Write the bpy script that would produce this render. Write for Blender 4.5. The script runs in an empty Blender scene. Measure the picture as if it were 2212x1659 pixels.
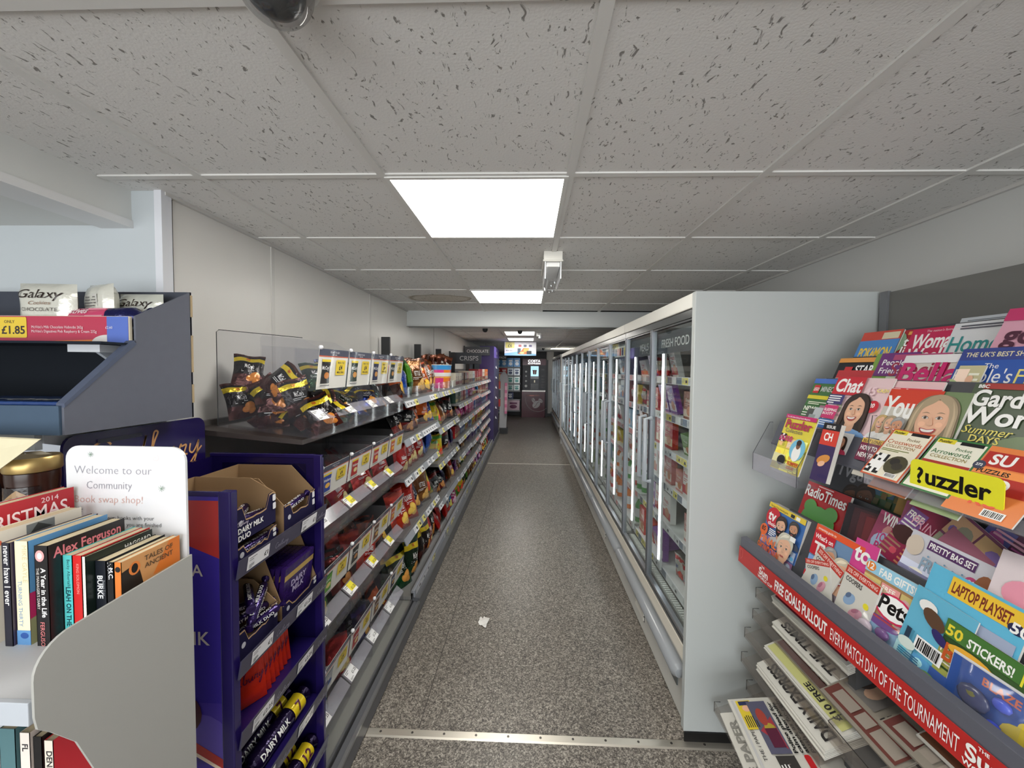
import bpy, math, random
from mathutils import Matrix, Vector
random.seed(7)
PI = math.pi
SC = bpy.context.scene
COLL = SC.collection

# ------------------------------------------------------------------ camera
cam_data = bpy.data.cameras.new('camera')
cam = bpy.data.objects.new('camera', cam_data); COLL.objects.link(cam)
F_PX = 825.0
cam_data.sensor_width = 36.0
cam_data.lens = 36.0 * F_PX / 2212.0
cam_data.shift_x = -(1115.7 - 1106.0) / 2212.0
cam_data.clip_start = 0.02; cam_data.clip_end = 60
yaw, pit, rol = 0.03177, 0.03798, 0.01043
_f = Vector((-math.sin(yaw) * math.cos(pit), math.cos(yaw) * math.cos(pit), -math.sin(pit)))
_r = Vector((math.cos(yaw), math.sin(yaw), 0)); _u = _r.cross(_f)
_r2 = math.cos(rol) * _r + math.sin(rol) * _u; _u2 = -math.sin(rol) * _r + math.cos(rol) * _u
cam.matrix_world = Matrix(((_r2.x, _u2.x, -_f.x, 0), (_r2.y, _u2.y, -_f.y, 0), (_r2.z, _u2.z, -_f.z, 1.62), (0, 0, 0, 1)))
SC.camera = cam

# ------------------------------------------------------------------ exposure, world, big lights
SC.view_settings.view_transform = 'Standard'
SC.view_settings.look = 'None'
SC.view_settings.gamma = 1.0
SC.view_settings.use_curve_mapping = False
SC.view_settings.exposure = 0.0
SC.cycles.transparent_max_bounces = 32
SC.cycles.max_bounces = 8
SC.cycles.diffuse_bounces = 4
SC.cycles.glossy_bounces = 4
SC.cycles.transmission_bounces = 6
SC.cycles.caustics_reflective = False
SC.cycles.caustics_refractive = False
SC.cycles.sample_clamp_indirect = 6.0
SC.cycles.use_denoising = True
world = bpy.data.worlds.new('world'); SC.world = world
world.use_nodes = True
world.node_tree.nodes['Background'].inputs[0].default_value = (0.93, 0.97, 1.0, 1)
world.node_tree.nodes['Background'].inputs[1].default_value = 1.2

def area_light(name, loc, rot, sx, sy, power, col):
    d = bpy.data.lights.new(name, 'AREA'); d.shape = 'RECTANGLE'; d.size = sx; d.size_y = sy
    d.energy = power; d.color = col
    o = bpy.data.objects.new(name, d); COLL.objects.link(o); o.location = loc; o.rotation_euler = rot
    return o
# daylight through the shop front behind the camera
area_light('window_daylight', (-0.6, -3.25, 1.35), (math.radians(88), 0, 0), 4.6, 2.0, 150, (0.97, 0.99, 1.0))
PANEL_STRENGTH = 15.0

# ------------------------------------------------------------------ colours and materials
def L(c):
    return c / 12.92 if c <= 0.04045 else ((c + 0.055) / 1.055) ** 2.4
def C(*a):
    if len(a) == 1:
        h = a[0]
        if isinstance(h, str):
            h = h.lstrip('#'); a = [int(h[i:i + 2], 16) for i in (0, 2, 4)]
        else: a = list(h)
    return tuple(L(x / 255.0) for x in a[:3])

MATS = {}
def nmat(name):
    m = bpy.data.materials.new(name); m.use_nodes = True
    MATS[name] = m
    return m, m.node_tree, m.node_tree.nodes['Principled BSDF']
def colmat(name, rough=0.5, metal=0.0, spec=0.5, bump=0.0, bscale=60, coat=0.0, var=0.0, bdist=0.002):
    m, t, p = nmat(name)
    a = t.nodes.new('ShaderNodeAttribute'); a.attribute_name = 'Col'
    p.inputs['Roughness'].default_value = rough; p.inputs['Metallic'].default_value = metal
    p.inputs['Specular IOR Level'].default_value = spec
    if coat: p.inputs['Coat Weight'].default_value = coat; p.inputs['Coat Roughness'].default_value = 0.08
    src = a.outputs['Color']
    if bump or var:
        tc = t.nodes.new('ShaderNodeTexCoord')
        n = t.nodes.new('ShaderNodeTexNoise'); n.inputs['Scale'].default_value = bscale; n.inputs['Detail'].default_value = 3
        t.links.new(tc.outputs['Object'], n.inputs['Vector'])
        if bump:
            b = t.nodes.new('ShaderNodeBump'); b.inputs['Strength'].default_value = bump; b.inputs['Distance'].default_value = bdist
            t.links.new(n.outputs['Fac'], b.inputs['Height']); t.links.new(b.outputs[0], p.inputs['Normal'])
        if var:
            mx = t.nodes.new('ShaderNodeMix'); mx.data_type = 'RGBA'; mx.blend_type = 'MULTIPLY'
            r = t.nodes.new('ShaderNodeMapRange'); r.inputs['To Min'].default_value = 1 - var; r.inputs['To Max'].default_value = 1.0
            t.links.new(n.outputs['Fac'], r.inputs['Value'])
            mx.inputs[0].default_value = 1.0
            t.links.new(src, mx.inputs[6]); t.links.new(r.outputs[0], mx.inputs[7]); src = mx.outputs[2]
    t.links.new(src, p.inputs['Base Color'])
    return m
colmat('paper', 0.55, spec=0.3)
colmat('gloss', 0.22, spec=0.5)
colmat('cover', 0.30, spec=0.5)
colmat('plastic', 0.38)
colmat('paint', 0.42, spec=0.4, bump=0.06, bscale=220, bdist=0.001)
colmat('steel', 0.34, metal=0.85)
colmat('card', 0.75, spec=0.2, var=0.10, bscale=40)
colmat('foil', 0.20, metal=0.55, spec=0.7, bump=0.9, bscale=38, bdist=0.006)
colmat('film', 0.16, metal=0.15, spec=0.6, bump=0.5, bscale=30, bdist=0.004)
colmat('pages', 0.8, spec=0.1, var=0.25, bscale=400)
colmat('news', 0.85, spec=0.1, var=0.06, bscale=90)
colmat('fabric', 0.9, spec=0.1)

def glassy(name, tint=(1, 1, 1), refl=0.06, rough=0.0, haze=0.0, hazecol=(0.8, 0.82, 0.85), fres=0.5):
    m = bpy.data.materials.new(name); m.use_nodes = True; MATS[name] = m
    t = m.node_tree; t.nodes.clear()
    out = t.nodes.new('ShaderNodeOutputMaterial'); tr = t.nodes.new('ShaderNodeBsdfTransparent'); tr.inputs[0].default_value = (*tint, 1)
    gl = t.nodes.new('ShaderNodeBsdfGlossy'); gl.inputs['Roughness'].default_value = rough
    lw = t.nodes.new('ShaderNodeLayerWeight'); lw.inputs['Blend'].default_value = 0.5
    pw = t.nodes.new('ShaderNodeMath'); pw.operation = 'POWER'; pw.inputs[1].default_value = 4.5
    t.links.new(lw.outputs['Facing'], pw.inputs[0])
    ad = t.nodes.new('ShaderNodeMath'); ad.operation = 'MULTIPLY_ADD'; ad.use_clamp = True; ad.inputs[1].default_value = fres; ad.inputs[2].default_value = refl
    mx = t.nodes.new('ShaderNodeMixShader')
    t.links.new(pw.outputs[0], ad.inputs[0]); t.links.new(ad.outputs[0], mx.inputs[0])
    base = tr
    if haze:
        df = t.nodes.new('ShaderNodeBsdfDiffuse'); df.inputs[0].default_value = (*hazecol, 1)
        m0 = t.nodes.new('ShaderNodeMixShader'); m0.inputs[0].default_value = haze
        t.links.new(tr.outputs[0], m0.inputs[1]); t.links.new(df.outputs[0], m0.inputs[2]); base = m0
    t.links.new(base.outputs[0], mx.inputs[1]); t.links.new(gl.outputs[0], mx.inputs[2]); t.links.new(mx.outputs[0], out.inputs[0])
    return m
glassy('glass', (0.93, 0.96, 0.95), 0.05, 0.0, 0.0, fres=0.45)
glassy('acrylic', (0.96, 0.96, 0.97), 0.02, 0.04, 0.02, fres=0.45)
glassy('acrylic_hazy', (0.92, 0.92, 0.95), 0.05, 0.12, 0.22, (0.62, 0.60, 0.66), fres=0.45)
glassy('dome', (0.80, 0.80, 0.80), 0.05, 0.02, 0.03, fres=0.45)
glassy('cling', (0.98, 0.98, 1.0), 0.05, 0.14, 0.03, fres=0.45)
glassy('tray', (0.90, 0.88, 0.86), 0.02, 0.05, 0.10, (0.35, 0.33, 0.31), fres=0.45)

def emit(name, col, s):
    m = bpy.data.materials.new(name); m.use_nodes = True; MATS[name] = m
    t = m.node_tree; t.nodes.clear()
    o = t.nodes.new('ShaderNodeOutputMaterial'); e = t.nodes.new('ShaderNodeEmission')
    e.inputs[0].default_value = (*col, 1); e.inputs[1].default_value = s
    t.links.new(e.outputs[0], o.inputs[0]); return m
emit('led', (1.0, 0.97, 0.90), PANEL_STRENGTH)
emit('tube', (0.97, 0.98, 1.0), 17.0)
emit('screen', (0.45, 0.75, 0.95), 1.4)
emit('signwhite', (1, 1, 1), 1.6)

def floor_mat():
    m, t, p = nmat('floor_vinyl')
    tc = t.nodes.new('ShaderNodeTexCoord')
    nz = t.nodes.new('ShaderNodeTexNoise'); nz.inputs['Scale'].default_value = 260; nz.inputs['Detail'].default_value = 2
    t.links.new(tc.outputs['Object'], nz.inputs['Vector'])
    dv = t.nodes.new('ShaderNodeMix'); dv.data_type = 'RGBA'; dv.inputs[0].default_value = 0.012
    t.links.new(tc.outputs['Object'], dv.inputs[6]); t.links.new(nz.outputs['Color'], dv.inputs[7])
    def vor(sc):
        v = t.nodes.new('ShaderNodeTexVoronoi'); v.inputs['Scale'].default_value = sc
        t.links.new(dv.outputs[2], v.inputs['Vector']); sp = t.nodes.new('ShaderNodeSeparateColor'); t.links.new(v.outputs['Color'], sp.inputs[0]); return sp.outputs[0]
    a_, b_ = vor(150), vor(290)
    mm = t.nodes.new('ShaderNodeMath'); mm.operation = 'MULTIPLY_ADD'; mm.inputs[1].default_value = 0.45
    m2 = t.nodes.new('ShaderNodeMath'); m2.operation = 'MULTIPLY'; m2.inputs[1].default_value = 0.55
    t.links.new(b_, m2.inputs[0]); t.links.new(a_, mm.inputs[0]); t.links.new(m2.outputs[0], mm.inputs[2])
    r = t.nodes.new('ShaderNodeValToRGB'); e = r.color_ramp.elements
    e[0].position = 0.12; e[0].color = (*C(54, 50, 47), 1)
    e[1].position = 0.92; e[1].color = (*C(200, 192, 180), 1)
    x = r.color_ramp.elements.new(0.38); x.color = (*C(92, 86, 80), 1)
    x = r.color_ramp.elements.new(0.60); x.color = (*C(138, 131, 122), 1)
    t.links.new(mm.outputs[0], r.inputs['Fac'])
    n2 = t.nodes.new('ShaderNodeTexNoise'); n2.inputs['Scale'].default_value = 2.2; n2.inputs['Detail'].default_value = 4
    t.links.new(tc.outputs['Object'], n2.inputs['Vector'])
    mr = t.nodes.new('ShaderNodeMapRange'); mr.inputs['From Min'].default_value = 0.3; mr.inputs['From Max'].default_value = 0.7
    mr.inputs['To Min'].default_value = 0.84; mr.inputs['To Max'].default_value = 1.0
    t.links.new(n2.outputs['Fac'], mr.inputs['Value'])
    mx = t.nodes.new('ShaderNodeMix'); mx.data_type = 'RGBA'; mx.blend_type = 'MULTIPLY'; mx.inputs[0].default_value = 1
    t.links.new(r.outputs[0], mx.inputs[6]); t.links.new(mr.outputs[0], mx.inputs[7])
    t.links.new(mx.outputs[2], p.inputs['Base Color'])
    rr = t.nodes.new('ShaderNodeMapRange'); rr.inputs['To Min'].default_value = 0.30; rr.inputs['To Max'].default_value = 0.46
    t.links.new(n2.outputs['Fac'], rr.inputs['Value']); t.links.new(rr.outputs[0], p.inputs['Roughness'])
    p.inputs['Specular IOR Level'].default_value = 0.45
floor_mat()

def ceiling_mat():
    m, t, p = nmat('ceiling_tile')
    tc = t.nodes.new('ShaderNodeTexCoord')
    mp = t.nodes.new('ShaderNodeMapping'); mp.inputs['Scale'].default_value = (1.0, 0.42, 1.0)
    t.links.new(tc.outputs['Object'], mp.inputs[0])
    w = t.nodes.new('ShaderNodeTexNoise'); w.inputs['Scale'].default_value = 14; w.inputs['Detail'].default_value = 2
    t.links.new(tc.outputs['Object'], w.inputs['Vector'])
    wm = t.nodes.new('ShaderNodeMix'); wm.data_type = 'RGBA'; wm.inputs[0].default_value = 0.05
    t.links.new(mp.outputs[0], wm.inputs[6]); t.links.new(w.outputs['Color'], wm.inputs[7])
    n = t.nodes.new('ShaderNodeTexNoise'); n.inputs['Scale'].default_value = 95; n.inputs['Detail'].default_value = 2.5; n.inputs['Roughness'].default_value = 0.7
    t.links.new(wm.outputs[2], n.inputs['Vector'])
    r = t.nodes.new('ShaderNodeValToRGB'); r.color_ramp.elements[0].position = 0.615; r.color_ramp.elements[0].color = (1, 1, 1, 1)
    r.color_ramp.elements[1].position = 0.68; r.color_ramp.elements[1].color = (0.36, 0.35, 0.34, 1)
    t.links.new(n.outputs['Fac'], r.inputs['Fac'])
    n2 = t.nodes.new('ShaderNodeTexNoise'); n2.inputs['Scale'].default_value = 170; n2.inputs['Detail'].default_value = 2
    t.links.new(tc.outputs['Object'], n2.inputs['Vector'])
    # brown water stain on one tile
    sub = t.nodes.new('ShaderNodeVectorMath'); sub.operation = 'SUBTRACT'; sub.inputs[1].default_value = (-0.80, 3.42, 2.247)
    t.links.new(tc.outputs['Object'], sub.inputs[0])
    sc = t.nodes.new('ShaderNodeVectorMath'); sc.operation = 'MULTIPLY'; sc.inputs[1].default_value = (1.0, 1.5, 0.0)
    t.links.new(sub.outputs[0], sc.inputs[0])
    ln = t.nodes.new('ShaderNodeVectorMath'); ln.operation = 'LENGTH'; t.links.new(sc.outputs[0], ln.inputs[0])
    wv = t.nodes.new('ShaderNodeTexNoise'); wv.inputs['Scale'].default_value = 5
    t.links.new(tc.outputs['Object'], wv.inputs['Vector'])
    ad = t.nodes.new('ShaderNodeMath'); ad.operation = 'MULTIPLY_ADD'; ad.inputs[1].default_value = 0.16
    t.links.new(wv.outputs['Fac'], ad.inputs[0]); t.links.new(ln.outputs['Value'], ad.inputs[2])
    st = t.nodes.new('ShaderNodeValToRGB')
    el = st.color_ramp.elements; el[0].position = 0.0; el[0].color = (0.80, 0.76, 0.68, 1); el[1].position = 0.365; el[1].color = (1, 1, 1, 1)
    x = el.new(0.30); x.color = (0.86, 0.82, 0.76, 1); x = el.new(0.345); x.color = (0.52, 0.46, 0.38, 1)
    t.links.new(ad.outputs[0], st.inputs['Fac'])
    m1 = t.nodes.new('ShaderNodeMix'); m1.data_type = 'RGBA'; m1.blend_type = 'MULTIPLY'; m1.inputs[0].default_value = 1
    m1.inputs[6].default_value = (*C(228, 227, 225), 1); t.links.new(r.outputs[0], m1.inputs[7])
    m2 = t.nodes.new('ShaderNodeMix'); m2.data_type = 'RGBA'; m2.blend_type = 'MULTIPLY'; m2.inputs[0].default_value = 1
    t.links.new(m1.outputs[2], m2.inputs[6]); t.links.new(st.outputs[0], m2.inputs[7])
    t.links.new(m2.outputs[2], p.inputs['Base Color'])
    p.inputs['Roughness'].default_value = 0.9; p.inputs['Specular IOR Level'].default_value = 0.1
    mm = t.nodes.new('ShaderNodeMath'); mm.operation = 'ADD'
    rb = t.nodes.new('ShaderNodeMath'); rb.operation = 'MULTIPLY'; rb.inputs[1].default_value = 0.35
    t.links.new(n2.outputs['Fac'], rb.inputs[0]); t.links.new(rb.outputs[0], mm.inputs[0]); t.links.new(r.outputs[0], mm.inputs[1])
    bp = t.nodes.new('ShaderNodeBump'); bp.inputs['Strength'].default_value = 0.5; bp.inputs['Distance'].default_value = 0.003
    t.links.new(mm.outputs[0], bp.inputs['Height']); t.links.new(bp.outputs[0], p.inputs['Normal'])
ceiling_mat()

def wall_mat(name, col, rough=0.35):
    m, t, p = nmat(name)
    tc = t.nodes.new('ShaderNodeTexCoord'); n = t.nodes.new('ShaderNodeTexNoise'); n.inputs['Scale'].default_value = 2.5; n.inputs['Detail'].default_value = 4
    t.links.new(tc.outputs['Object'], n.inputs['Vector'])
    mr = t.nodes.new('ShaderNodeMapRange'); mr.inputs['To Min'].default_value = 0.93; mr.inputs['To Max'].default_value = 1.03
    t.links.new(n.outputs['Fac'], mr.inputs['Value'])
    mx = t.nodes.new('ShaderNodeMix'); mx.data_type = 'RGBA'; mx.blend_type = 'MULTIPLY'; mx.inputs[0].default_value = 1
    mx.inputs[6].default_value = (*col, 1); t.links.new(mr.outputs[0], mx.inputs[7]); t.links.new(mx.outputs[2], p.inputs['Base Color'])
    p.inputs['Roughness'].default_value = rough; p.inputs['Specular IOR Level'].default_value = 0.35
    return m
wall_mat('wall_white', C(226, 224, 220), 0.33)
wall_mat('wall_grey', C(120, 120, 122), 0.5)

# ------------------------------------------------------------------ text outlines
_TX = {}
def text_mesh(s, bold=0.0, res=2):
    bold = min(bold, 0.028)
    k = (s, bold, res)
    if k in _TX: return _TX[k]
    cu = bpy.data.curves.new('t', 'FONT'); cu.body = s; cu.size = 1.0; cu.resolution_u = res; cu.offset = bold
    ob = bpy.data.objects.new('t', cu); COLL.objects.link(ob)
    dg = bpy.context.evaluated_depsgraph_get(); dg.update()
    me = ob.evaluated_get(dg).to_mesh()
    vs = [(v.co.x, v.co.y) for v in me.vertices]; fs = [tuple(p.vertices) for p in me.polygons]
    ob.evaluated_get(dg).to_mesh_clear()
    bpy.data.objects.remove(ob); bpy.data.curves.remove(cu)
    if vs:
        x0 = min(v[0] for v in vs); x1 = max(v[0] for v in vs)
    else: x0 = 0; x1 = 1
    # cap height of the built-in face is about 0.7 of its size
    vs = [((x - x0) / 0.7, y / 0.7) for x, y in vs]
    r = (vs, fs, (x1 - x0) / 0.7)
    _TX[k] = r
    return r

class Card:
    """flat artwork: list of (verts2d, faces, colour); x right, y up, in metres or in any unit"""
    def __init__(s): s.it = []; s.n = 0
    def poly(s, pts, col): s.it.append((list(pts), [tuple(range(len(pts)))], col, s.n)); s.n += 1; return s
    def rect(s, x, y, w, h, col): return s.poly([(x, y), (x + w, y), (x + w, y + h), (x, y + h)], col)
    def rrect(s, x, y, w, h, r, col, k=4):
        p = []
        for cx, cy, a0 in ((x + w - r, y + r, -90), (x + w - r, y + h - r, 0), (x + r, y + h - r, 90), (x + r, y + r, 180)):
            for i in range(k + 1):
                a = math.radians(a0 + 90 * i / k); p.append((cx + r * math.cos(a), cy + r * math.sin(a)))
        return s.poly(p, col)
    def ell(s, cx, cy, rx, ry, col, n=14, rot=0):
        c, q = math.cos(rot), math.sin(rot)
        return s.poly([(cx + rx * math.cos(a) * c - ry * math.sin(a) * q, cy + rx * math.cos(a) * q + ry * math.sin(a) * c) for a in [2 * PI * i / n for i in range(n)]], col)
    def text(s, t, x, y, h, col, bold=0.0, w=None, maxw=None, shear=0.0, align='l', rot=0.0, res=2):
        if h > 0.024 or (w and w > .2): res = 5
        vs, fs, tw = text_mesh(t, bold, res)
        if not fs: return s
        sx = h
        if w: sx = w / tw
        if maxw and tw * sx > maxw: sx = maxw / tw
        W = tw * sx
        ox = {'l': 0, 'c': -W / 2, 'r': -W}[align]
        c, q = math.cos(rot), math.sin(rot)
        out = []
        for a, b in vs:
            px = a * sx + shear * b * h + ox; py = b * h
            out.append((x + px * c - py * q, y + px * q + py * c))
        s.it.append((out, fs, col, s.n)); s.n += 1
        return s
    def lines(s, x, y, w, n, dy, h, col, seed=0):
        r = random.Random(seed)
        k = s.n
        for i in range(n):
            ww = w * (1 if i < n - 1 else 0.6) * r.uniform(0.86, 1)
            s.it.append(([(x, y - i * dy), (x + ww, y - i * dy), (x + ww, y - i * dy + h), (x, y - i * dy + h)], [(0, 1, 2, 3)], col, k))
        s.n += 1
        return s
    def barcode(s, x, y, w, h):
        s.rect(x, y, w, h, C(240, 240, 240)); r = random.Random(int(x * 1e4)); q = x + w * 0.08; k = s.n
        while q < x + w * 0.9:
            b = w * r.choice((0.02, 0.035, 0.05)); s.it.append(([(q, y + h * .12), (q + b, y + h * .12), (q + b, y + h * .88), (q, y + h * .88)], [(0, 1, 2, 3)], C(20, 20, 20), k)); q += b + w * r.choice((0.02, 0.04))
        s.n += 1
        return s
    def portrait(s, cx, cy, r, skin, hair, top, long=True, smile=True, beard=False, tilt=0.06):
        """a printed head-and-shoulders picture, cx, cy the middle of the face, r half its height"""
        c, q = math.cos(tilt), math.sin(tilt)
        def P(x, y): return (cx + (x * c - y * q) * r, cy + (x * q + y * c) * r)
        def E(x, y, rx, ry, col, n=14):
            px, py = P(x, y); s.ell(px, py, rx * r, ry * r, col, n, tilt)
        def S(pts, col, sym=True, n=4):
            if sym: pts = pts + [(-x, y) for x, y in reversed(pts) if abs(x) > 1e-6]
            m = len(pts); out = []
            for i in range(m):
                p0, p1, p2, p3 = pts[i - 1], pts[i], pts[(i + 1) % m], pts[(i + 2) % m]
                for j in range(n):
                    t = j / n; out.append(P(*[0.5 * (2 * p1[k] + (p2[k] - p0[k]) * t + (2 * p0[k] - 5 * p1[k] + 4 * p2[k] - p3[k]) * t * t + (3 * p1[k] - p0[k] - 3 * p2[k] + p3[k]) * t ** 3) for k in (0, 1)]))
            s.poly(out, col)
        mid = tuple(v * 0.80 for v in skin); soft = tuple(v * 0.91 for v in skin); hi = tuple(min(1, v * 1.12) for v in skin)
        hd = tuple(v * 0.6 for v in hair); hl = tuple(min(1, v * 1.35 + .01) for v in hair)
        if long: S([(0, 1.28), (0.55, 1.15), (0.92, 0.7), (1.02, 0.0), (1.05, -0.8), (0.9, -1.5), (0.4, -1.6)], hd)
        else: S([(0, 1.22), (0.5, 1.1), (0.82, 0.7), (0.84, 0.2), (0.7, -0.1), (0.3, -0.2)], hd)
        S([(0, -1.15), (0.5, -1.25), (1.2, -1.5), (1.55, -2.1), (0.8, -2.2)], top)
        S([(0, -0.7), (0.32, -0.7), (0.34, -1.2), (0.2, -1.4)], mid)
        S([(0, 1.0), (0.45, 0.86), (0.68, 0.42), (0.68, -0.05), (0.56, -0.52), (0.3, -0.9), (0.0, -1.04)], soft)
        S([(0, 0.95), (0.40, 0.8), (0.58, 0.42), (0.56, -0.05), (0.44, -0.5), (0.24, -0.82), (0.0, -0.94)], skin)
        E(-0.36, -0.18, 0.15, 0.12, hi); E(0.36, -0.18, 0.15, 0.12, hi)
        if beard: S([(0, -0.28), (0.3, -0.26), (0.6, -0.05), (0.58, -0.5), (0.32, -0.9), (0, -1.05)], tuple(v * 0.9 for v in hd))
        if long:
            S([(-0.98, -1.4), (-0.95, -0.2), (-0.85, 0.6), (-0.4, 1.15), (0.1, 1.25), (-0.1, 0.9), (-0.55, 0.55), (-0.66, 0.0), (-0.7, -0.9)], hair, False)
            S([(0.98, -1.4), (0.98, -0.2), (0.88, 0.6), (0.45, 1.15), (-0.1, 1.27), (0.1, 0.98), (0.52, 0.62), (0.66, 0.1), (0.72, -0.9)], hair, False)
            S([(-0.86, -0.9), (-0.86, 0.2), (-0.6, 0.9), (-0.76, 0.3), (-0.80, -0.5)], hl, False); S([(0.86, -0.9), (0.88, 0.2), (0.6, 0.95), (0.78, 0.3), (0.80, -0.5)], hl, False)
        else:
            S([(-0.78, 0.1), (-0.86, 0.6), (-0.5, 1.15), (0.1, 1.28), (0.6, 1.1), (0.86, 0.6), (0.76, 0.1), (0.66, 0.45), (0.3, 0.78), (-0.2, 0.70), (-0.6, 0.50)], hair, False)
            S([(-0.6, 0.7), (-0.2, 1.1), (0.3, 1.12), (0.1, 0.95), (-0.3, 0.85)], hl, False)
        for sx in (-1, 1):
            def M(pts, col): S([(sx * x, y) for x, y in pts], col, False, 3)
            M([(0.15, 0.12), (0.29, 0.20), (0.44, 0.13), (0.29, 0.06)], (0.62, 0.60, 0.58))
            E(sx * 0.295, 0.13, 0.062, 0.066, (0.06, 0.035, 0.02), 10)
            M([(0.13, 0.13), (0.29, 0.225), (0.47, 0.15), (0.29, 0.195)], (0.04, 0.03, 0.03))
            M([(0.14, 0.33), (0.30, 0.41), (0.50, 0.34), (0.30, 0.375)], hd)
        S([(0.03, 0.15), (0.08, -0.05), (0.13, -0.20), (0.0, -0.27)], soft); S([(0.10, -0.21), (0.05, -0.26), (0.0, -0.255)], mid)
        if smile:
            S([(0, -0.43), (0.34, -0.38), (0.24, -0.60), (0.0, -0.69)], C(168, 62, 66)); S([(0, -0.46), (0.28, -0.42), (0.2, -0.54), (0, -0.57)], (0.80, 0.79, 0.76))
        else:
            S([(0, -0.46), (0.1, -0.44), (0.24, -0.50), (0.1, -0.57), (0, -0.58)], C(170, 92, 88))
        return s
    def collage(s, x, y, w, h, seed, base):
        """the small pictures and headlines that crowd a printed cover"""
        r = random.Random(seed)
        def tint():
            k = r.uniform(0.5, 1.5); o = r.choice([(0, 0, 0), (.25, .05, .03), (.05, .18, .05), (.03, .08, .25), (.3, .25, .05), (.3, .06, .2)])
            return tuple(min(1, max(0, b_ * k + q)) for b_, q in zip(base, o))
        nx, ny = r.choice((2, 3)), r.choice((2, 3))
        for i in range(nx):
            for j in range(ny):
                cx, cy, cw, ch = x + w * i / nx, y + h * j / ny, w / nx * .92, h / ny * .9; t = r.random()
                if t < .5:
                    s.rect(cx, cy, cw, ch, tint()); s.ell(cx + cw * r.uniform(.3, .7), cy + ch * .45, cw * .28, ch * .34, tint(), 10, r.uniform(0, 1)); s.ell(cx + cw * r.uniform(.2, .8), cy + ch * .3, cw * .16, ch * .2, tint(), 8, r.uniform(0, 1))
                elif t < .8:
                    s.rect(cx, cy, cw, ch, tint()); s.text(r.choice(('WIN!', 'FREE', 'NEW', 'PLUS', '50+', 'TOP 10', 'INSIDE')), cx + cw * .06, cy + ch * .62, ch * .26, (.9, .88, .8), .02, maxw=cw * .85); s.lines(cx + cw * .06, cy + ch * .45, cw * .8, 3, ch * .15, ch * .06, (.8, .8, .75), seed + i)
                else: s.lines(cx, cy + ch * .8, cw * .9, 5, ch * .17, ch * .07, tint(), seed + j); s.ell(cx + cw * .7, cy + ch * .4, cw * .2, cw * .2, tint(), 12)
        return s

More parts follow.
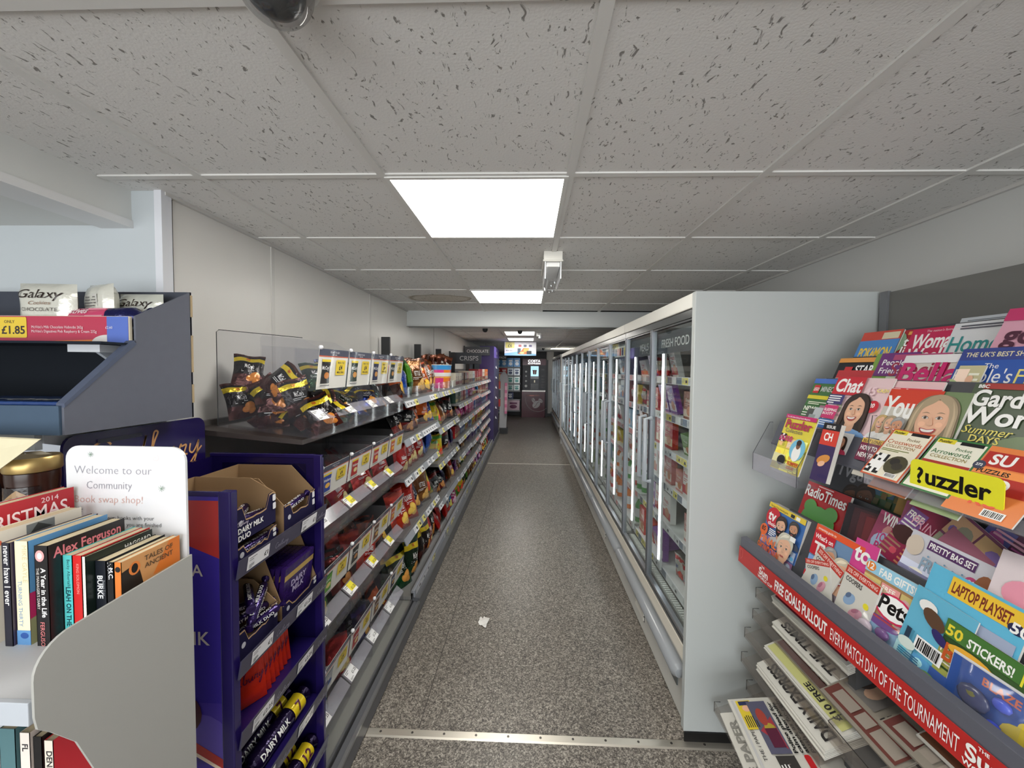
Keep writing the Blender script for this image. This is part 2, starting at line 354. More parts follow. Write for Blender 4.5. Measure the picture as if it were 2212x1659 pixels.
# ------------------------------------------------------------------ mesh builder
class MB:
    def __init__(s):
        s.v = []; s.f = []; s.c = []; s.m = []; s.names = []; s.M = Matrix.Identity(4)
    def mi(s, mat):
        if mat not in s.names: s.names.append(mat)
        return s.names.index(mat)
    def add(s, vs, fs, col, mat):
        b = len(s.v); M = s.M
        s.v += [tuple(M @ Vector(v)) for v in vs]
        k = s.mi(mat); many = isinstance(col, list)
        for i, f in enumerate(fs):
            s.f.append(tuple(b + j for j in f)); s.c.append(col[i] if many else col); s.m.append(k)
        return s
    def box(s, x0, x1, y0, y1, z0, z1, col, mat='paint'):
        vs = [(x, y, z) for z in (z0, z1) for x, y in ((x0, y0), (x1, y0), (x1, y1), (x0, y1))]
        return s.add(vs, [(0, 3, 2, 1), (4, 5, 6, 7), (0, 1, 5, 4), (1, 2, 6, 5), (2, 3, 7, 6), (3, 0, 4, 7)], col, mat)
    def prism(s, pts, axis, a, b, col, mat='paint'):
        """2D outline extruded along an axis from a to b. axis x: pts are (y,z); y: (x,z); z: (x,y)"""
        n = len(pts)
        def P(p, t): return (t, p[0], p[1]) if axis == 'x' else ((p[0], t, p[1]) if axis == 'y' else (p[0], p[1], t))
        vs = [P(p, a) for p in pts] + [P(p, b) for p in pts]
        fs = [tuple(range(n)), tuple(range(2 * n - 1, n - 1, -1))] + [(i, i + n, (i + 1) % n + n, (i + 1) % n) for i in range(n)]
        return s.add(vs, fs, col, mat)
    def tube(s, pts, r, col, mat='steel', n=8, cap=True):
        pts = [Vector(p) for p in pts]; vs = []; m = len(pts)
        rs = r if isinstance(r, (list, tuple)) else [r] * m
        up = None
        for i, p in enumerate(pts):
            d = (pts[min(i + 1, m - 1)] - pts[max(i - 1, 0)]).normalized()
            if up is None:
                up = Vector((0, 0, 1)) if abs(d.z) < 0.9 else Vector((1, 0, 0))
            a = d.cross(up).normalized(); up = a.cross(d).normalized()
            for k in range(n):
                t = 2 * PI * k / n; vs.append(tuple(p + (a * math.cos(t) + up * math.sin(t)) * rs[i]))
        fs = [(i * n + k, i * n + (k + 1) % n, (i + 1) * n + (k + 1) % n, (i + 1) * n + k) for i in range(m - 1) for k in range(n)]
        if cap: fs += [tuple(range(n - 1, -1, -1)), tuple(range((m - 1) * n, m * n))]
        return s.add(vs, fs, col, mat)
    def lathe(s, prof, cx, cy, cz, col, mat='plastic', n=20):
        """prof: (radius, height) up the z axis; col may be a list per ring"""
        vs = [(cx + r * math.cos(2 * PI * k / n), cy + r * math.sin(2 * PI * k / n), cz + z) for r, z in prof for k in range(n)]
        m = len(prof)
        fs = [(i * n + k, i * n + (k + 1) % n, (i + 1) * n + (k + 1) % n, (i + 1) * n + k) for i in range(m - 1) for k in range(n)]
        cl = [c for i in range(m - 1) for c in [col[i] if isinstance(col, list) else col] * n]
        fs += [tuple(range(n - 1, -1, -1)), tuple(range((m - 1) * n, m * n))]
        cl += [cl[0], cl[-1]]
        return s.add(vs, fs, cl, mat)
    def card(s, card, o, ux, uy, nrm=None, mat='cover', lift=0.00025, base=0.0004, fn=None, sx=1, sy=1, sub=0):
        """lay a Card on the plane o + x*ux + y*uy; or on fn(x, y, height)"""
        if fn is None:
            o = Vector(o); ux = Vector(ux); uy = Vector(uy)
            nr = Vector(nrm) if nrm is not None else ux.cross(uy).normalized()
            fn = lambda x, y, h: o + ux * x + uy * y + nr * h
        for vs, fs, col, k in card.it:
            if sub:     # cut large faces so that they follow a curved surface
                tri = [(vs[f[0]], vs[f[i]], vs[f[i + 1]]) for f in fs for i in range(1, len(f) - 1)]; out = []
                while tri:
                    a, b_, c_ = tri.pop(); e = [math.dist(a, b_), math.dist(b_, c_), math.dist(c_, a)]; m = max(e)
                    if m < sub: out.append((a, b_, c_)); continue
                    i = e.index(m); a, b_, c_ = ((a, b_, c_), (b_, c_, a), (c_, a, b_))[i]; md = ((a[0] + b_[0]) / 2, (a[1] + b_[1]) / 2)
                    tri += [(a, md, c_), (md, b_, c_)]
                vs = [p for t in out for p in t]; fs = [(3 * i, 3 * i + 1, 3 * i + 2) for i in range(len(out))]
            s.add([tuple(fn(x * sx, y * sy, base + lift * k)) for x, y in vs], fs, col, mat)
        return s
    def build(s, name, parent=None, at=None, smooth=False, angle=40, bevel=0, local=False, seg=2):
        me = bpy.data.meshes.new(name)
        off = Vector((0, 0, 0))
        if at is not None: off = Vector(at)
        elif parent is not None and not local: off = wloc(parent)
        me.from_pydata([(x - off.x, y - off.y, z - off.z) for x, y, z in s.v], [], s.f)
        for nm in s.names: me.materials.append(MATS[nm])
        me.polygons.foreach_set('material_index', s.m)
        ca = me.color_attributes.new('Col', 'FLOAT_COLOR', 'CORNER')
        buf = []
        for f, c in zip(s.f, s.c): buf += [c[0], c[1], c[2], 1.0] * len(f)
        ca.data.foreach_set('color', buf)
        if smooth:
            me.polygons.foreach_set('use_smooth', [True] * len(s.f))
            me.set_sharp_from_angle(angle=math.radians(angle))
        me.update()
        o = bpy.data.objects.new(name, me); COLL.objects.link(o)
        if parent is not None: o.parent = parent
        if at is not None: o.location = off - (wloc(parent) if parent is not None else Vector((0, 0, 0)))
        if bevel:
            b = o.modifiers.new('bevel', 'BEVEL'); b.width = bevel; b.segments = seg; b.limit_method = 'ANGLE'; b.angle_limit = math.radians(50)
        return o
def wloc(o):
    v = Vector((0, 0, 0))
    while o is not None: v += o.location; o = o.parent
    return v
def thing(name, label, cat, loc=(0, 0, 0), rot=(0, 0, 0), group=None):
    o = bpy.data.objects.new(name, None); COLL.objects.link(o); o.location = loc; o.rotation_euler = rot
    o.empty_display_size = 0.05
    return tag(o, label, cat, group)
def tag(o, label, cat, group=None, kind=None):
    o['label'] = label; o['category'] = cat
    if group: o['group'] = group
    if kind: o['kind'] = kind
    return o
def struct(o): o['kind'] = 'structure'; return o
def children_of(o): return list(o.children)
def dup(o, loc=None, rot=None, label=None, group=None, scale=None, parent=None, kids=True, ch=None):
    c = o.copy(); COLL.objects.link(c)
    if parent is not None: c.parent = parent
    if loc is not None: c.location = loc
    if rot is not None: c.rotation_euler = rot
    if scale is not None: c.scale = scale
    if label: c['label'] = label
    if group: c['group'] = group
    if kids:
        for k in (ch if ch is not None else children_of(o)):
            dup(k, parent=c)
    return c
ORD = ['nearest', 'second', 'third', 'fourth', 'fifth', 'sixth', 'seventh', 'eighth', 'ninth', 'tenth', 'eleventh', 'twelfth', 'thirteenth', 'fourteenth', 'fifteenth', 'sixteenth', 'seventeenth', 'eighteenth', 'nineteenth', 'twentieth']
# ================================================================== THE SETTING
ZC = 2.247
WHITE = C(232, 230, 226)
b = MB(); b.box(-4.0, 1.62, -3.3, 13.6, -0.05, 0.0, (1, 1, 1), 'floor_vinyl'); struct(b.build('floor'))
b = MB(); b.box(-1.436, 1.62, -3.3, 4.13, ZC, ZC + 0.05, (1, 1, 1), 'ceiling_tile'); struct(b.build('ceiling'))
b = MB(); b.box(-1.45, 1.62, 4.30, 13.6, ZC, ZC + 0.05, (1, 1, 1), 'ceiling_tile'); struct(b.build('ceiling'))
# suspended ceiling bars
XT = [-1.09, -0.483, 0.126, 0.735, 1.345]
YT = [1.25 + 0.593 * k for k in range(-7, 5)]
b = MB()
for x in XT: b.box(x - 0.0125, x + 0.0125, -3.3, 4.13, ZC - 0.006, ZC + 0.002, C(222, 221, 218), 'paint')
for y in YT: b.box(-1.43, 1.62, y - 0.0115, y + 0.0115, ZC - 0.005, ZC + 0.002, C(222, 221, 218), 'paint')
b.box(-1.33, -1.315, 1.36, 4.13, ZC - 0.012, ZC + 0.001, C(205, 203, 200), 'plastic'); b.box(1.585, 1.60, -3.3, 4.13, ZC - 0.012, ZC + 0.001, C(205, 203, 200), 'plastic')
struct(b.build('trim_1'))
b = MB()
for x in XT: b.box(x - 0.0125, x + 0.0125, 4.30, 13.6, ZC - 0.005, ZC + 0.002, C(210, 208, 205), 'plastic')
for k in range(16): b.box(-1.36, 1.60, 4.6 + 0.6 * k, 4.62 + 0.6 * k, ZC - 0.005, ZC + 0.002, C(210, 208, 205), 'plastic')
struct(b.build('trim_2'))
# dark strips stand in for shade in the gap between tiles and beam
b = MB()
for a, c in ((0.14, 0.72), (0.75, 1.33)): b.prism([(a, 4.06), (c, 4.085), (c, 4.125), (a, 4.125)], 'z', ZC - 0.004, ZC - 0.001, C(20, 20, 22), 'fabric')
struct(b.build('trim_3'))
b = MB(); b.box(-1.40, 1.62, 4.13, 4.30, 2.088, ZC + 0.05, C(214, 217, 216), 'paint'); b.box(-1.40, 1.62, 4.12, 4.31, 2.078, 2.094, C(205, 208, 208), 'paint')
struct(b.build('wall_beam', bevel=0.002))
# soffit over the left side of the shop
b = MB(); b.box(-4.0, -1.436, -3.3, 1.36, 2.125, ZC + 0.05, C(214, 215, 212), 'paint'); b.box(-1.55, -1.430, -3.3, 1.362, 2.114, 2.140, C(222, 222, 222), 'plastic')
struct(b.build('wall_soffit'))
# walls
b = MB(); b.box(-1.45, -1.33, 1.36, 4.20, 0, ZC, (1, 1, 1), 'wall_white'); b.box(-1.47, -1.355, 4.20, 13.6, 0, ZC, (1, 1, 1), 'wall_white'); struct(b.build('wall_left'))
b = MB(); b.box(-4.0, -1.33, 1.352, 1.40, 0, ZC, C(196, 203, 207), 'paint')
b.box(-2.06, -2.01, 1.34, 1.352, 0, 2.13, C(222, 226, 230), 'plastic'); struct(b.build('wall_rear_left'))
b = MB(); b.box(-1.345, -1.318, 1.345, 1.385, 0, ZC, C(224, 226, 232), 'plastic')
for y in (1.952, 3.17): b.box(-1.333, -1.326, y - 0.012, y + 0.012, 0, ZC, C(214, 212, 208), 'plastic')
b.box(-1.357, -1.350, 5.4, 5.42, 0, ZC, C(214, 212, 208), 'plastic')
struct(b.build('trim_4'))
b = MB(); b.box(1.60, 1.70, -3.3, 13.6, 0, ZC, C(206, 207, 205), 'paint'); struct(b.build('wall_right'))
b = MB(); b.box(-1.47, 1.70, 13.6, 13.7, 0, ZC, (1, 1, 1), 'wall_grey'); struct(b.build('wall_back'))
b = MB(); b.box(-4.1, -4.0, -3.3, 1.4, 0, ZC, (1, 1, 1), 'wall_white'); struct(b.build('wall_far_left'))
# shop front with its window opening behind the camera
b = MB()
b.box(-4.0, 1.7, -3.42, -3.3, 0, 0.35, C(220, 220, 220)); b.box(-4.0, 1.7, -3.42, -3.3, 2.2, ZC, C(220, 220, 220))
b.box(-4.0, -3.3, -3.42, -3.3, 0.35, 2.2, C(220, 220, 220)); b.box(1.3, 1.7, -3.42, -3.3, 0.35, 2.2, C(220, 220, 220))
struct(b.build('wall_front'))
b = MB()
for x in (-3.3, -1.8, -0.3, 1.25): b.box(x, x + 0.05, -3.40, -3.34, 0.35, 2.2, C(40, 42, 45), 'plastic')
struct(b.build('window_1'))
b = MB(); b.box(0.61, 0.86, 13.30, 13.6, 0, ZC, C(226, 222, 214), 'paint'); b.box(0.60, 0.87, 13.29, 13.6, 0, 0.10, C(90, 95, 98), 'paint'); struct(b.build('wall_pillar'))
b = MB(); b.box(-1.36, 0.61, 13.57, 13.6, 0, 0.12, C(70, 74, 78), 'paint'); struct(b.build('baseboard_back'))
# floor seams and the dark edge of the patch by the rack
b = MB()
b.box(-0.478, -0.474, 1.65, 6.5, 0.0, 0.0006, C(60, 56, 52), 'plastic')
b.prism([(-0.69, 6.49), (0.76, 6.49), (0.76, 6.52), (-0.69, 6.52)], 'z', 0.0, 0.0015, C(215, 212, 204), 'plastic')
for p in ([(0.76, 1.53), (0.764, 1.53), (0.80, 1.46), (0.796, 1.46)], [(0.796, 1.458), (1.5, 1.458), (1.5, 1.462), (0.796, 1.462)], [(0.905, 1.58), (0.909, 1.58), (0.925, 1.46), (0.921, 1.46)]):
    b.prism(p, 'z', 0.0, 0.0008, C(45, 42, 40), 'plastic')
struct(b.build('trim_5'))

# ================================================================== THINGS ON THE CEILING AND THE FLOOR
def led_panel(x0, x1, y0, y1, label):
    t = thing('ceiling_light', label, 'ceiling light', ((x0 + x1) / 2, (y0 + y1) / 2, ZC), group='square ceiling light panels')
    b = MB(); w = 0.014; z0, z1 = ZC - 0.009, ZC - 0.001
    for a in ((x0, x1, y0, y0 + w), (x0, x1, y1 - w, y1), (x0, x0 + w, y0 + w, y1 - w), (x1 - w, x1, y0 + w, y1 - w)): b.box(*a, z0, z1, C(225, 225, 222), 'plastic')
    b.build('frame', t)
    b = MB(); b.box(x0 + w, x1 - w, y0 + w, y1 - w, ZC - 0.006, ZC - 0.002, (1, 1, 1), 'led'); b.build('diffuser', t)
led_panel(-0.478, 0.121, 1.252, 1.826, 'bright square ceiling light panel nearest the camera')
led_panel(-0.478, 0.121, 3.025, 3.60, 'bright square ceiling light just in front of the white beam')
led_panel(-0.42, 0.10, 6.28, 6.95, 'bright ceiling light, first one beyond the white beam')
led_panel(-0.44, 0.10, 7.58, 8.25, 'bright ceiling light above the hanging £6 deal board')
led_panel(0.63, 1.2, 11.1, 11.5, 'bright ceiling light at the far end right of the drinks machine')
led_panel(-0.478, 0.121, -0.52, 0.06, 'ceiling light panel behind the camera')
led_panel(-0.478, 0.121, -2.3, -1.72, 'ceiling light panel near the shop front behind the camera')

t = thing('emergency_light', 'white bulkhead emergency light with clear ribbed cover on the ceiling', 'light', (0.12, 2.2, ZC))
b = MB(); b.box(0.072, 0.172, 2.04, 2.36, ZC - 0.052, ZC, C(228, 226, 218), 'plastic'); b.box(0.068, 0.176, 2.035, 2.365, ZC - 0.056, ZC - 0.046, C(222, 220, 212), 'plastic')
b.build('housing', t, bevel=0.004)
b = MB(); b.box(0.086, 0.158, 2.06, 2.34, ZC - 0.078, ZC - 0.056, C(240, 240, 236), 'plastic'); b.build('lamp_tray', t)
b = MB()
pr = []
for i in range(13):
    u = -1 + 2 * i / 12; pr.append((0.122 + 0.045 * u, ZC - 0.056 - 0.10 * (1 - abs(u) ** 6) - (0.002 if i % 2 else 0)))
b.prism(pr, 'y', 2.045, 2.355, (1, 1, 1), 'acrylic'); b.build('clear_cover', t)
for x in (0.083, 0.161): pass
b = MB()
for x in (0.081, 0.163): b.box(x - 0.0025, x + 0.0025, 2.043, 2.35, ZC - 0.145, ZC - 0.056, C(235, 238, 240), 'gloss')
b.build('cover_rib', t)

t = thing('dome_camera', 'dark security camera in a clear ceiling dome, top of the picture', 'security camera', (-0.40, 0.60, ZC))
b = MB(); b.lathe([(0.0, 0), (0.066, 0), (0.066, -0.018), (0.058, -0.024), (0.0, -0.024)], -0.40, 0.60, ZC, C(205, 205, 203), 'plastic', 32); b.build('base', t, smooth=True)
b = MB(); b.lathe([(0.056, -0.022)] + [(0.056 * math.cos(a), -0.034 - 0.056 * math.sin(a)) for a in [PI / 2 * i / 12 for i in range(12)]] + [(0.001, -0.090)], -0.40, 0.60, ZC, (1, 1, 1), 'dome', 36); b.build('clear_dome', t, smooth=True, angle=80)
b = MB(); b.lathe([(0.046, -0.024)] + [(0.046 * math.cos(a), -0.030 - 0.046 * math.sin(a)) for a in [PI / 2 * i / 10 for i in range(10)]] + [(0.001, -0.076)], -0.404, 0.604, ZC, C(28, 30, 31), 'gloss', 28); b.build('camera_head', t, smooth=True, angle=80)

t = thing('threshold_strip', 'aluminium floor strip with rivets crossing the aisle', 'floor strip', (0.12, 1.62, 0))
b = MB(); b.prism([(1.598, 0.0), (1.604, 0.005), (1.634, 0.005), (1.640, 0.0)], 'x', -0.70, 0.98, C(214, 208, 196), 'steel'); b.build('bar', t)
b = MB()
for k in range(12): b.lathe([(0.0055, 0.005), (0.0050, 0.0062), (0.0, 0.0064)], -0.64 + 0.142 * k, 1.62, 0, C(95, 92, 88), 'steel', 10)
o = b.build('rivet', t); o['kind'] = 'stuff'
# crumpled scrap on the floor
b = MB(); rr = random.Random(5)
n = 5; g = [[(0.0, 0.0, 0.0)] * n for _ in range(n)]
vs = []
for i in range(n):
    for j in range(n): vs.append((-0.305 + 0.013 * i + rr.uniform(-.003, .003) + 0.004 * j, 2.36 + 0.022 * j + rr.uniform(-.006, .006) - 0.01 * i, 0.002 + rr.uniform(0, 0.011)))
b.add(vs, [(i * n + j, i * n + j + 1, (i + 1) * n + j + 1, (i + 1) * n + j) for i in range(n - 1) for j in range(n - 1) if (i, j) != (0, 3)], C(238, 236, 232), 'paper')
tag(b.build('paper_scrap', at=(-0.28, 2.4, 0)), 'small crumpled scrap of white paper on the grey floor', 'litter')

# ================================================================== FRIDGES
SHELF_Z = [1.58, 1.36, 1.15, 0.94, 0.70, 0.475]
def ticket_cols(r):
    return r.choice([C(225, 226, 230), C(225, 226, 230), C(120, 128, 145), C(120, 128, 145), C(228, 215, 110), C(205, 206, 212)])
def rail_tickets(b, x, y0, y1, z, h, r, face=1, step=0.09, base=None, tilt=0.0):
    """price tickets on a rail whose face looks along +x (face=1) or -x (face=-1)"""
    y = y0 + 0.01
    while y < y1 - 0.05:
        w = step * r.uniform(0.6, 1.0)
        if r.random() < 0.8:
            c = Card(); cc = ticket_cols(r) if base is None else r.choice(base)
            c.rect(0, 0, min(w, y1 - y - 0.01), h * 0.84, cc)
            if sum(cc) > 1.5:
                c.lines(0.006, h * 0.62, w * 0.4, 3, h * 0.16, h * 0.05, C(150, 150, 155), seed=int(y * 999))
                c.rect(w * 0.58, h * 0.22, w * 0.28, h * 0.34, C(70, 72, 80))
            if face > 0: b.card(c, (x, y, z + h * 0.08), (0, 1, 0), (tilt, 0, 1), (1, 0, 0), 'paper')
            else: b.card(c, (x, y + w, z + h * 0.08), (0, -1, 0), (tilt, 0, 1), (-1, 0, 0), 'paper')
        y += w + 0.003

FRIDGES = []
def fridge(y0, nd, dw, label, xf=0.70, ztop=1.954, rail_pal='blue', seed=0, end_left=False):
    r = random.Random(seed)
    y1 = y0 + nd * dw
    t = thing('display_fridge', label, 'fridge', (xf, y0, 0), group='glass door display fridges')
    g = C(214, 212, 206); lt = C(224, 223, 219)
    xb = 1.44
    b = MB(); b.box(xb - 0.03, xb, y0, y1, 0.10, ztop, lt); b.box(xf + 0.02, xb, y0, y1, ztop - 0.06, ztop, lt); b.box(xf + 0.04, xb, y0, y1, 0.08, 0.36, C(170, 172, 174))
    b.build('cabinet_shell', t)
    b = MB(); b.box(xf - 0.005, xf + 0.02, y0, y1, ztop - 0.062, ztop + 0.002, C(236, 234, 226)); b.build('top_trim', t, bevel=0.004)
    b = MB(); b.box(xf + 0.005, xf + 0.05, y0 + 0.001, y1 - 0.001, ztop - 0.10, ztop - 0.063, C(24, 25, 27), 'gloss'); b.build('header_strip', t)
    # kick panel, band and bumper
    b = MB(); b.box(xf + 0.02, xf + 0.04, y0, y1, 0.025, 0.32, C(205, 205, 200)); b.box(xf + 0.006, xf + 0.045, y0, y1, 0.32, 0.385, C(228, 222, 208)); b.build('kick_panel', t)
    b = MB(); b.box(xf + 0.01, xf + 0.07, y0, y1, 0.385, 0.402, C(70, 73, 76), 'gloss'); b.build('door_track', t)
    b = MB(); yc0 = y0 + 0.02; b.tube([(xf - 0.004, yc0, 0.262), (xf - 0.006, yc0 + 0.02, 0.262), (xf - 0.006, y1 - 0.005, 0.262)], [0.022, 0.034, 0.034], C(150, 154, 158), 'gloss', 14)
    b.build('bumper', t, smooth=True, angle=60)
    yy = y0 + 0.10; k = 0
    while yy < y1 - 0.35:
        if k % 2 == 0:
            b = MB(); b.box(xf + 0.014, xf + 0.021, yy, yy + 0.085, 0.14, 0.205, C(90, 96, 98), 'gloss'); b.build('kick_window', t)
        else:
            b = MB()
            for q in range(5): b.box(xf + 0.012, xf + 0.0205, yy, yy + 0.17, 0.10 + q * 0.03, 0.118 + q * 0.03, C(222, 220, 212))
            b.box(xf + 0.0185, xf + 0.0202, yy - 0.005, yy + 0.175, 0.092, 0.245, C(50, 50, 52)); b.build('vent', t)
        yy += 0.52 if k % 2 == 0 else 0.62; k += 1
    # inside
    for iz, z in enumerate(SHELF_Z):
        xs = xf + (0.14 if iz < 5 else 0.10)
        s_ = MB(); s_.box(xs, xb - 0.04, y0 + 0.02, y1 - 0.02, z - 0.018, z, C(222, 224, 226)); so = s_.build('shelf', t)
        s_ = MB(); s_.box(xs - 0.012, xs - 0.006, y0 + 0.02, y1 - 0.02, z - 0.036, z + 0.008, C(232, 233, 238), 'plastic')
        pal = {'red': [C(225, 150, 150), C(232, 205, 205), C(205, 206, 212)], 'blue': None}[rail_pal]
        rail_tickets(s_, xs - 0.012, y0 + 0.03, y1 - 0.03, z - 0.036, 0.044, r, -1, 0.085, pal)
        s_.build('price_rail', so)
    b = MB()
    n_ = int((y1 - y0 - 0.06) / 0.02)
    for q in range(n_): b.box(xf + 0.055, xf + 0.085, y0 + 0.03 + q * 0.02, y0 + 0.04 + q * 0.02, 0.412, 0.43, C(215, 216, 214))
    b.box(xf + 0.053, xf + 0.088, y0 + 0.02, y1 - 0.02, 0.402, 0.416, C(150, 152, 152)); o = b.build('air_grille', t)
    # doors
    for d in range(nd):
        a, c = y0 + d * dw + 0.006, y0 + (d + 1) * dw - 0.006
        z0, z1 = 0.41, ztop - 0.10
        b = MB(); fw = 0.011; fc = C(150, 154, 160)
        b.box(xf + 0.008, xf + 0.036, a, a + fw, z0, z1, fc, 'steel'); b.box(xf + 0.008, xf + 0.036, c - fw, c, z0, z1, fc, 'steel')
        b.box(xf + 0.010, xf + 0.034, a + fw, c - fw, z0, z0 + 0.016, fc, 'steel'); b.box(xf + 0.010, xf + 0.034, a + fw, c - fw, z1 - 0.01, z1, C(50, 52, 56), 'gloss')
        fo = b.build('door', t)
        b = MB(); b.box(xf + 0.019, xf + 0.023, a + fw, c - fw, z0 + 0.016, z1 - 0.01, (1, 1, 1), 'glass'); b.build('glass_pane', fo)
        hy = (c - 0.045) if d % 2 == 0 else (a + 0.045)
        b = MB(); b.tube([(xf + 0.006, hy, 0.985), (xf - 0.030, hy, 0.99), (xf - 0.030, hy, 1.345), (xf + 0.006, hy, 1.35)], 0.013, C(168, 175, 182), 'gloss', 10); b.build('handle', fo, smooth=True, angle=60)
        # strip light just inside the mullion
        b = MB(); yl = c - 0.028; b.box(xf + 0.066, xf + 0.074, yl + 0.004, yl + 0.010, 0.52, 1.74, (1, 1, 1), 'tube'); b.box(xf + 0.074, xf + 0.086, yl - 0.006, yl + 0.026, 0.46, 1.80, C(200, 202, 205), 'plastic'); b.build('strip_light', t)
        b = MB(); b.box(xf + 0.040, xf + 0.046, a + 0.01, c - 0.01, 1.715, 1.83, C(62, 66, 78), 'plastic')
        FRIDGES.append((y0, d, a, c, b, t))
    return t
def fridge_signs():
    texts = {(1.67, 0): 'FRESH FOOD', (1.67, 1): 'MEALS'}
    for y0, d, a, c, b, t in FRIDGES:
        s = texts.get((round(y0, 2), d)); xx = None
        k = [f for f in FRIDGES].index((y0, d, a, c, b, t))
        if s:
            cd = Card(); cd.text(s, 0, 0, 0.044, C(225, 226, 230), 0.01, align='c', shear=0.0); b.card(cd, (t.location.x + 0.040, (a + c) / 2 + (0.02 if d == 0 else -0.05), 1.748), (0, -1, 0), (0, 0, 1), (-1, 0, 0), 'paper')
        elif k in (2, 3):
            cd = Card(); cd.rect(-0.2, -0.035, 0.40, 0.085, C(225, 224, 220))
            for i, cc in enumerate((C(80, 70, 75), C(205, 110, 70), C(190, 90, 60), C(60, 70, 110), C(226, 205, 80))): cd.rect(-0.18 + i * 0.076, -0.025, 0.05, 0.06, cc)
            b.card(cd, (t.location.x + 0.040, (a + c) / 2, 1.765), (0, -1, 0), (0, 0, 1), (-1, 0, 0), 'paper')
        b.build('header_sign', t)
F1 = fridge(1.67, 2, 0.578, 'white display fridge marked FRESH FOOD and MEALS, nearest the camera', seed=1)
F2 = fridge(2.83, 2, 0.585, 'display fridge with pale price rails, second in the run beyond the meals door', seed=2, rail_pal='red')
F3 = fridge(4.00, 2, 0.60, 'display fridge third in the run of glass doors', seed=3)
F4 = fridge(5.20, 2, 0.585, 'display fridge fourth in the run of glass doors', seed=4)
F5 = fridge(6.37, 3, 0.585, 'display fridge at the far end of the long run of glass doors', seed=5)
F6 = fridge(9.05, 5, 0.62, 'separate display fridge beyond the gap, near the drinks machine', xf=0.745, ztop=1.99, seed=6)
fridge_signs()
# end panels belong to the first and last cabinets
b = MB(); b.box(0.695, 1.445, 1.636, 1.668, 0.045, 1.957, C(182, 187, 186)); b.build('end_panel', F1, bevel=0.003)
b = MB(); b.box(0.697, 1.44, 1.63, 1.6365, 0.0, 0.045, C(18, 18, 18)); b.build('plinth', F1)
b = MB(); b.box(0.695, 1.44, 8.126, 8.15, 0.045, 1.957, C(205, 208, 208)); b.build('end_panel', F5)
b = MB(); b.box(0.745, 1.44, 9.02, 9.05, 0.045, 1.99, C(225, 225, 222)); b.build('end_panel', F6)
# ================================================================== PRODUCT SHAPES (shared mesh data, each copy its own object)
MESH = {}
def mesh_of(key, fn):
    if key not in MESH:
        o = fn(); MESH[key] = o.data; bpy.data.objects.remove(o)
    return MESH[key]
def place(key, fn, name, loc, rot=(0, 0, 0), scale=(1, 1, 1), label='', cat='', group=None):
    o = bpy.data.objects.new(name, mesh_of(key, fn)); COLL.objects.link(o)
    o.location = loc; o.rotation_euler = rot; o.scale = scale
    return tag(o, label, cat, group)

YEL = C(236, 208, 40); CREAM = C(236, 214, 150); WH = C(240, 240, 238); BLK = C(14, 14, 16)
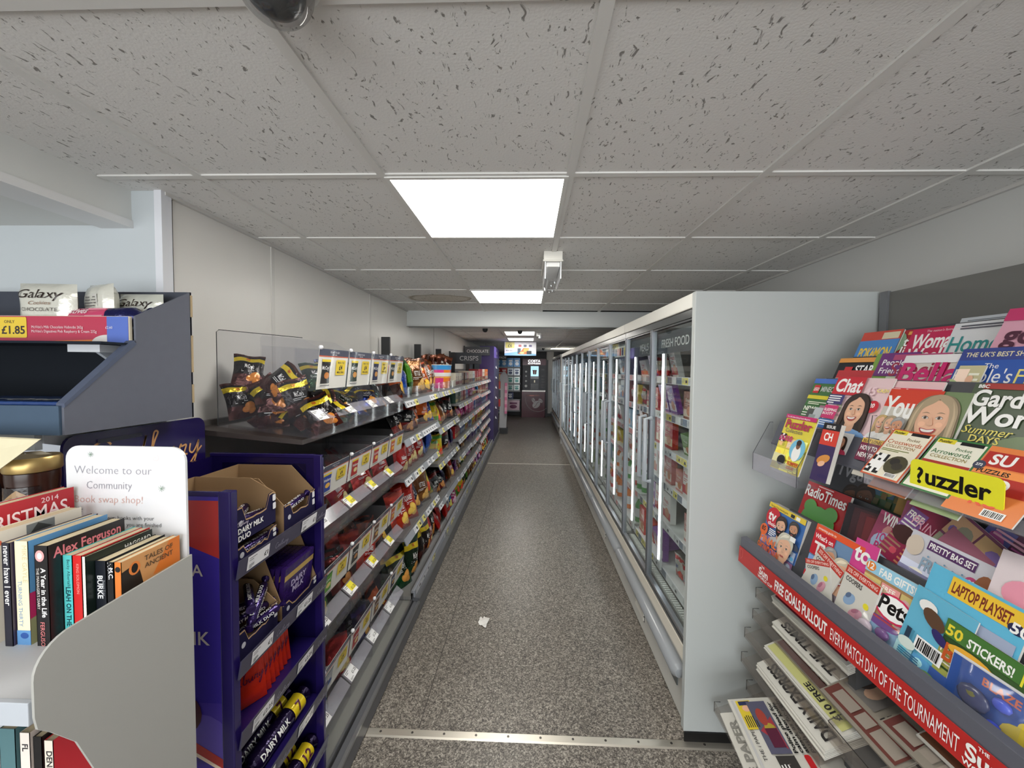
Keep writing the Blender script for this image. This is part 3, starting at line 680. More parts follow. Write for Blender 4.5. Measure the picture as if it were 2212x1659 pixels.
# base colour, edge colour, crisp blob colour, text, text colour, desc, flash(yellow band) , second band
BAGS = {
 'brown': (C(22, 14, 14), C(70, 28, 22), C(206, 128, 52), "McCoy's", WH, 'dark brown crisp packet with yellow band', True, C(74, 26, 22)),
 'green': (C(12, 40, 22), C(20, 70, 40), C(214, 150, 70), "McCoy's", WH, 'dark green crisp packet with yellow band', True, C(24, 82, 44)),
 'blue': (C(16, 26, 70), C(24, 44, 120), C(214, 150, 70), "McCoy's", WH, 'dark blue crisp packet with yellow band', True, C(30, 60, 150)),
 'teal': (C(14, 40, 40), C(20, 66, 62), C(210, 150, 70), "McCoy's", WH, 'dark teal crisp packet with yellow band', True, C(40, 90, 84)),
 'red': (C(176, 26, 24), C(150, 18, 20), CREAM, 'Walkers', WH, 'red crisp packet', False, C(200, 40, 30)),
 'redchip': (C(188, 34, 22), C(150, 24, 20), C(240, 196, 90), 'SQUARES', WH, 'orange-red crisp packet with white lettering', False, C(214, 60, 30)),
 'royal': (C(28, 66, 160), C(20, 46, 120), C(244, 190, 80), 'Walkers', WH, 'royal blue crisp packet', False, C(40, 96, 190)),
 'navy': (C(20, 26, 62), C(16, 20, 50), C(220, 170, 90), 'Ridged', WH, 'navy blue crisp packet', False, C(50, 40, 110)),
 'orange': (C(206, 92, 24), C(160, 60, 20), C(246, 190, 70), 'Nacho', WH, 'orange tortilla chip packet', False, C(60, 24, 16)),
 'black': (C(20, 20, 22), C(36, 34, 36), C(190, 130, 70), 'Doritos', WH, 'black tortilla chip packet', False, C(120, 30, 24)),
 'kettle': (C(112, 66, 30), C(80, 44, 22), C(226, 180, 100), 'KETTLE', WH, 'brown hand cooked crisp packet', False, C(150, 96, 46)),
 'lime': (C(90, 160, 40), C(50, 110, 30), C(240, 220, 140), 'Salted', WH, 'lime green crisp packet', False, C(40, 96, 30)),
 'yellow': (C(230, 206, 30), C(190, 160, 20), C(220, 80, 50), 'Mix', C(200, 30, 40), 'yellow sweet bag', False, C(90, 170, 60)),
 'purple': (C(92, 40, 120), C(60, 24, 90), C(230, 180, 220), 'Sweets', WH, 'purple sweet bag', False, C(150, 60, 150)),
 'magenta': (C(176, 34, 110), C(130, 24, 84), C(250, 200, 220), 'Sweets', WH, 'magenta sweet bag', False, C(220, 90, 150)),
 'pink': (C(226, 130, 160), C(190, 90, 130), C(250, 230, 120), 'Fizzy', C(120, 20, 80), 'pink sweet bag', False, C(240, 190, 80)),
 'white': (C(220, 218, 212), C(180, 178, 170), C(190, 60, 50), 'Mints', C(40, 60, 140), 'white sweet bag', False, C(190, 40, 50)),
 'silver': (C(176, 178, 182), C(150, 152, 156), C(60, 90, 150), 'Salt', C(40, 40, 44), 'silver foil packet', False, C(90, 94, 100)),
 'choc': (C(70, 30, 18), C(96, 50, 30), C(190, 120, 70), 'Popcorn', WH, 'shiny brown foil snack bag', False, C(120, 66, 44)),
 'skyblue': (C(40, 140, 206), C(30, 110, 170), C(240, 230, 120), 'Chews', WH, 'sky blue sweet bag', False, C(230, 80, 90)),
}
def bag_mesh(design, w, h, d, seed, multi=False):
    base, edge, blob, txt, tcol, desc, flash, band2 = BAGS[design]
    r = random.Random(seed)
    ph = [r.uniform(0, 6.28) for _ in range(8)]; am = [r.uniform(0.3, 1) for _ in range(4)]
    NU, NV = 10, 15
    def S(u, v, side, off=0.0):
        e = max(0.0, math.sin(PI * min(max((v - 0.05) / 0.90, 0), 1))) ** 0.55
        th = d / 2 * e * (1 - abs(u) ** 3.2)
        wr = 0.0035 * e * (math.sin(7 * u + 5 * v + ph[0]) * am[0] + math.sin(13 * v - 4 * u + ph[1]) * am[1] + 0.8 * math.sin(17 * u * (1 - v) + ph[2] + (3 if side < 0 else 0)) * am[2])
        # creases running out of the crimped ends
        ed = math.exp(-((v - 0.06) / 0.10) ** 2) + math.exp(-((v - 0.94) / 0.10) ** 2)
        wr += 0.004 * ed * math.sin(15 * u + ph[3] + side)
        ww = w / 2 * (1 - 0.10 * e * (1 - 0.4 * abs(2 * v - 1)))
        lean = 0.010 * math.sin(3 * v + ph[4]) * (1 - v)
        return (side * (th + wr * (1 - abs(u) ** 4) + off) + lean, u * ww, v * h + 0.004 * math.sin(4 * u + ph[5]) * v)
    b = MB()
    for side in (1, -1):
        vs = [S(-1 + 2 * i / NU, j / NV, side) for j in range(NV + 1) for i in range(NU + 1)]
        fs = []; cs = []
        for j in range(NV):
            v = (j + .5) / NV
            for i in range(NU):
                a = j * (NU + 1) + i; f = (a, a + 1, a + NU + 2, a + NU + 1)
                fs.append(f if side > 0 else f[::-1])
                c = base
                if v < 0.07 or v > 0.93: c = edge
                elif v < 0.32 or (v > .80 and not flash): c = band2
                if flash and 0.74 < v < 0.90 and side > 0: c = YEL
                cs.append(c)
        b.add(vs, fs, cs, 'foil')
    cd = Card()
    if blob:
        for cx, cy, rx, ry in ((0.42, 0.30, 0.34, 0.11), (0.15, 0.22, 0.30, 0.09), (0.5, 0.17, 0.26, 0.08)):
            cd.ell(cx, cy, rx, ry, blob, 12, r.uniform(-.2, .2))
            cd.ell(cx - 0.03, cy + 0.01, rx * 0.7, ry * 0.7, tuple(min(1, x * 1.25) for x in blob), 10)
    cd.text(txt, 0.0, 0.50, 0.13, tcol, 0.02, align='c', maxw=1.7, shear=0.1)
    cd.lines(-0.5, 0.44, 1.0, 2, 0.04, 0.014, tcol, seed)
    if flash: cd.text('GRAB', -0.1, 0.785, 0.07, C(190, 40, 20), 0.03, align='c', maxw=1.0); 
    for vs, fs, col, k in cd.it:
        if len(fs) == 1 and len(vs) > 4:
            cx = sum(p[0] for p in vs) / len(vs); cy = sum(p[1] for p in vs) / len(vs)
            n = len(vs); ring = [((p[0] + cx) / 2, (p[1] + cy) / 2) for p in vs]
            vs = list(vs) + ring + [(cx, cy)]
            fs = [(i, (i + 1) % n, n + (i + 1) % n, n + i) for i in range(n)] + [(n + i, n + (i + 1) % n, 2 * n) for i in range(n)]
        # text x is in the same 0..1 unit as the height: scale to the bag
        b.add([S(max(-1, min(1, x if k < 6 and blob else x)), y, 1, 0.0014 + 0.0002 * k) for x, y in vs], fs, col, 'film')
    return b.build('bag', smooth=True, angle=180)
def bag(design, size='m', seed=0):
    w, h, d = {'s': (0.135, 0.175, 0.045), 'm': (0.17, 0.235, 0.06), 'l': (0.20, 0.29, 0.075), 't': (0.115, 0.165, 0.04)}[size]
    k = ('bag', design, size, seed % 2)
    return k, (lambda: bag_mesh(design, w, h, d, hash((design, size)) % 999 + seed % 2 if False else (sum(map(ord, design)) + seed % 2)))
BAGW = {'s': 0.135, 'm': 0.17, 'l': 0.20, 't': 0.115}

def pack_mesh(w, h, d, front, top=None, txt='', tcol=WH, accent=None, mat='cover', win=None):
    """carton standing up, front towards +x"""
    b = MB(); b.box(-d, 0, -w / 2, w / 2, 0, h, front, mat)
    c = Card()
    if accent: c.rect(0, h * 0.10, w, h * 0.26, accent)
    if win: c.ell(w * 0.6, h * 0.3, w * 0.26, h * 0.17, win)
    if txt: c.text(txt, w * 0.5, h * 0.62, h * 0.14, tcol, 0.02, align='c', maxw=w * 0.85)
    c.lines(w * 0.12, h * 0.54, w * 0.6, 2, h * 0.06, h * 0.02, tcol, 3)
    b.card(c, (0, -w / 2, 0), (0, 1, 0), (0, 0, 1), (1, 0, 0), mat)
    if top: b.add([(-d, -w / 2, h + .0004), (0, -w / 2, h + .0004), (0, w / 2, h + .0004), (-d, w / 2, h + .0004)], [(0, 1, 2, 3)], top, mat)
    return b.build('pack', bevel=0.0015, seg=1)
def bottle_mesh(r, h, col, cap, label_c):
    b = MB()
    b.lathe([(0, 0), (r, 0.002), (r, h * 0.2), (r * 1.01, h * 0.2), (r * 1.01, h * 0.55), (r, h * 0.55), (r * 0.98, h * 0.68), (r * 0.45, h * 0.86), (r * 0.40, h * 0.92), (r * .46, h * .92), (r * .46, h), (0, h)], 0, 0, 0,
            [col, col, col, label_c, label_c, col, col, col, cap, cap, cap], 'gloss', 12)
    return b.build('bottle', smooth=True, angle=35)
def pot_mesh(r, h, col, lid):
    b = MB(); b.lathe([(0, 0), (r * 0.8, 0), (r, h * 0.93), (r * 1.08, h * .94), (r * 1.08, h), (0, h)], 0, 0, 0, [col, col, lid, lid, lid], 'plastic', 12)
    return b.build('pot', smooth=True, angle=35)

# ================================================================== LEFT WALL SHELVING
GR = C(96, 98, 100); DK = C(52, 53, 55)
XS = -0.80        # shelf front
BAYS = [  # y0, y1, shelf tops, words
    (2.42, 3.36, [1.42, 1.165, 0.905, 0.515], 'crisp bay beside clear bins'),
    (3.36, 4.33, [1.42, 1.085, 0.765, 0.40], 'snack tub bay'),
    (4.33, 5.33, [1.42, 1.22, 1.0, 0.81, 0.60, 0.38], 'six-shelf sweet bay'),
    (5.33, 6.33, [1.42, 1.225, 1.0, 0.785, 0.57, 0.37], 'CRISPS sign bay'),
    (6.33, 7.88, [1.42, 1.20, 0.99, 0.80, 0.62, 0.42], 'bay before purple column'),
]
def shelf_part(t, y0, y1, z, r, riser, pal=None, xs=XS):
    b = MB(); b.box(-1.30, xs, y0 + 0.004, y1 - 0.004, z - 0.026, z, C(112, 112, 112)); s = b.build('shelf', t)
    b = MB(); b.add([(xs + 0.002, y0 + .006, z - 0.012), (xs + 0.002, y1 - .006, z - 0.012), (xs + 0.022, y1 - .006, z - 0.055), (xs + 0.022, y0 + .006, z - 0.055),
                     (xs - 0.004, y0 + .006, z - 0.012), (xs - 0.004, y1 - .006, z - 0.012), (xs + 0.014, y1 - .006, z - 0.055), (xs + 0.014, y0 + .006, z - 0.055)],
                    [(0, 3, 2, 1), (4, 5, 6, 7), (0, 4, 7, 3), (1, 2, 6, 5), (0, 1, 5, 4), (3, 7, 6, 2)], C(140, 144, 152), 'plastic')
    n = Vector((0.043, 0, 0.020)).normalized(); y = y0 + 0.012
    while y < y1 - 0.05:
        w = min(r.uniform(0.05, 0.085), y1 - 0.012 - y)
        cc = (r.choice(pal) if pal else (C(228, 229, 232) if r.random() < 0.55 else (C(232, 222, 120) if r.random() < 0.3 else C(150, 154, 162))))
        c = Card(); c.rect(0, 0, w, 0.042, cc)
        if sum(cc) > 1.4: c.lines(0.006, 0.030, w * 0.42, 3, 0.009, 0.003, C(120, 120, 126), int(y * 777)); c.rect(w * 0.58, 0.012, w * 0.3, 0.018, C(50, 52, 58))
        b.card(c, (xs + 0.0215, y, z - 0.0545), (0, 1, 0), Vector((-0.020, 0, 0.043)).normalized(), n, 'paper')
        y += w + (0.002 if r.random() < 0.7 else 0.05)
    b.build('price_rail', s)
    if riser:
        b = MB(); b.box(xs - 0.010, xs - 0.007, y0 + 0.01, y1 - 0.01, z, z + riser, (1, 1, 1), 'acrylic'); b.build('riser', s)
    return s
def bay(y0, y1, shelves, words_, seed, risers=None, pal=None):
    r = random.Random(seed)
    t = thing('shelving_bay', 'grey metal shelving, ' + words_, 'shelving', (-1.05, y0, 0), group='bays of the wall shelving')
    b = MB(); b.box(-1.325, -1.305, y0 + 0.002, y1 - 0.002, 0.02, 1.62, C(104, 104, 104)); b.build('back_panel', t)
    b = MB(); b.box(-1.303, -1.225, y1 - 0.028, y1 - 0.004, 0, 1.895, DK, 'plastic'); b.build('upright', t, bevel=0.004)
    b = MB(); b.box(-1.30, -0.745, y0 + 0.002, y1 - 0.002, 0.105, 0.128, C(118, 118, 116)); b.build('base_deck', t)
    b = MB(); b.box(-0.752, -0.735, y0 + 0.002, y1 - 0.002, 0.100, 0.150, C(92, 94, 98)); b.box(-0.735, -0.7, y0 + 0.002, y1 - 0.002, 0.010, 0.118, C(88, 90, 94))
    b.box(-0.752, -0.742, y0 + 0.002, y1 - 0.002, 0.128, 0.163, C(128, 130, 134)); b.box(-0.742, -0.694, y0 + 0.002, y1 - 0.002, 0.117, 0.123, C(150, 152, 156), 'steel')
    b.build('kick_plate', t)
    if y0 > 2.0:
        b = MB(); b.box(-0.741, -0.728, y0 + 0.004, y1 - 0.004, 0.122, 0.165, C(138, 142, 150), 'plastic'); rail_tickets(b, -0.7275, y0 + 0.02, y1 - 0.02, 0.122, 0.042, r, 1, 0.13, [C(205, 207, 212), C(160, 164, 172), C(222, 216, 150)])
        b.build('price_rail', t)
        b = MB(); b.box(-0.760, -0.757, y0 + 0.01, y1 - 0.01, 0.128, 0.24, (1, 1, 1), 'acrylic'); b.build('riser', t)
    for i, z in enumerate(shelves):
        shelf_part(t, y0, y1, z, r, (0.085 if z != shelves[0] else 0.075) if (risers is None or i in risers) else 0, pal)
    return t
for i, (a, c, zs, wd) in enumerate(BAYS):
    bay(a, c, zs, wd, 20 + i, pal=[C(232, 150, 140), C(235, 215, 210), C(225, 226, 230), C(150, 152, 158)] if i >= 3 else None)
SHELFWORD = ['top', 'second', 'third', 'fourth', 'fifth', 'sixth', 'bottom']
def bag_row(bayi, si, items, size, y0=None, y1=None, lean=0.12, x=None, rows=1, dens=1.0, seedbase=0):
    """stand bags side by side; items: list of designs repeated in runs"""
    a, c, zs, wd = BAYS[bayi]
    y0 = a + 0.03 if y0 is None else y0; y1 = c - 0.03 if y1 is None else y1
    z = zs[si] if si < len(zs) else 0.129
    xf = (XS if si < len(zs) else -0.76) - 0.06 if x is None else x
    sw = 'base deck' if si >= len(zs) else SHELFWORD[si] + ' shelf'
    r = random.Random(bayi * 31 + si * 7 + seedbase); cnt = {}
    w = BAGW[size] * dens; y = y0 + w / 2; q = 0
    n = max(1, int((y1 - y0) / w)); step = (y1 - y0) / n
    for q in range(n):
        d = items[int(q * len(items) / n)]
        for rw in range(rows):
            cnt[d] = cnt.get(d, 0) + 1
            key, fn = bag(d, size, q + rw)
            la = BAGS[d][5]
            s_ = r.uniform(0.94, 1.05)
            where = ('front' if rw == 0 else 'back') + ' ' if rows > 1 else ''
            place(key, fn, 'crisp_packet' if 'crisp' in la or 'chip' in la else 'snack_bag', (xf - rw * 0.085 + r.uniform(-.012, .012), y0 + (q + .5) * step, z + 0.001), (r.uniform(-.16, .16), -lean + r.uniform(-.28, .10), r.uniform(-.55, .45)), (s_, s_, s_ * r.uniform(.88, 1.03)),
                  f'{la.replace(" with yellow band", "") if rows > 1 else la}, {where}{sw}, {ORD[min(q, 19)]} along, {wd}', 'crisps' if 'crisp' in la or 'chip' in la else 'sweets', f'{la}s on the {sw} of the {wd}')
def box_row(bayi, si, kinds, w, h, d, y0=None, y1=None, nm='snack_carton', cat='carton', x=None, tall=None):
    a, c, zs, wd = BAYS[bayi]
    y0 = a + 0.03 if y0 is None else y0; y1 = c - 0.03 if y1 is None else y1
    z = zs[si] if si < len(zs) else 0.129; sw = 'base deck' if si >= len(zs) else SHELFWORD[si] + ' shelf'
    r = random.Random(bayi * 17 + si); n = max(1, int((y1 - y0) / (w + 0.006))); step = (y1 - y0) / n
    for q in range(n):
        k = kinds[int(q * len(kinds) / n)]; cn, fc, ac, tx, tc = k
        place(('box', cn, w, h, d), (lambda: pack_mesh(w, h, d, fc, None, tx, tc, ac)), nm, ((XS if si < len(zs) else -0.76) - 0.03 - r.uniform(0, .02) if x is None else x, y0 + (q + .5) * step, z + 0.0008), (0, 0, r.uniform(-.03, .03)), (1, 1, 1),
              f'{cn} carton on the {sw} of the {wd}, {ORD[min(q, 19)]} along', cat, f'{cn} cartons on the {sw} of the {wd}')
CH = [('purple chocolate', C(70, 32, 120), C(120, 70, 160), 'Milk', WH), ('red chocolate', C(170, 30, 36), C(220, 190, 120), 'Kit', WH), ('white mint', C(226, 226, 222), C(60, 120, 160), 'Mint', C(30, 60, 130)),
      ('pink sweet', C(214, 70, 130), C(240, 170, 200), 'Gum', WH), ('yellow sweet', C(230, 200, 50), C(200, 60, 40), 'Chew', C(160, 30, 30)), ('blue chocolate', C(40, 90, 170), C(200, 220, 235), 'Bar', WH), ('brown chocolate', C(84, 44, 26), C(200, 150, 80), 'Bar', CREAM), ('orange biscuit', C(222, 120, 40), C(240, 220, 190), 'Snap', WH), ('cream nut', C(226, 216, 196), C(170, 40, 40), 'Nuts', C(150, 30, 30)), ('dark green mint', C(20, 60, 46), C(190, 170, 90), 'After', CREAM)]
# bay 2
bag_row(0, 0, ['orange', 'royal', 'lime', 'kettle', 'orange', 'kettle'], 'l', 2.46, 3.33, lean=0.2, dens=0.72, rows=2)
bag_row(0, 1, ['black', 'black', 'orange', 'orange', 'royal'], 'm', lean=0.15, dens=0.8)
bag_row(0, 2, ['red', 'red', 'red', 'royal', 'royal'], 'm', lean=0.1, dens=0.85)
bag_row(0, 3, ['redchip', 'redchip', 'navy', 'kettle', 'yellow'], 'l', lean=0.15, dens=0.8)
bag_row(0, 4, ['green', 'brown', 'brown', 'red', 'brown'], 'l', lean=0.15, dens=0.62, rows=2)
# bay 3
bag_row(1, 1, ['yellow', 'kettle', 'black', 'black'], 'm', lean=0.15, dens=0.85)
bag_row(1, 2, ['yellow', 'yellow', 'black', 'purple', 'navy'], 'm', lean=0.15, dens=0.8)
bag_row(1, 3, ['black', 'black', 'navy', 'kettle', 'redchip'], 'm', lean=0.15, dens=0.8)
bag_row(1, 4, ['red', 'red', 'white', 'skyblue', 'magenta', 'red'], 'm', lean=0.15, dens=0.7, rows=1)
# bay 4
box_row(2, 0, [CH[8], CH[8], CH[6], CH[1]], 0.13, 0.15, 0.16)
box_row(2, 1, [CH[9], CH[1], CH[5]], 0.10, 0.12, 0.14)
bag_row(2, 2, ['choc', 'pink', 'magenta', 'magenta'], 't', lean=0.1)
box_row(2, 3, [CH[1], CH[5], CH[4]], 0.10, 0.14, 0.14)
bag_row(2, 4, ['black', 'kettle', 'navy'], 't', lean=0.1)
bag_row(2, 5, ['purple', 'kettle', 'lime', 'orange'], 't', lean=0.1)
bag_row(2, 6, ['yellow', 'yellow', 'green', 'lime', 'kettle'], 'm', lean=0.2, dens=0.75)
# bay 5
box_row(3, 0, [CH[8], CH[2], CH[1]], 0.14, 0.17, 0.16)
bag_row(3, 1, ['magenta', 'pink', 'skyblue'], 't', lean=0.1)
box_row(3, 2, [CH[3], CH[3], CH[5], CH[0]], 0.09, 0.15, 0.14)
box_row(3, 3, [CH[5], CH[4], CH[1]], 0.11, 0.15, 0.14)
box_row(3, 4, [CH[0], CH[0], CH[5]], 0.11, 0.15, 0.14)
bag_row(3, 5, ['purple', 'black', 'yellow', 'orange'], 't', lean=0.1)
bag_row(3, 6, ['kettle', 'pink', 'purple', 'purple'], 'm', lean=0.2, dens=0.8)
# bay 6
box_row(4, 0, [CH[1], CH[8], CH[7]], 0.15, 0.20, 0.16)
box_row(4, 1, [CH[7], CH[1], CH[8]], 0.12, 0.14, 0.14)
box_row(4, 2, [CH[0], CH[5], CH[3]], 0.12, 0.14, 0.14)
box_row(4, 3, [CH[4], CH[6], CH[0]], 0.12, 0.13, 0.14)
box_row(4, 4, [CH[5], CH[0], CH[9]], 0.12, 0.13, 0.14)
bag_row(4, 5, ['purple', 'skyblue', 'lime', 'pink'], 'm', lean=0.1)
bag_row(4, 6, ['white', 'orange', 'lime', 'red'], 'm', lean=0.2)
# snack tub on top of the third bay, full of brown foil bags
t = thing('display_tub', 'round cardboard display tub printed in pink, orange, red, green and blue', 'display tub', (-0.985, 4.0, 1.42))
b = MB(); n = 40; cols = [C(226, 60, 140), C(240, 130, 30), C(214, 30, 40), C(60, 160, 60), C(30, 90, 190)]
R0, R1, H = 0.150, 0.168, 0.235
prof = [(0, 0), (R0, 0), (R0 + .004, 0.05), (R1 - .003, H * 0.80), (R1, H), (R1 + .004, H), (R1 + .004, H + .006), (R1 - .004, H + .006), (R1 - .006, 0.12), (0, 0.12)]
vs = [(-0.985 + rr_ * math.cos(2 * PI * k / n), 4.0 + rr_ * math.sin(2 * PI * k / n), 1.421 + z) for rr_, z in prof for k in range(n)]
fs = []; cs = []
for i in range(len(prof) - 1):
    for k in range(n):
        fs.append((i * n + k, i * n + (k + 1) % n, (i + 1) * n + (k + 1) % n, (i + 1) * n + k))
        cs.append(cols[((k + 9) // 4) % 5] if i in (1, 2) else (C(60, 150, 216) if i == 3 else C(236, 236, 234)))
b.add(vs, fs, cs, 'cover')
def tubfn(x, y, h):
    a = x / R1; R = R0 + 0.004 + (R1 - R0) * y / H + h
    return Vector((-0.985 + R * math.cos(a), 4.0 + R * math.sin(a), 1.421 + y))
for k in range(10):
    c = Card(); c.text('Pringles', 0, 0, 0.022, WH, 0.03, align='c'); c.text('CRISPS', 0, -0.03, 0.012, C(250, 220, 80), 0.03, align='c')
    x0 = (-1.55 + k * 0.628 / 2) * R1
    b.card(c, (0, 0, 0), (1, 0, 0), (0, 1, 0), fn=lambda x, y, h, x0=x0: tubfn(x + x0, y + 0.135, h + 0.0018), mat='cover')
b.build('tub', t, smooth=True, angle=30)
rr = random.Random(4)
for q in range(14):
    a = 2 * PI * q / 9 + (0.3 if q > 8 else 0); R = 0.105 if q < 9 else 0.045
    key, fn = bag('choc', 't', q)
    place(key, fn, 'snack_bag', (-0.985 + R * math.cos(a), 4.0 + R * math.sin(a), 1.421 + 0.135 + rr.uniform(0, .03)), (rr.uniform(-.2, .2), rr.uniform(-.2, .2), rr.uniform(-1.2, 1.2)), (1.15, 1.15, 1.15),
          'shiny brown foil snack bag standing in the round printed tub', 'snack bag', 'brown foil bags in the round tub')
for q in range(3):
    key, fn = bag(['kettle', 'orange', 'kettle'][q], 'l', q)
    place(key, fn, 'crisp_packet', (-0.93 - 0.02 * q, 3.47 + 0.15 * q, 1.422), (0, -0.15, 0.1 - .1 * q), (1, 1, 1), ['brown hand cooked crisp packet', 'orange tortilla chip packet', 'second brown hand cooked crisp packet'][q] + ' on the top shelf in front of the round tub', 'crisps')

# ---- bay of clear bins nearest the camera
t = thing('shelving_bay', 'grey metal shelving holding the clear crisp bins behind the purple stand', 'shelving', (-1.05, 1.42, 0), group='bays of the wall shelving')
b = MB(); b.box(-1.325, -1.30, 1.40, 2.418, 0.02, 1.40, C(96, 92, 90)); b.build('back_panel', t)
b = MB(); b.box(-1.299, -1.285, 2.400, 2.416, 0, 1.38, DK, 'plastic'); b.build('upright', t)
b = MB(); b.box(-1.30, -0.745, 1.40, 2.418, 0.085, 0.105, C(126, 126, 122)); b.build('base_deck', t)
b = MB(); b.box(-0.752, -0.742, 0.9, 2.418, 0.096, 0.112, C(150, 152, 156), 'steel'); b.box(-0.742, -0.734, 0.9, 2.418, 0.02, 0.102, C(24, 24, 26)); b.box(-0.734, -0.70, 0.9, 2.418, 0.010, 0.098, C(92, 93, 98)); b.box(-0.708, -0.694, 0.9, 2.418, 0.092, 0.104, C(158, 160, 164), 'steel')
b.box(-1.30, -0.752, 0.9, 1.40, 0.085, 0.105, C(126, 126, 122)); b.build('kick_plate', t)
LEV = [1.36, 0.93, 0.52, 0.115]; LV = ['top', 'second', 'third', 'lowest']
for z in LEV[:3]:
    b = MB(); b.prism([(-1.30, z + 0.020), (-0.86, z - 0.018), (-0.86, z - 0.036), (-1.30, z + 0.0)], 'y', 1.42, 2.415, C(78, 70, 68)); b.build('shelf', t)
POST = [['brown', 'green', 'blue', 'teal'], ['royal', 'red', 'redchip', 'orange'], ['lime', 'black', 'kettle', 'orange'], ['silver', 'red', 'kettle', 'navy']]
FILL = [['brown', 'green', 'blue', 'teal'], ['royal', 'red', 'red', 'red'], ['lime', 'black', 'redchip', 'orange'], ['silver', 'red', 'navy', 'orange']]
NUM = [[20, 8, 7, 7], [5, 5, 5, 5], [5, 5, 5, 5], [5, 5, 5, 5]]
BINW = 0.247
for lv, z in enumerate(LEV):
    for k in range(4):
        ya = 1.428 + k * BINW; yb = ya + BINW - 0.006
        xt = 0.0
        tb = thing('crisp_bin', f'clear plastic crisp bin with promotion card, {LV[lv]} level, {ORD[k]} of four beyond the purple stand', 'display bin', (-1.05, ya, z), group='clear bins on the wall shelving')
        b = MB(); th = 0.0025
        top = z + (0.335 if lv == 0 else 0.30)
        side = [(-1.195, z + 0.03), (-0.815, z - 0.012), (-0.80, z + 0.0), (-0.80, z + 0.055), (-0.845, z + 0.092), (-0.845, z + 0.17), (-0.812, z + 0.17), (-0.795, top), (-1.195, top + 0.02 if lv == 0 else top)]
        if lv == 0 and k == 0: side = [(-1.195, z + 0.03), (-0.815, z - 0.012), (-0.80, z + 0.0), (-0.80, z + 0.055), (-0.845, z + 0.092), (-0.845, z + 0.17), (-0.812, z + 0.17), (-0.795, top), (-0.86, z + 0.37), (-1.185, z + 0.40), (-1.195, z + 0.39)]
        b.prism(side, 'y', ya, ya + th, (1, 1, 1), 'acrylic'); b.prism(side, 'y', yb - th, yb, (1, 1, 1), 'acrylic')
        b.prism([(-1.195, z + 0.030), (-0.815, z - 0.012), (-0.815, z - 0.015), (-1.195, z + 0.027)], 'y', ya, yb, (1, 1, 1), 'acrylic')
        b.prism([(-0.803, z - 0.012), (-0.800, z - 0.012), (-0.800, z + 0.055), (-0.803, z + 0.055)], 'y', ya, yb, (1, 1, 1), 'acrylic')
        b.build('bin', tb)
        if lv == 0 and k == 0:
            # dark line of the sheet edge
            b = MB(); pts = [(-1.195, ya, z + 0.03), (-1.195, ya, z + 0.392), (-1.185, ya, z + 0.40), (-0.86, ya, z + 0.372)]
            b.tube(pts, 0.0014, C(40, 42, 44), 'gloss', 6); b.build('sheet_edge', tb)
        b = MB(); b.prism([(-0.800, z + 0.055), (-0.797, z + 0.056), (-0.842, z + 0.094), (-0.845, z + 0.092)], 'y', ya + .002, yb - .002, (1, 1, 1), 'acrylic_hazy'); b.build('ticket_lip', tb)
        n = Vector((0.038, 0, 0.045)).normalized(); up = Vector((-0.045, 0, 0.038)).normalized()
        b = MB(); c = Card(); yl = lv in (1, 2) and k in (1, 2, 3)
        c.rect(0, 0, 0.07, 0.052, C(240, 240, 240)); 
        if yl: c.rect(0.025, 0.012, 0.045, 0.040, C(240, 225, 60))
        c.text('£1.25', 0.036, 0.016, 0.013, BLK, 0.02, maxw=0.032); c.lines(0.004, 0.043, 0.03, 2, 0.007, 0.0025, C(90, 90, 90), k); c.lines(0.004, 0.010, 0.028, 3, 0.003, 0.0012, C(60, 60, 60), k)
        b.card(c, (-0.7985, ya + 0.008, z + 0.0575), (0, 1, 0), up, n, 'paper'); b.build('price_ticket', tb)
        # promotion card in its clear holder
        zt = top - 0.002; zb = z + 0.175; o = Vector((-0.812, ya + 0.004, zb)); up = Vector((0.017, 0, zt - zb)); hh = up.length; up = up.normalized(); n = Vector((up.z, 0, -up.x)); pw = BINW - 0.014
        b = MB()
        q = [o - n * 0.0012, o + Vector((0, pw, 0)) - n * 0.0012, o + Vector((0, pw, 0)) + up * hh - n * 0.0012, o + up * hh - n * 0.0012]; q2 = [p + n * 0.001 for p in q]
        b.add([tuple(p) for p in q + q2], [(3, 2, 1, 0), (4, 5, 6, 7), (0, 1, 5, 4), (1, 2, 6, 5), (2, 3, 7, 6), (3, 0, 4, 7)], C(226, 224, 216), 'paper')
        c = Card(); base, edge, blob, txt, tcol = BAGS[POST[lv][k]][:5]
        c.rect(0, hh * 0.83, pw, hh * 0.17, C(66, 70, 88)); c.rect(0, hh * 0.805, pw, hh * 0.025, C(214, 96, 60))
        c.text('FOOD TO GO', pw * .5, hh * .90, hh * .05, C(225, 225, 230), 0.01, align='c'); c.text('MEAL DEAL', pw * .5, hh * .85, hh * .03, C(225, 225, 230), 0.01, align='c')
        bx, by, bw, bh = pw * 0.10, hh * 0.14, pw * 0.28, hh * 0.60
        c.poly([(bx, by), (bx + bw, by), (bx + bw * 0.94, by + bh * .5), (bx + bw, by + bh), (bx, by + bh), (bx + bw * .06, by + bh * .5)], base)
        c.poly([(bx, by + bh * .9), (bx + bw, by + bh * .9), (bx + bw, by + bh), (bx, by + bh)], YEL if lv < 2 else edge)
        c.ell(bx + bw * .62, by + bh * .33, bw * .28, bh * .14, blob or WH); c.text(txt, bx + bw * .5, by + bh * .58, hh * .09, WH, 0.02, align='c', maxw=bw * .92, shear=.15)
        c.rrect(pw * .56, hh * .34, pw * .34, hh * .40, pw * .03, C(234, 205, 50))
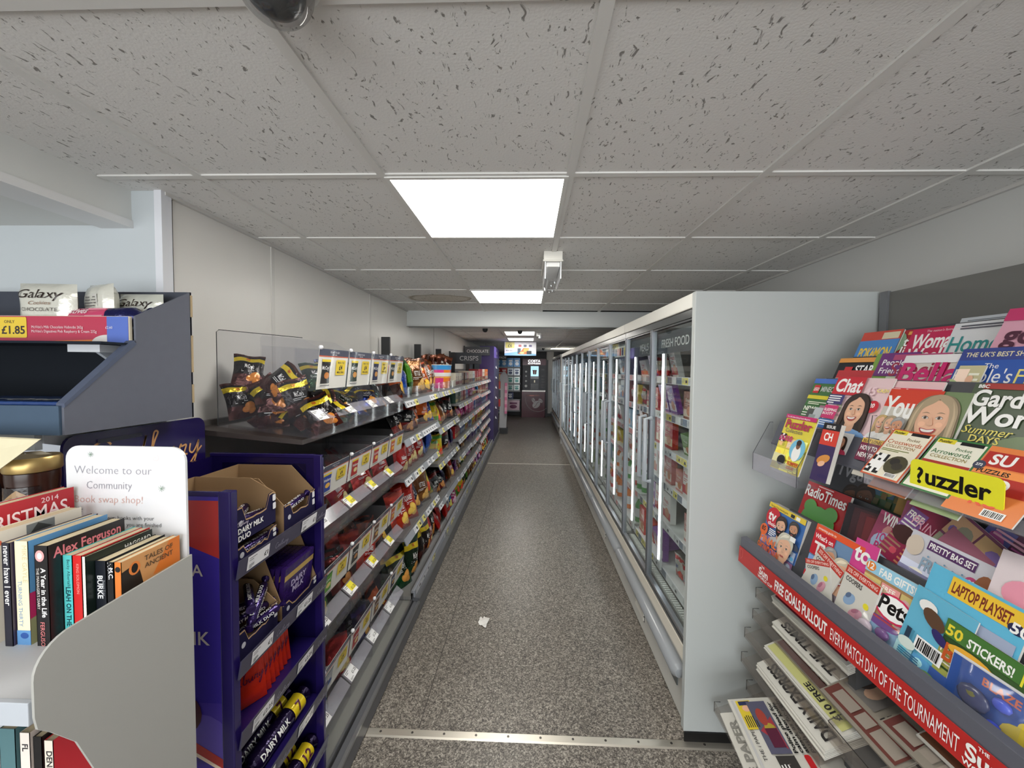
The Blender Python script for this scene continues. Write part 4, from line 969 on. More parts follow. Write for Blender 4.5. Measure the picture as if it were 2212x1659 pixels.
        c.text("I'M IN THE", pw * .73, hh * .64, hh * .055, C(50, 50, 60), 0.01, align='c', maxw=pw * .28); c.text('£4', pw * .73, hh * .48, hh * .12, C(20, 22, 40), 0.03, align='c'); c.text('MEAL DEAL', pw * .73, hh * .39, hh * .05, C(50, 50, 60), 0.01, align='c', maxw=pw * .28)
        c.lines(pw * .08, hh * .08, pw * .5, 1, .01, hh * .02, C(90, 90, 95), 2)
        b.card(c, o, (0, 1, 0), up, n, 'paper'); b.build('promotion_card', tb)
        b = MB(); q = [p + n * 0.004 for p in q]; b.add([tuple(p) for p in q], [(0, 1, 2, 3)], (1, 1, 1), 'acrylic'); b.build('card_holder', tb)
        b = MB()
        for sy in (ya + 0.006,): b.lathe([(0.0, 0.0), (0.006, 0.001), (0.0085, 0.006), (0.0085, 0.010), (0.006, 0.015), (0, 0.016)], -0.792, sy, zt - 0.004, C(225, 225, 228), 'gloss', 12)
        b.build('hinge_knob', tb, smooth=True, angle=60)
        # the packets inside
        r = random.Random(lv * 10 + k); d = FILL[lv][k]
        for q_ in range(NUM[lv][k]):
            key, fn = bag(d, 's', q_)
            if lv == 0:
                m = NUM[lv][k]; fx = (q_ % 3) / 2.0; fl = q_ // 3
                px = -1.10 + 0.22 * fx + r.uniform(-.03, .03); pz = z + 0.062 + 0.045 * fl + (0.05 if q_ == m - 1 else 0)
                if k == 0: px = -1.15 + 0.31 * ((q_ % 4) / 3.0) * (1 - 0.10 * (q_ // 4)) + r.uniform(-.03, .03); pz = z + 0.056 + 0.038 * (q_ // 4) * (1.15 - 0.6 * (q_ % 4) / 3.0)
                py = ya + BINW / 2 + r.uniform(-.03, .03)
                rot = (r.uniform(-1.3, 1.1), -0.75 + r.uniform(-.5, .6), -1.25 + r.uniform(-.5, .6) if k == 0 else r.uniform(-.9, .5))
                zz = pz - 0.05
            else:
                px = -0.89 - 0.075 * q_ + r.uniform(-.01, .01); py = ya + BINW / 2 + r.uniform(-.035, .035); zz = z + 0.004 + (0.04 * (q_ % 2) if q_ > 1 else 0.0)
                rot = (r.uniform(-.25, .25), -0.38 + r.uniform(-.2, .2), r.uniform(-.6, .3))
            la = BAGS[d][5]
            sc_ = 0.86 if lv == 0 else 1.05
            place(key, fn, 'crisp_packet', (px, py, zz), rot, (sc_, sc_, sc_), (lambda sh, bn: f'{sh}, {LV[lv]} clear bin {bn}, ' + (f'{["lowest", "second", "third", "fourth", "topmost"][q_ // 4]} layer, {["back", "mid back", "mid front", "front"][q_ % 4]}' if lv == 0 and k == 0 else (f'{["lower", "middle", "upper"][q_ // 3]} layer, {["back", "middle", "front"][q_ % 3]}' if lv == 0 else f'{["front one", "second back", "third back", "fourth back", "fifth back"][q_]}')))(la.replace(' with yellow band', '').replace(' with white lettering', ''), ['nearest the purple stand', 'second along', 'third along', 'farthest along'][k]), 'crisps', f'{la}s in the {LV[lv]} level {ORD[k]} bin')

# ================================================================== SIGNS AND FAR END
def blade(x0, x1, y, z0, z1, txt, tx, th, label):
    b = MB(); b.box(x0, x1, y, y + 0.02, z0, z1, C(74, 78, 84), 'plastic')
    c = Card(); c.text(txt, 0, 0, th, C(225, 226, 228), 0.01, align='c', maxw=(x1 - x0) * .82); b.card(c, (tx, y, z0 + (z1 - z0) * 0.5 - th / 2), (1, 0, 0), (0, 0, 1), (0, -1, 0), 'paper')
    b.box(x0, x0 + 0.03, y - 0.004, y + 0.024, z0 - 0.1, z1 + 0.02, DK, 'plastic')
    return tag(b.build('category_sign', at=((x0 + x1) / 2, y, z0), bevel=0.002), label, 'sign')
blade(-1.34, -0.795, 6.36, 1.705, 1.895, 'CRISPS', -1.0, 0.075, 'dark grey projecting sign reading CRISPS above the left shelving')
blade(-1.34, -0.80, 7.80, 1.90, 2.075, 'CHOCOLATE', -1.05, 0.060, 'dark grey projecting sign reading CHOCOLATE beside the purple column')
t = thing('purple_display', 'tall purple display column at the end of the left shelving', 'display stand', (-0.95, 7.9, 0))
PU = C(58, 44, 104)
b = MB(); b.box(-1.02, -0.725, 7.90, 7.93, 0.12, 2.10, PU, 'plastic'); b.box(-1.02, -0.725, 9.17, 9.20, 0.12, 2.10, PU, 'plastic'); b.box(-1.02, -1.0, 7.93, 9.17, 0.12, 2.10, PU, 'plastic'); b.build('body', t)
b = MB(); b.box(-0.745, -0.72, 7.93, 9.17, 0.12, 1.86, C(50, 38, 92), 'plastic'); b.build('front_panel', t)
b = MB(); b.box(-0.735, -0.715, 7.92, 9.18, 1.86, 2.09, C(130, 110, 205), 'gloss'); c = Card(); c.text('Milk', 0.6, 0.08, 0.07, WH, 0.02, align='c'); b.card(c, (-0.715, 7.93, 1.86), (0, 1, 0), (0, 0, 1), (1, 0, 0)); b.build('header', t)
b = MB(); b.box(-1.02, -0.70, 7.90, 9.20, 0, 0.12, GR); b.build('plinth', t)
for k in range(6):
    z = 0.55 + 0.22 * k; b = MB(); b.add([(-0.72, 8.3, z), (-0.69, 8.36, z - .02), (-0.72, 8.42, z), (-0.72, 8.36, z + .05)], [(0, 1, 3), (1, 2, 3), (0, 2, 1), (0, 3, 2)], C(220, 220, 226), 'paper'); b.build('shelf_tag', t)
# last shelving run past the column
t = thing('shelving_bay', 'grey shelving with greetings cards beyond the purple column', 'shelving', (-1.05, 9.25, 0), group='bays of the wall shelving')
b = MB(); b.box(-1.345, -1.32, 9.25, 12.6, 0, 1.75, GR); b.box(-1.32, -0.72, 9.25, 12.6, 0.0, 0.14, C(150, 150, 150)); b.build('carcass', t)
for z in (0.5, 0.85, 1.2, 1.5):
    b = MB(); b.box(-1.32, -0.86, 9.25, 12.6, z, z + 0.03, C(150, 150, 150)); b.build('shelf', t)
for q in range(8):
    for zi, z in enumerate((0.14, 0.53, 0.88, 1.23)):
        k = CH[(q * 3 + zi * 2) % 10]
        place(('box', k[0], 0.3, 0.24, 0.2), (lambda: pack_mesh(0.3, 0.24, 0.2, k[1], None, k[3], k[4], k[2])), 'grocery_carton', (-0.90 + (0.1 if zi == 0 else 0), 9.45 + q * 0.39, z + 0.001), (0, 0, 0), (1, 1, 1), f'{k[0]} coloured grocery carton past the purple column, {["bottom", "second", "third", "upper"][zi]} shelf, {ORD[q]} along', 'carton', 'grocery cartons past the purple column')
# leaflet stand with rounded grey top, pink side
t = thing('leaflet_stand', 'freestanding leaflet stand with rounded grey top and pink panel', 'display stand', (-0.62, 9.7, 0))
b = MB(); pr = [(-0.74, 0.13), (-0.56, 0.13), (-0.52, 1.1)] + [(-0.63 + 0.10 * math.cos(a), 1.42 + 0.12 * math.sin(a)) for a in [PI * i / 10 for i in range(11)]]
b.prism(pr, 'y', 9.70, 9.73, C(190, 190, 192), 'plastic'); b.build('panel', t)
b = MB(); b.box(-0.60, -0.54, 9.60, 9.68, 0.5, 1.28, C(224, 120, 160), 'cover')
for k in range(4): b.box(-0.601, -0.539, 9.598, 9.60, 0.56 + k * .18, 0.66 + k * .18, C(240, 180, 200), 'cover')
b.build('leaflet_rack', t)
b = MB(); b.box(-0.76, -0.52, 9.55, 9.85, 0, 0.13, DK); b.build('foot', t)
for q, (cc, w_) in enumerate(((C(190, 40, 36), 'red'), (C(60, 60, 66), 'dark'), (C(196, 60, 40), 'orange red'))):
    b = MB(); b.box(-0.76, -0.70, 9.4, 9.56, 0.70 + 0.22 * q, 0.88 + 0.22 * q, cc, 'cover'); tag(b.build('greeting_card_pack', at=(-0.73, 9.48, 0.7 + .22 * q)), f'{w_} card pack beside the grey leaflet stand', 'card pack')
# hanging price board
t = thing('hanging_board', 'white and blue promotion board reading £6 hanging over the aisle', 'hanging sign', (-0.19, 8.5, 1.93))
b = MB(); b.box(-0.544, 0.158, 8.495, 8.505, 1.930, 2.232, C(226, 226, 232), 'cover')
c = Card(); W_, H_ = 0.702, 0.302
c.poly([(0, 0), (W_, 0), (W_, .03), (W_ * .8, .06), (W_ * .55, .085), (W_ * .4, .09), (W_ * .2, .065), (0, .045)], C(130, 180, 225))
c.rrect(0.02, 0.165, 0.20, 0.13, 0.015, C(232, 222, 130)); c.text('ONLY', 0.12, 0.270, 0.014, C(60, 60, 70), align='c'); c.text('£6', 0.12, 0.185, 0.065, C(60, 62, 78), 0.02, align='c')
c.text('MEAL DEAL', 0.11, 0.100, 0.022, C(70, 72, 90), 0.01, align='c'); c.text('FOOD TO GO MEAL DEAL', 0.46, 0.265, 0.012, C(110, 110, 120), align='c')
for i, cc in enumerate((C(180, 80, 90), C(70, 80, 110), C(90, 84, 130))): c.rrect(0.31 + i * 0.115, 0.19, 0.065, 0.05, 0.01, cc)
c.text('+', 0.395, 0.205, 0.02, C(90, 90, 100)); c.text('+', 0.51, 0.205, 0.02, C(90, 90, 100))
c.rect(0.29, 0.04, 0.07, 0.12, C(60, 80, 100)); c.poly([(0.30, 0.03), (0.50, 0.03), (0.54, 0.165), (0.42, 0.17), (0.36, 0.09)], C(220, 110, 60)); c.poly([(0.42, 0.08), (0.52, 0.09), (0.55, 0.16), (0.43, 0.16)], C(236, 170, 80)); c.rrect(0.49, 0.03, 0.11, 0.075, 0.012, C(34, 36, 44)); c.ell(0.39, 0.06, 0.05, 0.025, C(244, 190, 130))
b.card(c, (-0.544, 8.495, 1.930), (1, 0, 0), (0, 0, 1), (0, -1, 0)); b.build('board', t)
for x in (-0.50, 0.12):
    b = MB(); b.tube([(x, 8.5, 2.23), (x, 8.5, 2.247)], 0.002, C(150, 150, 150), 'steel', 6); b.build('hanger', t)
def dome(x, y, label):
    b = MB(); b.lathe([(0, 0), (0.042, 0), (0.042, -0.02), (0.036, -0.04), (0.02, -0.056), (0.0, -0.06)], x, y, ZC, C(48, 50, 52), 'gloss', 16)
    tag(b.build('dome_camera', at=(x, y, ZC), smooth=True, angle=40), label, 'security camera')
dome(-0.68, 5.9, 'small dark dome camera left of the ceiling light beyond the beam'); dome(0.42, 11.2, 'small dark dome camera above the drinks machine'); dome(-0.15, 6.2, 'small dark dome camera just in front of the third ceiling light')
b = MB(); b.box(0.13, 0.20, 6.5, 6.62, 2.19, ZC - .001, C(225, 226, 226), 'plastic'); b.lathe([(0, 0), (.03, 0), (.03, -.05), (0, -.06)], 0.19, 6.5, 2.20, C(210, 212, 215), 'gloss', 12)
tag(b.build('emergency_spotlight', at=(0.16, 6.55, ZC)), 'small white twin spotlight beside the third ceiling light', 'light')
# small aisle signs
for x, y, z, s_, n_ in ((-0.86, 9.3, 1.86, 'S', 'wide'), (-0.80, 11.6, 1.98, 'PADS', 'narrow')):
    b = MB(); b.box(x - .25, x + 0.13, y, y + .02, z - .08, z + .08, C(56, 66, 76), 'plastic'); c = Card(); c.text(s_, 0.10, -0.03, 0.06, WH, 0.01, align='r', maxw=.3); b.card(c, (x, y, z), (1, 0, 0), (0, 0, 1), (0, -1, 0))
    b.box(x - .2, x - .196, y + .008, y + .012, z + .08, ZC, DK, 'plastic'); b.box(x + .08, x + .084, y + .008, y + .012, z + .08, ZC, DK, 'plastic')
    tag(b.build('category_sign', at=(x, y, z)), f'{n_} dark category sign over the shelving past the purple column', 'sign')

# back wall shelves of paper goods
t = thing('shelving_bay', 'black shelves of tissue and toilet roll packs on the back wall', 'shelving', (-0.68, 13.3, 0), group='bays of the wall shelving')
b = MB(); b.box(-1.2, -0.26, 13.5, 13.57, 0.0, 2.09, C(44, 46, 50)); b.box(-0.285, -0.26, 13.1, 13.5, 0, 2.09, C(50, 52, 56)); b.build('carcass', t)
ZB = [1.71, 1.42, 1.15, 0.90, 0.61, 0.22]
for z in ZB:
    b = MB(); b.box(-1.2, -0.285, 13.1, 13.5, z - 0.03, z, C(40, 42, 46)); s = b.build('shelf', t)
    b = MB(); b.box(-1.2, -0.285, 13.085, 13.10, z - 0.045, z, C(180, 182, 186), 'plastic'); b.build('price_rail', s)
PK = [('blue and white tissue', C(90, 150, 205), C(230, 236, 240)), ('red and white kitchen roll', C(200, 60, 60), C(235, 230, 230)), ('white and navy tissue', C(226, 232, 238), C(40, 60, 100)), ('white and teal toilet roll', C(222, 234, 230), C(70, 150, 140)), ('navy toilet roll', C(50, 62, 110), C(230, 230, 235)), ('pink and white toilet roll', C(232, 200, 214), C(120, 40, 90))]
for i, z in enumerate(ZB):
    cnt = 4 if i < 5 else 2; w = 0.88 / cnt - 0.015; h = [0.30, 0.24, 0.22, 0.20, 0.22, 0.34][i]
    for q in range(cnt):
        k = PK[[0, 2 if q > 1 else 1, 3, 3, 4, 5][i]]
        def mk(k=k, w=w, h=h):
            b = MB(); b.box(-w / 2, w / 2, 0, 0.3, 0, h, k[1], 'film'); c = Card(); c.ell(w / 2, h * .35, w * .3, h * .2, k[2], 14); c.rect(w * .2, h * .6, w * .6, h * .18, k[2]); b.card(c, (-w / 2, 0, 0), (1, 0, 0), (0, 0, 1), (0, -1, 0), 'film'); return b.build('x', bevel=0.012)
        if q == cnt - 1 and i == 4: continue
        place(('tissue', i, q if i == 1 else 0), mk, 'tissue_pack', (-1.17 + w / 2 + q * (w + 0.015), 13.11, z + 0.001), (0, 0, 0), (1, 1, 1), f'{k[0]} pack, back wall {["top", "second", "third", "fourth", "fifth", "bottom"][i]} shelf, {["leftmost", "second", "third", "fourth"][q]} of its row', 'tissue pack', f'{k[0]} packs on the back wall')

# drinks machine
t = thing('coffee_machine', 'burgundy and dark grey self-service coffee machine on the back wall', 'coffee machine', (0.19, 13.25, 0))
BU = C(98, 34, 54)
b = MB(); b.box(-0.21, 0.58, 13.02, 13.55, 0.92, 1.77, C(72, 72, 78), 'plastic'); b.box(0.58, 0.66, 13.10, 13.55, 0.0, 1.95, C(56, 56, 60), 'plastic'); b.build('body', t)
b = MB(); b.box(-0.215, 0.585, 12.99, 13.55, 1.77, 1.99, BU, 'gloss'); b.build('header', t)
b = MB(); c = Card(); c.text('COSTA', 0, 0, 0.085, (1, 1, 1), 0.045, align='c', w=0.42); c.text('EXPRESS', 0, -0.065, 0.042, (1, 1, 1), 0.03, align='c', w=0.42); b.card(c, (0.185, 12.99, 1.870), (1, 0, 0), (0, 0, 1), (0, -1, 0), 'signwhite'); b.build('logo', t)
b = MB(); b.box(0.06, 0.34, 13.0, 13.02, 1.34, 1.745, C(210, 214, 218), 'plastic'); b.box(0.07, 0.33, 12.995, 13.0, 1.40, 1.735, (1, 1, 1), 'screen')
c = Card(); c.poly([(-.055, .0), (.055, .0), (.07, .13), (-.07, .13)], C(150, 70, 60)); c.rect(-.02, .01, .04, .11, WH); c.rect(-.08, .13, .16, .02, C(90, 50, 50)); c.text('BARISTA MADE', 0, .2, .025, C(20, 60, 100), align='c', maxw=.2); b.card(c, (0.2, 12.995, 1.46), (1, 0, 0), (0, 0, 1), (0, -1, 0), 'cover'); b.build('screen', t)
b = MB(); b.box(0.06, 0.34, 12.985, 13.02, 1.31, 1.345, C(225, 227, 230), 'plastic'); b.box(0.05, 0.35, 13.0, 13.02, 0.93, 1.30, C(110, 112, 118), 'plastic'); b.box(0.08, 0.32, 12.998, 13.0, 0.95, 1.14, C(18, 18, 20), 'gloss'); b.box(0.18, 0.22, 12.96, 13.0, 1.18, 1.26, C(200, 190, 170), 'steel'); b.build('cup_bay', t)
for z, q in ((1.55, .034), (1.40, .030), (1.23, .034), (1.06, .045)):
    b = MB(); b.lathe([(0, 0), (q, 0), (q, .008), (0, .008)], 0, 0, 0, WH, 'plastic', 20)
    b.v = [(x - 0.09, 13.02 - zz, y + z) for x, y, zz in b.v]; b.build('sign_disc', t)
for z in (1.62, 1.40, 1.30, 1.20, 1.10, 1.02):
    b = MB(); b.box(0.43, 0.53, 13.012, 13.02, z - .02, z + .02, C(40, 30, 36), 'gloss'); b.build('cup_slot', t)
b = MB(); b.box(-0.22, 0.57, 12.93, 13.4, 0.875, 0.92, C(205, 200, 196), 'steel'); b.build('counter', t)
b = MB(); b.box(-0.23, 0.56, 12.95, 13.5, 0.0, 0.875, BU, 'gloss')
c = Card()
for i in range(26):
    a = PI * (0.98 + 0.75 * i / 25); c.ell(0.55 + 0.42 * math.cos(a), 0.62 + 0.42 * math.sin(a), .010, .010, WH, 6)
def bean(cx, cy, rx, ry, rot):
    c.ell(cx, cy, rx, ry, C(206, 200, 200), 18, rot)
    c.poly([(cx + math.cos(rot) * u * rx * 0.9 - math.sin(rot) * (0.02 * math.sin(u * 3) + s_), cy + math.sin(rot) * u * rx * .9 + math.cos(rot) * (0.02 * math.sin(u * 3) + s_)) for u, s_ in [(-1 + .25 * i, .007) for i in range(9)] + [(1 - .25 * i, -.007) for i in range(9)]], BU)
bean(0.40, 0.58, 0.09, 0.055, 1.9); bean(0.64, 0.57, 0.09, 0.055, 2.4); bean(0.50, 0.44, 0.15, 0.11, 0.75)
c.rect(0.16, 0.72, 0.44, 0.05, C(150, 90, 90)); c.ell(0.34, 0.74, 0.09, 0.02, C(240, 160, 150))
b.card(c, (-0.23, 12.95, 0.0), (1, 0, 0), (0, 0, 1), (0, -1, 0)); b.build('cabinet', t)

# ================================================================== FRIDGE CONTENTS
FK = [('white and red ready meal', C(226, 224, 222), C(190, 50, 60)), ('green salad', C(110, 150, 80), C(230, 235, 220)), ('black sleeved meal', C(46, 44, 50), C(200, 190, 170)), ('purple sleeved meal', C(120, 70, 150), C(230, 220, 235)),
      ('red sleeved meal', C(190, 56, 50), C(236, 220, 190)), ('yellow cheese', C(226, 200, 80), C(200, 80, 50)), ('brown meat', C(150, 96, 76), C(230, 214, 200)), ('pale blue dairy', C(160, 190, 215), C(240, 240, 245)), ('pink meat', C(205, 140, 136), C(240, 232, 228)), ('white dairy', C(228, 230, 232), C(90, 130, 180))]
DOORSET = [[0, 8, 6, 1], [0, 3, 4, 8], [0, 5, 6, 7], [7, 9, 0, 5], [9, 7, 0], [9, 7, 1], [9, 0, 7]]
doorn = 0
FW = ['FRESH FOOD', 'pale railed', 'third', 'fourth', 'far end', 'separate far']
fi = -1; last = None
for (y0, d, a, c_, b_, t_) in FRIDGES:
    if y0 != last: fi += 1; last = y0
    xf = t_.location.x; r = random.Random(fi * 10 + d); ks = DOORSET[min(doorn, 6)]; doorn += 1
    for iz, z in enumerate(SHELF_Z):
        bott = (iz in (4, 5) and doorn in (3, 4)) or (doorn > 4 and iz in (3, 4, 5) and (doorn + iz) % 2 == 0)
        xs = xf + (0.145 if iz < 5 else 0.105)
        y = a + 0.02; q = 0
        while y < c_ - 0.10:
            k = FK[ks[(iz + q // 2) % len(ks)]]
            w = r.choice((0.10, 0.125, 0.15)) if fi < 3 else 0.17
            if bott: w = 0.085 if fi < 3 else 0.14
            if y + w > c_ - 0.015: break
            h = r.choice((0.12, 0.15, 0.175)); 
            if r.random() < 0.10: y += w; continue
            lab = f'{"bottle" if bott else "pack"}, {FW[fi]} fridge {["first", "second", "third", "fourth", "fifth"][d]} door, {["top", "second", "third", "fourth", "fifth", "floor"][iz]} shelf, {ORD[q]} along'
            if bott:
                cc = r.choice([C(235, 236, 238), C(220, 120, 50), C(200, 60, 60), C(90, 150, 90)]); 
                place(('btl', cc), (lambda: bottle_mesh(0.036, 0.19, cc, r.choice([WH, C(60, 100, 180)]), C(225, 225, 230))), 'drink_bottle', (xs + 0.05 + r.uniform(0, .01), y + w / 2, z + .001), (0, 0, r.uniform(0, 3)), (1, 1, 1), 'plastic drink ' + lab, 'bottle', 'drink bottles in the fridges')
            elif r.random() < 0.22:
                key, fn = bag({'green salad': 'lime', 'red sleeved meal': 'redchip', 'white and red ready meal': 'white'}.get(k[0], 'white'), 't', q)
                place(key, fn, 'food_bag', (xs + 0.05, y + w / 2, z + .001), (0, 0.15, PI + r.uniform(-.3, .3)), (.9, .9, .85), 'bagged food ' + lab, 'food bag', 'food bags in the fridges')
            else:
                tilt = r.random() < 0.3
                place(('fp', k[0], round(w, 3), h), (lambda: pack_mesh(w - 0.008, h, 0.035 if h > .12 else 0.12, k[1], None, 'Fresh', k[2], k[2], win=C(200, 130, 90))), 'meal_pack', (xs + 0.01 + (0.03 if tilt else 0), y + w / 2, z + .001), (0, 0.22 if tilt else 0.0, PI + r.uniform(-.06, .06)), (1, 1, 1), f'{k[0]} ' + lab, 'food pack', 'food packs in the fridges')
            y += w + r.uniform(0, .02); q += 1
# ================================================================== NEAR LEFT: purple chocolate stand, box, jars, book shelf
def at_plane(px, py, ax, val):
    """the world point on an axis-aligned plane that the photograph shows at px, py"""
    d = _f + _r2 * ((px - 1115.7) / F_PX) - _u2 * ((py - 829.5) / F_PX)
    o = Vector((0, 0, 1.62)); t = (val - o[ax]) / d[ax]
    return o + d * t
def stroke(c, pts, w, col):
    """a brush line in the card's plane"""
    L_, R__ = [], []
    n = len(pts)
    for i, (x, y) in enumerate(pts):
        dx = pts[min(i + 1, n - 1)][0] - pts[max(i - 1, 0)][0]; dy = pts[min(i + 1, n - 1)][1] - pts[max(i - 1, 0)][1]; l = math.hypot(dx, dy) or 1e-6
        nx, ny = -dy / l * w / 2, dx / l * w / 2
        L_.append((x + nx, y + ny)); R__.append((x - nx, y - ny))
    c.it.append((L_ + R__, [(i, n + i, n + i + 1, i + 1) for i in range(n - 1)], col, c.n)); c.n += 1
def curve(*p, n=6):
    """Catmull-Rom through the points"""
    p = [p[0]] + list(p) + [p[-1]]; out = []
    for i in range(1, len(p) - 2):
        for j in range(n):
            t = j / n; a, b_, c_, d = p[i - 1], p[i], p[i + 1], p[i + 2]
            out.append(tuple(0.5 * (2 * b_[m] + (c_[m] - a[m]) * t + (2 * a[m] - 5 * b_[m] + 4 * c_[m] - d[m]) * t * t + (3 * b_[m] - a[m] - 3 * c_[m] + d[m]) * t ** 3) for m in (0, 1)))
    return out + [p[-2]]
def cadbury(c, x, y, s, w, col):
    """flowing gold script, s = height of a small letter"""
    G = [
        [(1.7, 2.0), (1.3, 2.3), (0.6, 2.0), (0.1, 1.0), (0.3, 0.1), (1.0, -0.1), (1.6, 0.4)],
        [(2.5, 0.9), (2.1, 1.0), (1.8, 0.5), (2.0, 0.0), (2.4, 0.3), (2.6, 1.0), (2.5, 0.2), (2.8, 0.0)],
        [(3.7, 0.9), (3.3, 1.0), (3.0, 0.5), (3.2, 0.0), (3.6, 0.4), (4.1, 2.2), (3.7, 0.6), (4.0, 0.0)],
        [(4.3, 0.3), (4.7, 1.6), (5.0, 2.3), (4.7, 2.3), (4.5, 1.0), (4.5, 0.1), (5.0, 0.1), (5.2, 0.6), (4.9, 0.9)],
        [(5.5, 0.9), (5.5, 0.2), (5.8, 0.0), (6.2, 0.5), (6.3, 0.95), (6.2, 0.1), (6.5, 0.1)],
        [(6.6, 0.1), (6.9, 0.95), (7.0, 0.8), (7.4, 0.85), (7.2, 0.2), (7.5, 0.05)],
        [(7.8, 0.9), (7.7, 0.3), (8.0, 0.1), (8.4, 0.6), (8.6, 1.0), (8.3, -0.3), (7.8, -1.3), (7.6, -1.0), (8.2, -0.2), (8.9, 0.5)]]
    for g in G: stroke(c, curve(*[(x + a * s, y + b_ * s) for a, b_ in g]), w, col)

PUR = C(31, 21, 80); PUD = C(24, 16, 66); PUL = C(64, 48, 158)
t = thing('chocolate_stand', 'purple chocolate display stand with open shelves facing the aisle', 'display stand', (-0.96, 1.15, 0))
XF, YN, YF, XB = -0.745, 0.922, 1.362, -1.165
b = MB(); b.box(XF - 0.032, XF, YN, YN + 0.026, 0, 1.304, PUR, 'gloss'); b.box(XF - 0.03, XF, YF - 0.018, YF, 0, 1.304, PUR, 'gloss'); b.box(XB, XF, YF - 0.012, YF, 1.29, 1.304, PUR, 'gloss'); b.box(XB, XF - 0.03, YN, YN + 0.012, 1.292, 1.304, PUR, 'gloss')
b.build('post', t, bevel=0.003)
b = MB(); b.box(XB, XF - 0.034, YN + 0.008, YN + 0.016, 0.02, 1.30, PUL, 'gloss')
c = Card(); W_ = XF - 0.034 - XB
c.poly([(0, 0.75), (W_, 0.75), (W_, 1.285), (0, 1.285)], C(58, 44, 150)); c.poly([(0, 0.0), (W_, 0.0), (W_, 0.75), (0, 0.75)], C(72, 54, 160))
c.poly([(W_, 1.28), (W_ - .28, 1.28), (W_ - .28, 1.24), (W_, 1.13)], C(178, 52, 46))
c.ell(W_ - 0.06, 0.62, 0.09, 0.10, C(92, 74, 176), 20)
c.poly([(0, 0.80), (W_, 0.575), (W_, 0.0), (0, 0.0)], C(50, 36, 130))
c.poly([(0, 0.83), (W_, 0.60), (W_, 0.575), (0, 0.795)], C(178, 48, 44)); c.poly([(0, 0.795), (W_, 0.575), (W_, 0.565), (0, 0.782)], C(236, 214, 190))
c.text('MEGA', W_ - 0.045, 1.085, 0.03, C(206, 196, 190), 0.01, align='r'); c.text('CHUNK', W_ - 0.03, 0.905, 0.035, C(206, 196, 190), 0.01, align='r')
c.ell(W_ - 0.11, 0.72, 0.055, 0.055, C(80, 40, 40), 18)
b.card(c, (XB, YN + 0.008, 0), (1, 0, 0), (0, 0, 1), (0, -1, 0), 'gloss'); b.build('side_panel', t)
b = MB(); b.box(XB, XF - 0.03, YF - 0.012, YF, 0.02, 1.29, PUD, 'gloss'); b.box(XB + 0.05, XB + 0.17, YF - 0.014, YF - 0.012, 1.13, 1.27, C(14, 10, 48), 'gloss'); b.box(XB + 0.20, XF - .06, YF - 0.014, YF - 0.012, 1.13, 1.27, C(14, 10, 48), 'gloss'); b.build('side_panel', t)
b = MB(); b.box(XB, XB + 0.012, YN, YF, 0.02, 1.29, PUD, 'gloss'); b.build('back_panel', t)
b = MB(); pr = []
for (cy, cz, a0) in ((1.315, 1.405, 0), (0.955, 1.405, 90)):
    for i in range(6): a = math.radians(a0 + 18 * i); pr.append((cy + 0.032 * math.cos(a), cz + 0.032 * math.sin(a)))
pr = [(1.347, 1.05)] + pr + [(0.923, 1.05)]
b.prism(pr, 'x', XB - 0.02, XB - 0.012, PUR, 'gloss'); c = Card(); cadbury(c, 0.965, 1.315, 0.041, 0.0058, C(226, 168, 110))
c.rect(1.0, 1.405, 0.12, 0.012, C(16, 12, 50))
b.card(c, (XB - 0.012, 0, 0), (0, 1, 0), (0, 0, 1), (1, 0, 0), 'gloss'); b.build('header_board', t)
RZ = [1.122, 0.857, 0.668, 0.455, 0.245]
def duo_bar(name, loc, rot, label, s=(1, 1, 1)):
    def mk():
        b = MB(); b.tube([(-0.085, 0, 0), (-0.07, 0, 0), (-0.062, 0, 0), (0.062, 0, 0), (0.07, 0, 0), (0.085, 0, 0)], [0.013, 0.004, 0.012, 0.012, 0.004, 0.013], C(44, 26, 84), 'foil', 10)
        c = Card(); c.text('DAIRY MILK DUO', 0, -.004, 0.009, WH, 0.03, align='c', maxw=.11); b.card(c, (0, -0.0121, 0), (1, 0, 0), (0, 0, 1), (0, -1, 0), 'film'); b.card(c, (0, 0, 0.0121), (1, 0, 0), (0, 1, 0), (0, 0, 1), 'film')
        return b.build('x', smooth=True, angle=50)
    place(('duo',), mk, name, loc, rot, s, label, 'chocolate bar', 'chocolate bars in the purple stand')
for i, z in enumerate(RZ):
    b = MB(); b.box(XB + 0.012, XF - 0.004, YN + 0.03, YF - 0.018, z - 0.052, z - 0.040, PUR, 'gloss'); s = b.build('shelf', t)
    b = MB(); b.prism([(XF + 0.004, z - 0.05), (XF + 0.012, z), (XF + 0.009, z), (XF, z - 0.05)], 'y', YN + 0.014, YF - 0.004, C(66, 64, 84), 'gloss')
    n = Vector((0.05, 0, -0.008)).normalized(); up = Vector((0.008, 0, 0.05)).normalized()
    c = Card()
    for y in ((0.03, 0.27) if i == 0 else (0.04, 0.24)):
        c.rect(y, 0.008, 0.085, 0.038, C(226, 226, 230)); c.text('£1' if i == 0 or (i == 1 and y < .1) else ('£1.25' if i == 1 else '£2.25'), y + 0.08, 0.018, 0.013, BLK, 0.02, align='r', maxw=0.04); c.lines(y + 0.005, 0.038, 0.03, 2, 0.006, 0.0018, C(110, 110, 116), i); c.lines(y + 0.006, 0.020, 0.02, 3, 0.004, 0.0016, C(60, 60, 64), i)
    for y in (0.14, 0.355): cadbury(c, y, 0.017, 0.0065, 0.0009, C(150, 146, 170))
    b.card(c, (XF + 0.0045, YN + 0.014, z - 0.05), (0, 1, 0), up, n, 'gloss'); b.build('price_rail', s)
CB = C(152, 124, 92); CBD = C(120, 96, 70); NV = C(30, 26, 62)
